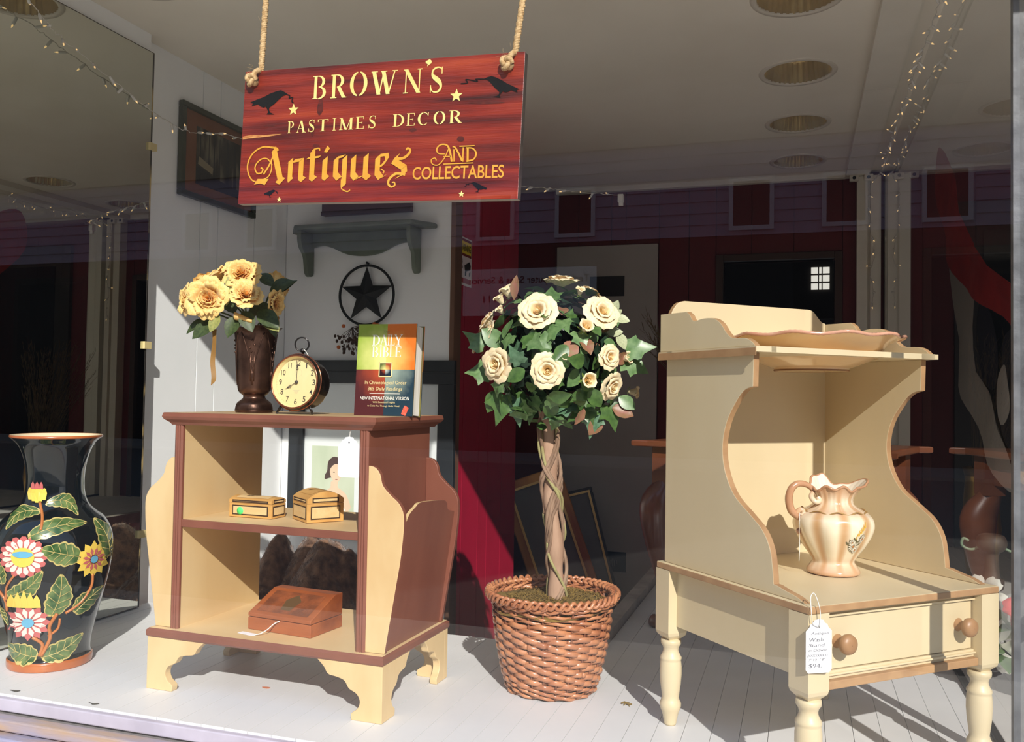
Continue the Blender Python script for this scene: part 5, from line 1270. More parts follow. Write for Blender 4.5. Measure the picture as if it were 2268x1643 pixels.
for i in range(NL):
    zz = 1 - 2 * (i + 0.5) / NL; rr = math.sqrt(1 - zz * zz); a = golden * i
    d = Vector((rr * math.cos(a), rr * math.sin(a), zz))
    d = (d + Vector((rnd.uniform(-0.15, 0.15), rnd.uniform(-0.15, 0.15), rnd.uniform(-0.15, 0.15)))).normalized()
    front = d.dot(TOV); right = d.dot(TRT)
    if front < -0.55: kind = 'oval'
    else:
        x = rnd.random()
        if right > 0.1 and d.z > -0.6 and x < 0.26: kind = 'bronze'
        elif x < 0.58: kind = 'ivy'
        elif x < 0.96: kind = 'oval'
        else: kind = 'bronze'
    R = rnd.uniform(0.125, 0.172)
    if d.z < -0.3: R *= 1.06
    L = rnd.uniform(0.036, 0.060) if kind != 'ivy' else rnd.uniform(0.032, 0.052)
    t = Vector((rnd.uniform(-1, 1), rnd.uniform(-1, 1), rnd.uniform(-1.2, 0.5))); t = (t - d * t.dot(d)).normalized()
    y = (t + d * rnd.uniform(-0.05, 0.7) + Vector((0, 0, -0.55 if d.z < -0.25 else 0))).normalized()
    nz_ = (d - y * d.dot(y)).normalized(); x = y.cross(nz_)
    q = Matrix(((x.x, y.x, nz_.x), (x.y, y.y, nz_.y), (x.z, y.z, nz_.z))).to_quaternion()
    link('leaf', rnd.choice(LM[kind]), tp, CTR + d * R, quat=q, scale=L)
# trailing sprays beyond the ball: right edge, lower left ivy, lower right spray
def spray_leaf(kind, px, py, dirx, dirz, L, dep=0.05):
    p = CTR + TRT * ((px - 1225) * RS) + Vector((0, 0, (785 - py) * RS)) + TOV * dep
    y = (TRT * dirx + Vector((0, 0, dirz)) + TOV * 0.15).normalized(); nz_ = (TOV + Vector((0, 0, 0.5)) + TRT * rnd.uniform(-0.5, 0.5)); nz_ = (nz_ - y * nz_.dot(y)).normalized(); x = y.cross(nz_)
    link('leaf', rnd.choice(LM[kind]), tp, p, quat=Matrix(((x.x, y.x, nz_.x), (x.y, y.y, nz_.y), (x.z, y.z, nz_.z))).to_quaternion(), scale=L)
for a in (('ivy', 1075, 830, -1, 0.1, 0.062), ('ivy', 1060, 770, -0.8, 0.7, 0.06), ('ivy', 1385, 775, 1, 0.25, 0.068), ('ivy', 1380, 800, 0.9, -0.3, 0.065), ('oval', 1105, 770, -0.6, 0.5, 0.07), ('pale', 1345, 705, 0.9, 0.8, 0.04), ('pale', 1358, 700, 1, -0.2, 0.038), ('pale', 1352, 690, 0.4, 1, 0.035), ('pale', 1365, 735, 0.5, -1, 0.045), ('pale', 1340, 735, 1, 0.1, 0.04), ('lance', 1128, 662, 0.05, 1, 0.062), ('bronze', 1225, 880, 0.2, -1, 0.05), ('bronze', 1262, 868, 0.0, -1, 0.05), ('oval', 1175, 868, 0.5, -0.6, 0.06), ('oval', 1150, 870, -0.3, -1, 0.06),
          ('ivy', 1108, 880, -0.2, -1, 0.07), ('ivy', 1135, 890, 0.1, -1, 0.062), ('ivy', 1170, 885, -0.1, -1, 0.06), ('oval', 1095, 870, -0.5, -1, 0.06), ('ivy', 1262, 890, -1, -0.5, 0.075), ('ivy', 1230, 890, -0.2, -1, 0.07), ('ivy', 1290, 905, 0.3, -1, 0.06), ('ivy', 1315, 915, -0.2, -1, 0.06), ('oval', 1325, 920, -0.5, -0.9, 0.05), ('ivy', 1345, 900, 0.4, -1, 0.06), ('bronze', 1330, 930, -0.6, -0.8, 0.05), ('ivy', 1300, 900, -0.8, -0.6, 0.06), ('oval', 1370, 880, 0.8, -0.6, 0.05), ('bronze', 1355, 905, 1, -0.3, 0.055)): spray_leaf(*a)
# dense inner foliage
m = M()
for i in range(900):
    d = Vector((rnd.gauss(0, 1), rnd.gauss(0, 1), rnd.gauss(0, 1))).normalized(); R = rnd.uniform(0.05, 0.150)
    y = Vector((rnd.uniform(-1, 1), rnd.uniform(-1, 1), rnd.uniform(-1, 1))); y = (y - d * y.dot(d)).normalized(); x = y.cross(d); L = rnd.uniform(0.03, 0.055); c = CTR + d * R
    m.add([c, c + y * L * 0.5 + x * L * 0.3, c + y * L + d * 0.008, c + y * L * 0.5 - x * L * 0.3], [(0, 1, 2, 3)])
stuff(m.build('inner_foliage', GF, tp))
# stem, vines, moss
BARK = mat('pale_bark', (190, 158, 132), 0.8, c2=(160, 126, 102), nscale=22, stretch=(1, 1, 0.3), bump=0.6, bscale=60)
VINE = mat('grey_brown_vine', (164, 136, 112), 0.85, c2=(120, 94, 74), nscale=60, stretch=(1, 1, 0.2), bump=0.5)
VINEG = mat('greenish_vine', (170, 164, 112), 0.8, c2=(146, 136, 90), nscale=60, stretch=(1, 1, 0.2), bump=0.4)
def stem_c(z): return (0.012 * math.sin(z * 7) - 0.002, 0.006 * math.cos(z * 5))
m = M(); zs = [0.205 + i * 0.56 / 34 for i in range(35)]
m.tube([(stem_c(z)[0], stem_c(z)[1], z) for z in zs], [0.0195 + 0.003 * math.sin(i * 0.9) for i in range(35)], 16); m.build('trunk', BARK, tp)
for a0, tw, mt, w_ in ((0.4, 6.2, VINE, 0.0052), (0.75, 6.2, VINE, 0.0048), (1.1, 6.1, VINE, 0.0042), (3.3, -5.2, VINEG, 0.0046), (3.7, -5.2, VINEG, 0.0040), (4.9, 6.0, VINE, 0.0048), (5.2, 6.0, VINE, 0.0046), (2.2, 4.6, VINE, 0.0044), (2.6, -4.4, VINE, 0.0046), (2.95, -4.4, VINE, 0.0042), (0.1, -5.2, VINEG, 0.0036)):
    n = 64; pts = []
    for i in range(n + 1):
        z = 0.205 + 0.55 * i / n; a = a0 + tw * (i / n) * 1.6 + 0.25 * math.sin(i * 0.35 + a0); r = 0.0235 + 0.003 * math.sin(i * 0.5 + a0 * 3)
        pts.append((stem_c(z)[0] + r * math.cos(a), stem_c(z)[1] + r * math.sin(a), z))
    M().tube(pts, w_, 6).build('vine', mt, tp)
MOSS = mat('dry_moss', (134, 108, 52), 0.95, c2=(104, 84, 40), nscale=60)
m = M()
m.grid(lambda u, v: ((0.005 + 0.148 * v) * math.cos(2 * PI * u), (0.005 + 0.148 * v) * math.sin(2 * PI * u), 0.222 + 0.010 * math.sin(9 * v + 5 * math.sin(2 * PI * u)) * v - 0.012 * v * v + 0.004 * math.sin(40 * v) * math.cos(2 * PI * 7 * u)), 40, 10, closeu=True)
for i in range(2600):
    a = rnd.uniform(0, 2 * PI); r = 0.148 * math.sqrt(rnd.random()); z = 0.222 - 0.012 * (r / 0.148) ** 2 + rnd.uniform(-0.002, 0.006); L = rnd.uniform(0.004, 0.011); b = rnd.uniform(0, 2 * PI)
    c = Vector((r * math.cos(a), r * math.sin(a), z)); e = Vector((math.cos(b), math.sin(b), rnd.uniform(-0.3, 0.9))).normalized() * L; s_ = Vector((-math.sin(b), math.cos(b), 0.3)) * 0.0011
    m.add([c - s_, c + s_, c + e * 0.6 + s_ * 0.8 + Vector((0, 0, 0.001)), c + e], [(0, 1, 2, 3)])
stuff(m.build('moss', MOSS, tp))

# ------------------------------------------------------------------ wicker basket
WIC = mat('copper_wicker', (196, 134, 92), 0.34, c2=(168, 106, 72), nscale=22, bump=0.2, coat=0.35)
WID = mat('wicker_stake', (150, 96, 66), 0.5, c2=(126, 78, 54), nscale=20)
bk = thing('wicker_basket', 'round copper-varnished wicker basket holding the rose topiary', 'basket', tuple(TC), 0.0)
NS = 26
def brd(z): return 0.109 + 0.040 * (z / 0.23) + 0.006 * math.sin(PI * z / 0.23)
for i in range(NS):
    a = 2 * PI * i / NS
    M().tube([(brd(z) * math.cos(a), brd(z) * math.sin(a), z) for z in (0.004, 0.05, 0.10, 0.15, 0.20, 0.232)], 0.0027, 6).build('stake', WID, bk)
rows = [0.006, 0.013, 0.020, 0.027, 0.035, 0.045, 0.055, 0.065, 0.0755, 0.086, 0.0965, 0.107, 0.1175, 0.128, 0.1385, 0.149, 0.1595, 0.170, 0.180, 0.190, 0.199, 0.208, 0.217]
for j, z in enumerate(rows):
    thick = 0.0042 if (z < 0.03 or z > 0.185) else 0.0070
    for s_ in (0, 1):   # a row is two rods, each half way round, ends tucked behind a stake
        n = 13 * 6; pts = []
        for i in range(n + 1):
            a = 2 * PI * (s_ * 13 + 13 * i / n) / NS + 0.35 * j
            w_ = math.cos(NS / 2 * (a) + PI * j)
            zz = z + 0.0030 * math.sin(NS / 4 * a * 0 + a * 3 + j) * 0.6 + 0.0024 * math.cos(a * NS / 2 + PI * j + 0.8)
            r = brd(z) + 0.0048 * w_ - (0.004 if i in (0, n) else 0)
            pts.append((r * math.cos(a), r * math.sin(a), zz))
        M().tube(pts, thick, 6, flat=0.34, up=(0, 0, 1)).build('weaver', WIC, bk)
for sft in range(3):
    n = 200; pts = []
    for i in range(n):
        a = 2 * PI * i / n; p = 18 * a + 2 * PI * sft / 3
        pts.append(((0.1575 + 0.0085 * math.cos(p)) * math.cos(a), (0.1575 + 0.0085 * math.cos(p)) * math.sin(a), 0.236 + 0.0085 * math.sin(2 * p) * 0.6 + 0.004 * math.sin(p)))
    M().tube(pts, 0.0046, 6, closed=True).build('rim_braid', WIC, bk)
for sft in range(2):
    n = 160; pts = []
    for i in range(n):
        a = 2 * PI * i / n; p = 13 * a + PI * sft
        pts.append(((0.1545 + 0.005 * math.cos(p)) * math.cos(a), (0.1545 + 0.005 * math.cos(p)) * math.sin(a), 0.2245 + 0.005 * math.sin(p)))
    M().tube(pts, 0.0044, 6, closed=True).build('rim_twist', WIC, bk)
m = M(); m.lathe([(0.0005, 0.004), (0.104, 0.004), (0.140, 0.208)], 40); m.build('liner', mat('dark_liner', (40, 42, 34), 0.7), bk)

# ------------------------------------------------------------------ silk peonies in the bronze vase
PEO = mat('peony_gold', (238, 196, 112), 0.6, c2=(244, 212, 140), nscale=14, sheen=0.2)
PEOC = mat('peony_heart', (220, 150, 70), 0.6, c2=(238, 186, 106), nscale=50, contrast=(0.4, 0.62))
def ruffle_mesh(seed):
    """the packed frilly dome of a peony: many small crimped petals pointing outward"""
    q = random.Random(seed); m = M(); N = 46
    for l in range(N):
        pol = 1.25 * math.sqrt((l + 0.5) / N); az = l * 2.39996
        d = Vector((math.sin(pol) * math.cos(az), math.sin(pol) * math.sin(az), math.cos(pol)))
        sd = Vector((-math.sin(az), math.cos(az), 0)).normalized(); sd = (sd + d.cross(sd) * q.uniform(-0.7, 0.7)).normalized()
        tip = 0.56 + q.uniform(-0.05, 0.08); ph = q.uniform(0, 6); wd = q.uniform(0.13, 0.19); nn = d.cross(sd)
        def fn(u, v, d=d, sd=sd, tip=tip, ph=ph, wd=wd, nn=nn):
            s_ = (u - 0.5) * 2
            p = d * (0.14 + (tip - 0.14) * v) + sd * s_ * wd * (0.5 + 0.7 * v) + nn * (0.035 * math.sin(u * 9 + ph) * v + 0.06 * s_ * s_) - d * 0.05 * abs(s_) * v
            return (p.x, p.y, p.z)
        vs0 = len(m.f); m.grid(fn, 4, 3)
        for k_ in range(vs0, len(m.f)): m.m[k_] = 1 if (k_ - vs0) % 3 == 2 else 0
    return m.mesh('peony', [PEOC, PEO])
PH = [ruffle_mesh(s) for s in (21, 22, 23)]
PP_in = [petal_mesh('petal', PEO, 0.25, 0.74, -0.16, 0.48, 0.46, 0.05, 0.07, s, notch=0.25) for s in (24, 25, 26)]
PP_out = [petal_mesh('petal', PEO, 0.20, 1.0, -0.20, 0.30, 0.70, 0.08, 0.05, s, notch=0.12) for s in (27, 28, 29)]
bq_ = thing('peony_bouquet', 'bunch of golden silk peonies with green leaves in the bronze vase', 'flowers', cabpt(0.162, 0.185, 0.67), 0.0)
PO = Vector((0.32, -0.947, 0)); PR = Vector((0.947, 0.32, 0)); PS = 1.17e-3
def ppos(px, py, dep): return PR * ((px - 571) * PS) + Vector((0, 0, (908 - py) * PS)) + PO * dep
stems = M(); lip = Vector((0, 0, 0.20))
for px, py, r, nx, nz, dep in ((486, 610, 36, -0.6, 0.7, 0.03), (548, 604, 41, 0.0, 0.55, 0.05), (434, 666, 38, -1.3, 0.05, 0.06), (490, 666, 44, 0.0, 0.0, 0.10), (572, 654, 37, 0.25, 0.8, 0.10), (622, 668, 29, 0.8, -0.1, 0.03), (606, 614, 31, 0.7, 0.7, -0.06), (528, 636, 34, 0.0, 0.8, -0.07), (462, 632, 34, -0.8, 0.5, 0.0), (585, 690, 28, 0.6, 0.1, -0.07)):
    n = (PR * nx + Vector((0, 0, nz)) + PO * (1.0 if dep > 0.03 else (0.25 if dep > 0 else -0.9))).normalized(); p = ppos(px, py, dep); c = p - n * (r * PS * 0.25)
    h = link('peony', rnd.choice(PH), bq_, c, quat=frame_quat(n, spin=rnd.uniform(0, 6)), scale=r * PS)
    for i in range(11): link('petal', rnd.choice(PP_in), h, rot=(rnd.uniform(-0.12, 0.12), rnd.uniform(-0.12, 0.12), 2 * PI * i / 11 + rnd.uniform(-0.15, 0.15)), scale=rnd.uniform(0.9, 1.12))
    for i in range(6): link('petal', rnd.choice(PP_out), h, rot=(rnd.uniform(-0.15, 0.15), rnd.uniform(-0.15, 0.15), 2 * PI * i / 6 + rnd.uniform(-0.2, 0.2)), scale=rnd.uniform(0.9, 1.08))
    stems.tube(smooth_line([c - n * 0.004, c - n * 0.03 + Vector((0, 0, -0.02)), lip + (c - lip) * 0.25, Vector((c.x * 0.1, c.y * 0.1, 0.10))], 4), 0.0022, 6)
stems.build('stem', mat('flower_stem', (70, 84, 40), 0.6), bq_)
LFD = mat('peony_leaf', (70, 86, 44), 0.5, c2=(46, 62, 30), nscale=9); LFL = mat('peony_leaf_light', (160, 160, 92), 0.5, c2=(128, 134, 72), nscale=8)
lpm = [leaf_mesh('leaf', LFD, lance, 0.3, 0.3), leaf_mesh('leaf', LFD, oval, 0.2, 0.2), leaf_mesh('leaf', LFL, oval, 0.25, 0.15)]
for px, py, dx, dz, L, k, dep in ((514, 702, -0.5, -0.9, 0.046, 2, 0.09), (500, 712, -0.7, -0.5, 0.07, 1, 0.07), (478, 705, -1, -0.55, 0.065, 0, 0.05), (560, 690, 0.3, -0.5, 0.06, 1, 0.07), (590, 688, 0.6, -0.4, 0.07, 1, 0.06), (545, 700, -0.2, -0.5, 0.06, 1, 0.06), (600, 700, 0.4, -0.3, 0.06, 2, 0.05), (600, 690, 0.5, -1, 0.065, 0, 0.03), (560, 690, 0.6, 0.2, 0.07, 1, 0.03), (530, 690, -0.2, 0.6, 0.06, 1, 0.03), (600, 640, 0.9, 0.5, 0.07, 1, 0.0), (575, 600, 0.7, -0.5, 0.05, 1, -0.01), (540, 655, -0.3, 0.8, 0.05, 2, 0.06), (512, 635, 0.2, -1, 0.05, 2, 0.05), (618, 645, 0.6, 0.6, 0.06, 0, 0.0)):
    p = ppos(px, py, dep); y = (PR * dx + Vector((0, 0, dz)) + PO * 0.25).normalized(); nz_ = PO + Vector((0, 0, 0.7)); nz_ = (nz_ - y * nz_.dot(y)).normalized(); x = y.cross(nz_)
    link('leaf', lpm[k], bq_, p, quat=Matrix(((x.x, y.x, nz_.x), (x.y, y.y, nz_.y), (x.z, y.z, nz_.z))).to_quaternion(), scale=L)
RIB = mat('tan_ribbon', (156, 116, 54), 0.5, c2=(136, 98, 44), nscale=12)
rp_ = smooth_line([ppos(500, 730, 0.075), ppos(502, 760, 0.08), ppos(499, 800, 0.078), ppos(503, 835, 0.08), ppos(498, 850, 0.082)], 5)
m = M(); vs = []
for i, p in enumerate(rp_):
    w_ = 0.0058 * min(1, (len(rp_) - 1 - i) / 4 + 0.08); a = 0.4 * math.sin(i * 0.4); sd = PR * math.cos(a) + PO * math.sin(a)
    vs += [Vector(p) - sd * w_, Vector(p) + sd * w_]
m.add(vs, [(2 * i, 2 * i + 1, 2 * i + 3, 2 * i + 2) for i in range(len(rp_) - 1)], 0, True); m.build('ribbon_tail', RIB, bq_)
bow = M(); a = ppos(543, 700, 0.075); b = ppos(582, 712, 0.075)
bow.grid(lambda u, v: tuple(Vector(a).lerp(b, v) + Vector((0, 0, 0.010 * (1 - 0.5 * v) * math.cos(PI * u))) + PO * 0.010 * math.sin(PI * u)), 6, 5); bow.build('ribbon_fold', mat('ribbon_light', (226, 184, 110), 0.5), bq_)
# ------------------------------------------------------------------ on the walls
GRN = mat('sage_green_paint', (112, 122, 108), 0.5, c2=(98, 108, 94), nscale=8, bump=0.06)
sf = thing('wall_shelf', 'sage green wooden wall shelf with two scrolled brackets and a waved apron', 'shelf', (-1.762, 3.350, 1.395), 0.0)
M().prism([(-0.335, 0), (0.335, 0), (0.335, -0.03), (0.27, -0.125), (-0.27, -0.125), (-0.335, -0.03)], 'xy', 0.018, 0.038).build('shelf_board', GRN, sf, bevel=0.006)
ap = smooth_line([(-0.25, -0.045), (-0.20, -0.035), (-0.15, -0.045), (-0.08, -0.075), (0.0, -0.085), (0.08, -0.075), (0.15, -0.045), (0.20, -0.035), (0.25, -0.045)], 5)
M().prism([(0.25, 0.018), (-0.25, 0.018)] + ap, 'xz', -0.016, -0.002).build('apron', GRN, sf, bevel=0.002)
bp_ = smooth_line([(-0.110, 0.018), (-0.112, -0.02), (-0.098, -0.055), (-0.068, -0.085), (-0.058, -0.12), (-0.05, -0.155), (-0.03, -0.170), (-0.006, -0.165)], 5) + [(-0.001, -0.15), (-0.001, 0.018)]
for x in (-0.262, 0.244): M().prism(bp_, 'yz', x, x + 0.019).build('bracket', GRN, sf, bevel=0.002)
IRON = mat('black_iron', (20, 24, 24), 0.5, 0.3, bump=0.1)
ws_ = thing('metal_star', 'black metal five-pointed star inside a ring, hung on the pale partition', 'wall decoration', (-1.739, 3.330, 1.141), 0.0)
m = M(); m.tube([(0.126 * math.cos(t), 0, 0.126 * math.sin(t)) for t in [2 * PI * i / 64 for i in range(64)]], 0.0058, 8, closed=True); m.build('ring', IRON, ws_)
m = M(); c0 = (0, -0.022, 0); pts = []
for i in range(10):
    t = PI / 2 + i * PI / 5; q = 0.124 if i % 2 == 0 else 0.050
    pts.append((q * math.cos(t), 0.0, q * math.sin(t)))
m.add(pts + [c0, (0, 0.004, 0)], [(i, (i + 1) % 10, 10) for i in range(10)] + [((i + 1) % 10, i, 11) for i in range(10)]); m.build('star', IRON, ws_)
m = M(); m.lathe([(0.004, 0.018), (0.005, 0.0), (0.0005, -0.002)], 10, axis='y', c=(-0.002, 0, 0.138)); m.build('nail', IRON, ws_)
# sprig with orange berries hanging below the star
SPG = mat('dry_twig', (64, 44, 32), 0.8); BER = mat('orange_berry', (190, 96, 40), 0.5)
sp_ = thing('berry_sprig', 'dry twiggy sprig with a few orange berries, hanging below the metal star', 'dried flowers', (-1.80, 3.325, 1.005), 0.0)
tw = M(); bl_ = M()
for i in range(16):
    a = rnd.uniform(-2.7, -0.2); L = rnd.uniform(0.05, 0.13); p1 = (L * math.cos(a) * 0.8, rnd.uniform(-0.03, 0.0), L * math.sin(a)); md_ = (p1[0] * 0.5 + rnd.uniform(-0.015, 0.015), p1[1] * 0.5, p1[2] * 0.5)
    tw.tube([(0, 0, 0.0), md_, p1], 0.0012, 4)
    for q in range(4): bl_.ball((p1[0] + rnd.uniform(-0.015, 0.015), p1[1], p1[2] + rnd.uniform(-0.015, 0.015)), rnd.uniform(0.004, 0.009), 6, sq=(1, 0.6, 1.2))
tw.tube([(0, 0, 0), (0.05, 0, 0.012), (0.11, 0, 0.010)], 0.0016, 4)
tw.build('twig', SPG, sp_); stuff(bl_.build('dry_leaves', SPG, sp_))
for p in ((-0.035, -0.012, 0.005), (0.108, -0.01, 0.012), (0.122, -0.01, 0.008), (-0.052, -0.02, -0.085)): M().ball((0, 0, 0), 0.0085, 10).build('berry', BER, sp_, loc=p)
# framed street picture on the left wall
FGR = mat('dark_green_frame', (50, 56, 40), 0.45, c2=(42, 48, 34), nscale=8); MATB = mat('rust_mount', (120, 76, 50), 0.7, c2=(110, 68, 44), nscale=5)
ART = ramp(mat('dark_street_print', (40, 36, 30), 0.5, c2=(60, 54, 44), nscale=9, stretch=(1, 2.2, 0.8), detail=6), [(0.3, (14, 13, 12)), (0.5, (44, 40, 32)), (0.62, (96, 90, 72)), (0.8, (130, 122, 98))])
pc = thing('framed_picture', 'dark street picture in a green frame, on the left wall behind string lights', 'picture', (UL + 0.003, 2.625, 1.435), 0.0)
PWd, PHt = 0.46, 0.345
def frame_bars(m, w, h, t, d, x0=0.0):
    m.box((x0, 0, 0), (x0 + d, w, t)); m.box((x0, 0, h - t), (x0 + d, w, h)); m.box((x0, 0, t), (x0 + d, t, h - t)); m.box((x0, w - t, t), (x0 + d, w, h - t))
m = M(); frame_bars(m, PWd, PHt, 0.021, 0.022); m.build('frame', FGR, pc, bevel=0.003)
M().box((0.002, 0.015, 0.015), (0.010, PWd - 0.015, PHt - 0.015)).build('mount', MATB, pc)
M().box((0.0105, 0.09, 0.06), (0.0115, 0.36, 0.275)).build('print', ART, pc)
pt_ = M()
for y, w_ in ((0.16, 0.006), (0.19, 0.010), (0.225, 0.006), (0.27, 0.016), (0.315, 0.02), (0.11, 0.008)): pt_.poly([(0.0118, y, 0.085 + 0.02 * math.sin(y * 40)), (0.0118, y + w_, 0.085), (0.0118, y + w_ * 0.7, 0.262), (0.0118, y, 0.262)])
pt_.poly([(0.0118, 0.09, 0.06), (0.0118, 0.36, 0.06), (0.0118, 0.36, 0.09), (0.0118, 0.20, 0.105), (0.0118, 0.09, 0.13)]); pt_.build('painted_shape', mat('print_dark', (16, 16, 20), 0.5), pc)
M().poly([(0.0121, 0.10, 0.135), (0.0121, 0.185, 0.115), (0.0121, 0.19, 0.14), (0.0121, 0.105, 0.165)]).build('painted_shape', mat('print_pale', (134, 122, 96), 0.5), pc)
# brown plaque mostly behind the sign
pq = thing('wooden_plaque', 'plain dark brown wooden plaque above the green wall shelf, behind the sign', 'plaque', (-1.957, 3.35, 1.487), 0.0)
M().box((0, -0.03, 0), (0.418, -0.002, 0.30)).build('board', mat('plaque_brown', (86, 52, 38), 0.5, c2=(70, 40, 30), nscale=6, stretch=(0.3, 1, 1)), pq, bevel=0.003)
M().box((-0.002, -0.032, 0), (0.42, -0.029, 0.018)).build('edge_strip', mat('plaque_edge', (50, 30, 22), 0.5), pq)
# black framed wedding portrait on the partition
BF = mat('black_frame', (40, 44, 48), 0.4, c2=(30, 33, 36), nscale=6, stretch=(1, 1, 0.4)); WM = mat('white_mount', (226, 232, 232), 0.7)
bp2 = thing('framed_portrait', 'large black framed wedding portrait with wide white mount, behind the bookcase', 'picture', (-2.093, 3.347, 0.128), 0.0)
W2, H2 = 0.765, 0.738
m = M()
for a, b in (((0, -0.03, 0), (W2, -0.004, 0.085)), ((0, -0.03, H2 - 0.098), (W2, -0.004, H2)), ((0, -0.03, 0.085), (0.072, -0.004, H2 - 0.098)), ((W2 - 0.072, -0.03, 0.085), (W2, -0.004, H2 - 0.098))): m.box(a, b)
m.box((0.0, -0.034, H2 - 0.052), (W2, -0.029, H2 - 0.046)); m.build('frame', BF, bp2, bevel=0.004)
M().box((0.06, -0.016, 0.07), (W2 - 0.06, -0.008, H2 - 0.08)).build('mount', WM, bp2)
PHB = mat('photo_background', (186, 200, 172), 0.6, c2=(206, 216, 192), nscale=5, stretch=(1.5, 1, 0.4))
ph = M().box((0.110, -0.0175, 0.095), (0.315, -0.0165, 0.372)).build('photograph', PHB, bp2)
SK = mat('photo_skin', (232, 206, 176), 0.6, c2=(222, 192, 160), nscale=7); HR_ = mat('photo_hair', (70, 46, 40), 0.6); DRS = mat('photo_dress', (238, 236, 226), 0.6); LIPM = mat('photo_lips', (176, 110, 100), 0.6); EYE = mat('photo_eyes', (84, 66, 56), 0.6)
def flat(pts, y, mt, name, par=ph, k=4):
    M().poly([(p[0], y, p[1]) for p in (smooth_line(pts, k, True) if k else pts)]).build(name, mt, par)
cxp = 0.220
flat([(0.112, 0.10), (0.122, 0.145), (0.150, 0.172), (0.190, 0.188), (0.204, 0.200), (0.206, 0.222), (0.236, 0.222), (0.238, 0.200), (0.262, 0.184), (0.284, 0.160), (0.290, 0.10)], -0.0178, SK, 'shoulders', k=3)
flat([(cxp - 0.034, 0.268), (cxp - 0.030, 0.305), (cxp - 0.004, 0.328), (cxp + 0.028, 0.318), (cxp + 0.042, 0.285), (cxp + 0.036, 0.25), (cxp - 0.02, 0.238), (cxp - 0.044, 0.232), (cxp - 0.044, 0.25)], -0.0181, HR_, 'hair')
flat([(cxp - 0.020, 0.272), (cxp + 0.002, 0.296), (cxp + 0.030, 0.290), (cxp + 0.036, 0.262), (cxp + 0.030, 0.238), (cxp + 0.016, 0.219), (cxp + 0.002, 0.219), (cxp - 0.014, 0.240)], -0.0184, SK, 'face')
for ex in (-0.001, 0.022): flat([(cxp + ex - 0.005, 0.262), (cxp + ex, 0.2645), (cxp + ex + 0.005, 0.262), (cxp + ex, 0.2600)], -0.0187, EYE, 'eye', k=2)
flat([(cxp + 0.003, 0.2325), (cxp + 0.011, 0.2345), (cxp + 0.019, 0.2325), (cxp + 0.011, 0.2295)], -0.0187, LIPM, 'mouth', k=2)
flat([(0.150, 0.096), (0.162, 0.128), (0.196, 0.136), (0.214, 0.126), (0.240, 0.130), (0.262, 0.122), (0.268, 0.096)], -0.0184, DRS, 'dress', k=3)
M().poly([(0.07, -0.020, 0.08), (W2 - 0.07, -0.020, 0.08), (W2 - 0.07, -0.020, H2 - 0.09), (0.07, -0.020, H2 - 0.09)]).build('picture_glass', PICTGLASS, bp2)
# warning notice on the crimson wall, faces the room
wn = thing('warning_notice', 'small yellow and white security camera warning notice on the crimson side wall', 'notice', (-1.3535, 3.404, 1.190), 0.0)
NWd, NHt = 0.152, 0.205
M().box((0, 0, 0), (0.0012, NWd, NHt)).build('card', mat('notice_white', (214, 204, 206), 0.5), wn)
f4 = lambda p, q: (0.0018, p, q)
M().poly([(0.0014, 0.006, 0.125), (0.0014, NWd - 0.006, 0.125), (0.0014, NWd - 0.006, 0.199), (0.0014, 0.006, 0.199)]).build('red_panel', mat('notice_red', (110, 16, 18), 0.5), wn)
M().poly([f4(0.012, 0.136), f4(NWd - 0.012, 0.136), f4(NWd - 0.012, 0.188), f4(0.012, 0.188)]).build('yellow_panel', mat('notice_yellow', (224, 196, 40), 0.5), wn)
m = M(); f5 = lambda p, q: (0.0022, p, q)
put_text(m, 'WARNING', f5, 0.016, 0.146, 0.120, 0.031, bold=0.03); put_text(m, '24', f5, 0.016, 0.088, 0.026, 0.024, bold=0.03); put_text(m, 'HOUR', f5, 0.014, 0.070, 0.034, 0.012, bold=0.02)
for pts in ([(0.062, 0.085), (0.122, 0.108), (0.138, 0.092), (0.134, 0.074), (0.074, 0.060)], [(0.070, 0.060), (0.088, 0.062), (0.084, 0.044), (0.070, 0.042)], [(0.118, 0.060), (0.134, 0.066), (0.132, 0.048), (0.120, 0.044)]): m.poly([f5(*p) for p in pts])
m.build('lettering', mat('notice_black', (22, 20, 20), 0.5), wn)
M().poly([(0.0014, 0.008, 0.010), (0.0014, NWd - 0.008, 0.010), (0.0014, NWd - 0.008, 0.032), (0.0014, 0.008, 0.032)]).build('red_band', mat('notice_red_band', (160, 60, 66), 0.5), wn)

# ------------------------------------------------------------------ recessed ceiling lamps
CAN = mat('ribbed_reflector', (240, 224, 188), 0.24, 0.8, c2=(214, 196, 156), nscale=6)
RIM_ = mat('lamp_trim_white', (206, 198, 184), 0.5)
m = M(); n = 76
m.lathe([(0.1195, 0.0), (0.116, 0.02), (0.104, 0.075), (0.078, 0.115), (0.040, 0.125)], n, mod=lambda t, r, z, j: (r * (1 + (0.03 if int(round(t / (2 * PI) * n)) % 2 else -0.03)), z), smooth=False)
canm = m.mesh('reflector', CAN)
m = M(); m.lathe([(0.1185, 0.003), (0.1190, -0.003), (0.122, -0.0045), (0.137, -0.0035), (0.139, 0.0)], 64); trimm = m.mesh('trim_ring', RIM_)
m = M(); m.lathe([(0.0005, 0.10), (0.03, 0.104), (0.036, 0.116), (0.030, 0.128)], 32); bulbm = m.mesh('bulb', mat('frosted_bulb', (206, 204, 196), 0.3))
labs = ['ribbed recessed lamp directly above the wash stand at the top edge', 'second ribbed recessed lamp out from the glass, above the wash stand', 'ribbed recessed ceiling lamp with the wide mark at its far side, third before the back', 'ribbed recessed lamp next to the farthest one in the row', 'farthest and smallest ribbed recessed ceiling lamp, close to the back wall', 'ribbed recessed ceiling lamp close to the left wall mirror']
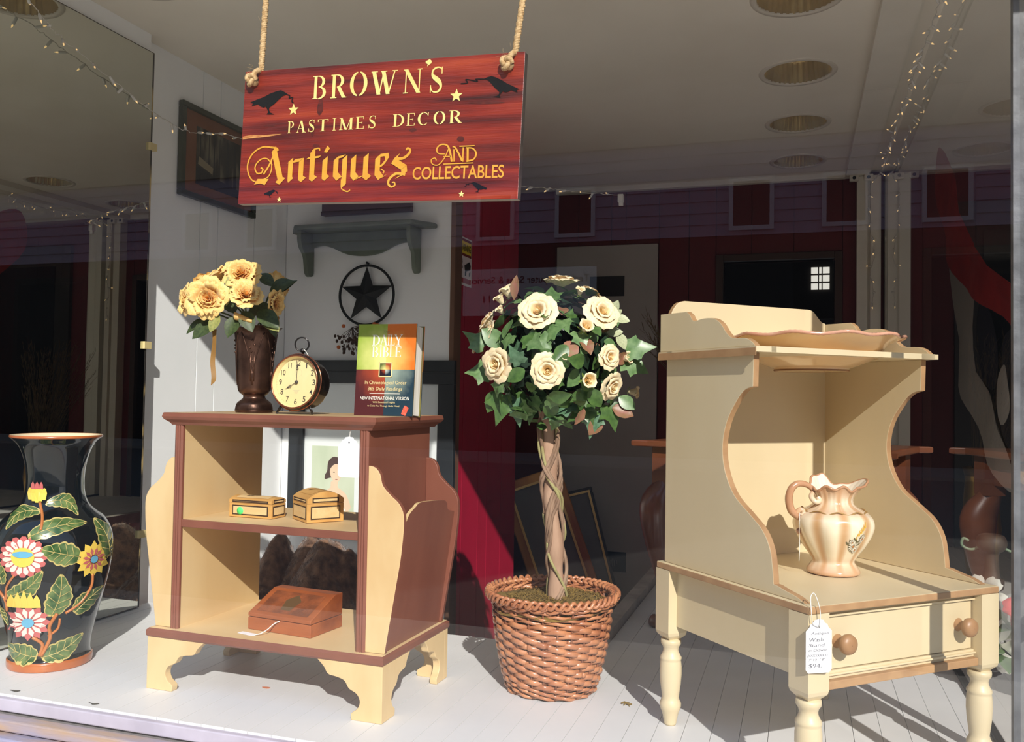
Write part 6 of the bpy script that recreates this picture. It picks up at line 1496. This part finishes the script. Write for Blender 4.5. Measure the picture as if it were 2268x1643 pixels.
labs = ['ribbed recessed lamp of the long row, nearest to the front glass', 'large ribbed recessed lamp cut by the top of the photo, second of the row', 'ribbed recessed lamp, third from the front glass in the row', 'ribbed recessed lamp, last but one before the back wall', 'smallest ribbed recessed lamp, beside the back wall', 'ribbed recessed lamp beside the left wall mirror, apart from the row']
for (x, y), lb in zip(LAMPS, labs):
    t = thing('ceiling_lamp', lb, 'ceiling lamp', (x, y, ZC), 0.0, 'recessed ceiling lamps')
    link('reflector', canm, t); link('trim_ring', trimm, t); link('bulb', bulbm, t)

# ------------------------------------------------------------------ fairy lights
CABLE = mat('white_cable', (206, 202, 192), 0.5); SOCK = mat('white_socket', (216, 214, 208), 0.45)
TIP = mat('warm_bulb', (250, 214, 150), 0.1, emit=((255, 214, 150), 0.6))
m = M(); m.lathe([(0.0005, -0.001), (0.0034, 0.0), (0.0044, 0.005), (0.0044, 0.021), (0.0036, 0.023)], 8); m.lathe([(0.0024, 0.023), (0.0024, 0.028), (0.0012, 0.032), (0.0003, 0.034)], 8, mi=1)
mini = m.mesh('bulb', [SOCK, TIP])
def light_string(label, path, spacing, r=0.0013, seed=1):
    t = thing('string_lights', label, 'string lights', path[0], 0.0)
    q = random.Random(seed); o = Vector(path[0])
    pts = [Vector(p) - o for p in smooth_line(path, 14)]
    a = []; 
    for i, p in enumerate(pts): a.append(p + Vector((q.uniform(-1, 1), q.uniform(-1, 1), q.uniform(-1, 1))) * 0.0035)
    M().tube(a, r, 5).build('cable', CABLE, t)
    acc = 0.0; last = a[0]
    for i in range(1, len(a)):
        acc += (a[i] - last).length; last = a[i]
        if acc > spacing:
            acc = q.uniform(-0.02, 0.015)
            d = Vector((q.uniform(-1, 1), q.uniform(-1, 1), q.uniform(-1.2, 0.7))).normalized()
            link('bulb', mini, t, a[i], quat=frame_quat(d))
    return t
light_string('white mini string lights slung from the left wall mirror behind the sign', [(-2.00, 1.80, 1.80), (-2.05, 1.93, 1.777), (-2.062, 2.017, 1.75), (-2.07, 2.24, 1.70), (-2.08, 2.433, 1.662), (-2.07, 2.60, 1.648), (-2.02, 2.80, 1.683), (-1.72, 3.03, 1.61), (-1.35, 3.25, 1.58), (-1.056, 3.35, 1.567), (-0.88, 3.45, 1.562), (-0.71, 3.60, 1.566)], 0.052, seed=3)
pg = thing('light_plug', 'white plug end of the string lights beside the hanging sign', 'plug', (-0.71, 3.60, 1.566)); M().box((-0.012, -0.012, -0.028), (0.012, 0.012, 0.006)).build('body', SOCK, pg, bevel=0.003); M().box((-0.008, -0.005, -0.042), (0.010, 0.008, -0.026)).build('socket', SOCK, pg, bevel=0.002)
light_string('white mini string lights running along the top of the right side glass', [(0.372, 1.75, 1.87), (0.375, 2.3, 1.86), (0.378, 2.80, 1.875), (0.374, 3.10, 1.86), (0.380, 3.40, 1.885), (0.372, 3.62, 1.865), (0.382, 3.95, 1.89), (0.374, 4.3, 1.87), (0.384, 4.6, 1.885), (0.372, 4.82, 1.87)], 0.046, seed=5)
light_string('white mini string lights hanging down the far right corner post', [(0.34, 4.86, 1.865), (0.335, 4.865, 1.72), (0.35, 4.866, 1.58), (0.365, 4.868, 1.48), (0.345, 4.866, 1.38), (0.362, 4.866, 1.30), (0.352, 4.866, 1.23)], 0.075, r=0.0011, seed=9)
light_string('white mini string lights along the inner head of the shop window', [(-2.1, 1.66, 1.79), (-1.7, 1.66, 1.76), (-1.3, 1.66, 1.77), (-0.9, 1.66, 1.755), (-0.4, 1.66, 1.775), (0.0, 1.66, 1.76), (0.39, 1.66, 1.785)], 0.11, r=0.0022, seed=11)

# ------------------------------------------------------------------ furniture and things at the back
TW = mat('table_wood', (116, 66, 40), 0.35, c2=(92, 50, 30), nscale=7, stretch=(0.3, 1, 1), coat=0.3)
tb = thing('side_table', 'brown wooden table on curved cabriole legs, behind the wash stand', 'table', (-0.475, 2.80, 0.0005), -0.33)
TWd, TDp = 0.74, 0.40
M().prism(smooth_line([(0.0, 0.02), (0.02, 0.0), (TWd - 0.02, 0.0), (TWd, 0.02), (TWd, TDp - 0.02), (TWd - 0.02, TDp), (0.02, TDp), (0.0, TDp - 0.02)], 2, True), 'xy', 0.570, 0.590).build('table_top', TW, tb, bevel=0.004)
m = M(); m.box((0.06, 0.05, 0.485), (TWd - 0.06, 0.066, 0.570)); m.box((0.06, TDp - 0.066, 0.485), (TWd - 0.06, TDp - 0.05, 0.570)); m.box((0.05, 0.06, 0.485), (0.066, TDp - 0.06, 0.570)); m.box((TWd - 0.066, 0.06, 0.485), (TWd - 0.05, TDp - 0.06, 0.570)); m.build('apron', TW, tb, bevel=0.002)
def cab_leg():
    m = M()
    m.box((-0.030, -0.030, 0.455), (0.030, 0.030, 0.57))
    pts = smooth_line([(0, 0, 0.462), (-0.004, -0.004, 0.44), (-0.022, -0.022, 0.38), (-0.018, -0.018, 0.28), (-0.002, -0.002, 0.17), (0.008, 0.008, 0.08), (0.0, 0.0, 0.03), (-0.010, -0.010, 0.012), (-0.012, -0.012, 0.0)], 4)
    rr = smooth_line([(0.030, 0), (0.036, 0), (0.050, 0), (0.040, 0), (0.028, 0), (0.020, 0), (0.022, 0), (0.034, 0), (0.030, 0)], 4)
    m.tube(pts, [r[0] for r in rr], 14); return m.mesh('leg', TW)
cm = cab_leg()
for x, y, rz in ((0.055, 0.055, 0), (TWd - 0.055, 0.055, PI / 2), (TWd - 0.055, TDp - 0.055, PI), (0.055, TDp - 0.055, -PI / 2)): link('leg', cm, tb, (x, y, 0), rot=(0, 0, rz))
SHL = mat('shell_ochre', (196, 150, 78), 0.4, c2=(170, 120, 60), nscale=16)
m = M(); n = 40
m.grid(lambda u, v: (0.012 * math.sin(PI * v) + 0.003 * v * math.cos(u * 9 * 2 * PI), 0.06 * v * math.cos(0.35 + u * (PI - 0.7)), -0.065 * v * math.sin(0.35 + u * (PI - 0.7)) * 0.9), n, 8)
plabel(m.build('carved_shell', SHL, tb, loc=(TWd - 0.048, 0.16, 0.562)), 'ochre carved scallop shell')
# dried grasses
DG = mat('dried_grass', (96, 78, 46), 0.9, c2=(62, 52, 34), nscale=20); DGR = mat('dried_grass_head', (84, 66, 40), 0.95); BRS = mat('brass_pot', (190, 150, 70), 0.3, 0.8)
def grasses(label, loc, h, spread, n, lean, potr, poth, seed, leaf=True):
    t = thing('dried_grass', label, 'dried plant', loc, 0.0); q = random.Random(seed)
    m = M(); m.lathe([(potr * 0.7, 0.0), (potr, poth * 0.45), (potr * 0.8, poth * 0.9), (potr * 0.95, poth), (potr * 0.86, poth * 0.97), (potr * 0.6, poth * 0.5), (0.001, poth * 0.4)], 28, cap0=True); m.build('pot', BRS, t)
    st_ = M(); hd2 = M()
    for i in range(n):
        a = q.uniform(0, 2 * PI); s_ = spread * math.sqrt(q.random()); tip = Vector((s_ * math.cos(a) + lean[0], s_ * math.sin(a) + lean[1], h * q.uniform(0.72, 1.05))); b = Vector((q.uniform(-0.5, 0.5) * potr, q.uniform(-0.5, 0.5) * potr, poth * 0.6))
        mid = b.lerp(tip, 0.55) + Vector((0, 0, 0.04)); st_.tube([b, mid, tip], [0.0016, 0.0012, 0.0006], 4)
        d = (tip - mid).normalized()
        for k_ in range(5):
            c = mid.lerp(tip, 0.45 + 0.13 * k_); e = (d + Vector((q.uniform(-0.5, 0.5), q.uniform(-0.5, 0.5), q.uniform(-0.2, 0.4)))) * q.uniform(0.02, 0.05); w_ = Vector((-e.y, e.x, 0.002)).normalized() * 0.0022
            hd2.add([c, c + e * 0.5 + w_, c + e, c + e * 0.5 - w_], [(0, 1, 2, 3)])
    stuff(st_.build('stem', DG, t)); stuff(hd2.build('seed_head', DGR, t)); return t
grasses('tall sheaf of dried grass in a brass pot deep in the shop, near the far post', (0.10, 4.08, 0.0005), 0.95, 0.20, 130, (-0.14, 0.0), 0.075, 0.46, 31)
grasses('wispy dried grass on the brown table, spreading left of the wash stand', (-0.33, 2.98, 0.5905), 0.40, 0.13, 70, (-0.06, 0.02), 0.035, 0.10, 33)
# carved candlestick and flowers behind the wash stand
CSW = mat('dark_carved_wood', (58, 42, 33), 0.6, c2=(90, 76, 62), nscale=20)
cs = thing('candlestick', 'dark turned wooden candlestick with curled top, standing beyond the right side glass', 'candlestick', (0.52, 2.80, -0.0035), 0.0)
M().lathe(smooth_line([(0.046, 0.0), (0.046, 0.008), (0.030, 0.016), (0.022, 0.04), (0.030, 0.09), (0.040, 0.13), (0.036, 0.17), (0.022, 0.195), (0.018, 0.20), (0.030, 0.206), (0.032, 0.232), (0.022, 0.240), (0.019, 0.30), (0.030, 0.312), (0.040, 0.33), (0.032, 0.355), (0.0005, 0.360)], 3), 28, cap0=True).build('stem', CSW, cs)
for sx in (-1, 1): M().tube(smooth_line([(sx * 0.02, 0, 0.330), (sx * 0.05, 0, 0.312), (sx * 0.075, 0, 0.322), (sx * 0.072, 0, 0.342), (sx * 0.058, 0, 0.336)], 6), 0.004, 8).build('curl', mat('verdigris_curl', (128, 150, 120), 0.5), cs)
M().tube(smooth_line([(0.036 * math.cos(a), 0.036 * math.sin(a), 0.185) for a in (0, 1.2, 2.4, 3.6, 4.8)], 4, True), 0.0012, 5, closed=True).build('string', STRING, cs)
CORAL = mat('coral_rose', (222, 74, 70), 0.55, c2=(206, 54, 58), nscale=9); WHITEP = mat('white_flower', (230, 228, 214), 0.55)
fw = thing('silk_flowers', 'silk flowers with one coral rose and white blooms, standing beyond the right side glass', 'flowers', (0.53, 2.50, -0.0035), 0.0)
fw.scale = (1.35, 1.35, 1.35)
CRH = heart_mesh('rose', CORAL, 0.42, 0.52, 6, 41); CRP = petal_mesh('petal', CORAL, 0.16, 0.95, -0.05, 0.34, 0.6, 0.14, 0.05, 42); WHH = heart_mesh('rose', WHITEP, 0.42, 0.5, 5, 43); WHP = petal_mesh('petal', WHITEP, 0.16, 1.1, -0.05, 0.25, 0.5, 0.14, 0.05, 44)
for loc, n, R, hm, pm in (((0.005, -0.05, 0.170), (-0.4, -1, 0.3), 0.040, CRH, CRP), ((-0.055, 0.04, 0.165), (-0.6, -0.8, 0.4), 0.038, WHH, WHP), ((-0.045, -0.02, 0.095), (-0.4, -1, 0.1), 0.042, WHH, WHP), ((0.055, 0.02, 0.19), (0.2, -0.5, 1), 0.035, CRH, CRP)):
    h = link('rose', hm, fw, loc, quat=frame_quat(n), scale=R)
    for i in range(6): link('petal', pm, h, rot=(0, 0, i * PI / 3))
for i in range(12):
    a = rnd.uniform(0, 2 * PI); p = Vector((0.05 * math.cos(a), 0.02 + 0.05 * math.sin(a), rnd.uniform(0.05, 0.15))); link('leaf', rnd.choice(LM['oval']), fw, p, quat=frame_quat((rnd.uniform(-0.4, 1), rnd.uniform(-1, 1), 0.5), spin=rnd.uniform(0, 6)), scale=0.06)
m = M(); m.lathe([(0.035, 0), (0.045, 0.03), (0.04, 0.065), (0.032, 0.07), (0.001, 0.05)], 24, c=(0, 0.03, 0), cap0=True); m.build('bowl', mat('dark_bowl', (40, 40, 38), 0.4), fw)
m = M()
for p in ((0.005, -0.05, 0.165), (-0.055, 0.04, 0.16), (-0.045, -0.02, 0.09), (0.055, 0.02, 0.185)): m.tube([p, (0, 0.03, 0.05)], 0.0018, 5)
m.build('stem', mat('silk_stem', (70, 96, 50), 0.6), fw)
# cloth flag hanging in the shade beyond the side glass
FRED = mat('flag_red', (190, 40, 36), 0.8, c2=(170, 32, 32), nscale=8); FPAL = mat('flag_pale', (190, 184, 174), 0.8); FNAV = mat('flag_navy', (34, 38, 50), 0.8)
fg = thing('hanging_flag', 'red, pale and navy cloth flag hanging in the shade beyond the right side glass', 'flag', (0.60, 2.9, 1.0))
def cloth(pts, name, mt, dx):
    pp = smooth_line([(a - 2.9, b - 1.0) for a, b in pts], 4, True); m = M(); c = (sum(p[0] for p in pp) / len(pp), sum(p[1] for p in pp) / len(pp)); rg = []
    for f in (0.02, 0.35, 0.7, 1.0): rg.append([(dx + 0.012 * math.sin(7 * (c[0] + (p[0] - c[0]) * f) + 9 * (c[1] + (p[1] - c[1]) * f)), c[0] + (p[0] - c[0]) * f, c[1] + (p[1] - c[1]) * f) for p in pp])
    n = len(pp); vs = [p for r in rg for p in r]
    m.add(vs, [(j * n + i, j * n + (i + 1) % n, (j + 1) * n + (i + 1) % n, (j + 1) * n + i) for j in range(3) for i in range(n)], 0, True); m.build(name, mt, fg)
cloth([(4.40, 1.62), (4.36, 1.86), (4.16, 1.80), (4.04, 1.58), (3.72, 1.34), (3.3, 1.17), (2.9, 1.04), (2.6, 0.95), (2.62, 0.88), (3.0, 0.97), (3.5, 1.10), (3.9, 1.22), (4.18, 1.40)], 'red_stripe', FRED, 0.0)
cloth([(4.15, 1.38), (3.85, 1.22), (3.62, 1.08), (3.70, 0.90), (3.42, 0.72), (3.10, 0.60), (3.05, 0.45), (3.35, 0.52), (3.72, 0.68), (3.98, 0.86)], 'pale_stripe', FPAL, 0.02)
cloth([(3.62, 1.08), (3.42, 1.06), (3.36, 0.92), (3.42, 0.78), (3.58, 0.82)], 'navy_field', FNAV, 0.035)
cloth([(3.28, 0.92), (3.05, 0.96), (2.78, 0.86), (2.8, 0.60), (3.0, 0.55), (3.22, 0.68)], 'navy_field', FNAV, 0.03)
cloth([(3.12, 0.80), (2.98, 0.84), (2.92, 0.72), (3.04, 0.66)], 'pale_star_patch', FPAL, 0.0)
# gilt frames leaning in the dark corner
GLT = mat('gilt_frame', (206, 150, 74), 0.35, 0.3, c2=(140, 70, 34), nscale=7, stretch=(1, 1, 0.2)); LIN = mat('linen_mount', (196, 190, 176), 0.8)
def lean_frame(label, loc, rz, tilt, w, h, t, d, fm, inner):
    g = thing('picture_frame', label, 'picture frame', loc, rz); g.rotation_euler = (tilt, 0, rz)
    m = M(); m.box((0, 0, 0), (w, d, t)); m.box((0, 0, h - t), (w, d, h)); m.box((0, 0, t), (t, d, h - t)); m.box((w - t, 0, t), (w, d, h - t)); m.build('frame', fm, g, bevel=0.006)
    m = M(); s_ = 0.012; m.box((t - s_, -0.004, t - s_), (w - t + s_, 0.004, t)); m.box((t - s_, -0.004, h - t), (w - t + s_, 0.004, h - t + s_)); m.box((t - s_, -0.004, t), (t, 0.004, h - t)); m.box((w - t, -0.004, t), (w - t + s_, 0.004, h - t)); m.build('inner_lip', mat('gilt_lip', (226, 190, 120), 0.3, 0.5), g)
    M().box((t - 0.01, d * 0.4, t - 0.01), (w - t + 0.01, d * 0.6, h - t + 0.01)).build('picture', inner, g)
    return g
fr1 = lean_frame('gilt picture frame with grey picture, leaning in the dark corner beside the crimson wall', (-1.235, 4.44, -0.50), 0.42, -0.10, 0.34, 0.80, 0.055, 0.03, GLT, mat('grey_picture', (96, 94, 92), 0.6, c2=(110, 108, 104), nscale=4))
fr1.rotation_euler = (-0.10, -0.33, 0.42)
fr2 = lean_frame('thin dark picture frame leaning in front of the white back door', (-1.12, 4.62, -0.515), 0.30, -0.15, 0.26, 0.72, 0.028, 0.022, mat('dark_frame', (40, 32, 28), 0.5), mat('dull_picture', (120, 116, 112), 0.6, c2=(104, 100, 98), nscale=3))
fr2.rotation_euler = (-0.15, -0.25, 0.30)
# brown fur throw heaped over a low chest behind the platform
lc = thing('low_chest', 'low dark chest under the brown fur throw, behind the bookcase', 'chest', (-2.11, 2.56, -0.5195)); M().box((0, 0, 0), (0.66, 0.62, 0.375)).build('body', DARK, lc); M().box((-0.01, -0.01, 0.375), (0.67, 0.63, 0.40)).build('lid', DARK, lc)
FUR = mat('brown_fur', (132, 98, 74), 0.95, c2=(84, 60, 46), nscale=34, bump=1.0, bscale=120, sheen=0.3)
from mathutils import noise as _nz
BUMPS = [(-1.83, 2.86, 0.17, 0.055, 0.10), (-1.72, 2.90, 0.165, 0.09, 0.10), (-1.62, 2.84, 0.18, 0.085, 0.13), (-1.545, 2.86, 0.13, 0.05, 0.10), (-1.92, 2.80, 0.08, 0.10, 0.12), (-2.03, 2.78, 0.075, 0.10, 0.15), (-1.86, 2.72, 0.03, 0.08, 0.06)]
def furz(x, y):
    s_ = 0.0
    for bx, by, h, wx, wy in BUMPS: s_ = max(s_, (h + 0.10) * math.exp(-((x - bx) / wx) ** 2 * 0.5 - ((y - by) / wy) ** 2 * 0.5))
    return -0.075 + s_ + 0.022 * _nz.noise(Vector((x * 14, y * 14, 1.3))) + 0.010 * _nz.noise(Vector((x * 45, y * 45, 4.1)))
fx0, fx1, fy0, fy1 = -2.125, -1.43, 2.53, 3.16
ft = thing('fur_throw', 'heap of brown fur throw lying behind the bookcase, under the black framed portrait', 'throw', (-1.80, 2.85, -0.08))
m = M()
def furp(u, v):
    x, y = fx0 + (fx1 - fx0) * u, fy0 + (fy1 - fy0) * v; e = min(u, v, 1 - u, 1 - v)
    return (x + 1.80, y - 2.85, furz(x, y) + 0.08 - (0.035 * max(0, 1 - e / 0.06) ** 2))
m.grid(furp, 110, 90); m.build('hide', FUR, ft)
m = M(); q = random.Random(5)
for i in range(9000):
    u, v = q.random(), q.random(); p = Vector(furp(u, v)); d = Vector((q.uniform(-0.6, 0.6), q.uniform(-0.9, 0.3), q.uniform(0.2, 1))).normalized() * q.uniform(0.008, 0.018); w_ = Vector((q.uniform(-1, 1), q.uniform(-1, 1), 0)).normalized() * 0.0007
    m.add([p - w_, p + w_, p + d], [(0, 1, 2)])
stuff(m.build('pile', FUR, ft))
# specks on the platform floor: flaked paint spots and bits
SPK = mat('dark_flake', (74, 72, 66), 0.8)
def patch(name, label, cat, x, y, pts, mt, group=None):
    o = M().prism(smooth_line(pts, 3, True), 'xy', 0.0002, 0.0010).build(name, mt, loc=(x, y, 0.0)); tag(o, label, cat, group); return o
patch('dark_flake', 'dark flake of paint on the sill edge in front of the black vase', 'paint flake', -1.775, 1.655, [(-0.018, 0), (-0.004, -0.004), (0.008, -0.006), (0.010, 0.005), (-0.004, 0.003)], SPK)
patch('dark_flake', 'curved dark flake near the sill edge, left of the bookcase feet', 'paint flake', -1.54, 1.652, [(-0.018, 0.003), (-0.006, -0.002), (0.004, -0.007), (0.014, 0.002), (0.008, 0.004), (0.0, -0.001)], SPK)
patch('wood_chip', 'small orange wood chip on the white floor under the bookcase', 'wood chip', -1.235, 1.885, [(-0.012, 0), (-0.002, 0.005), (0.010, 0.003), (0.006, -0.005)], mat('orange_chip', (206, 120, 80), 0.7))
bug = tag(M().tube([(-0.012, 0, 0.002), (-0.004, 0.004, 0.005), (0.004, -0.003, 0.004), (0.013, 0.003, 0.002)], 0.0022, 5).tube([(-0.004, -0.009, 0.001), (0, 0.0, 0.006), (0.006, 0.009, 0.002)], 0.0015, 5).tube([(0.0, 0.0, 0.005), (0.010, -0.010, 0.001)], 0.001, 4).build('moss_bit', MOSS, loc=(-0.383, 2.08, 0.0)), 'tiny dry moss bit on the white floor, right of the wicker basket', 'moss')
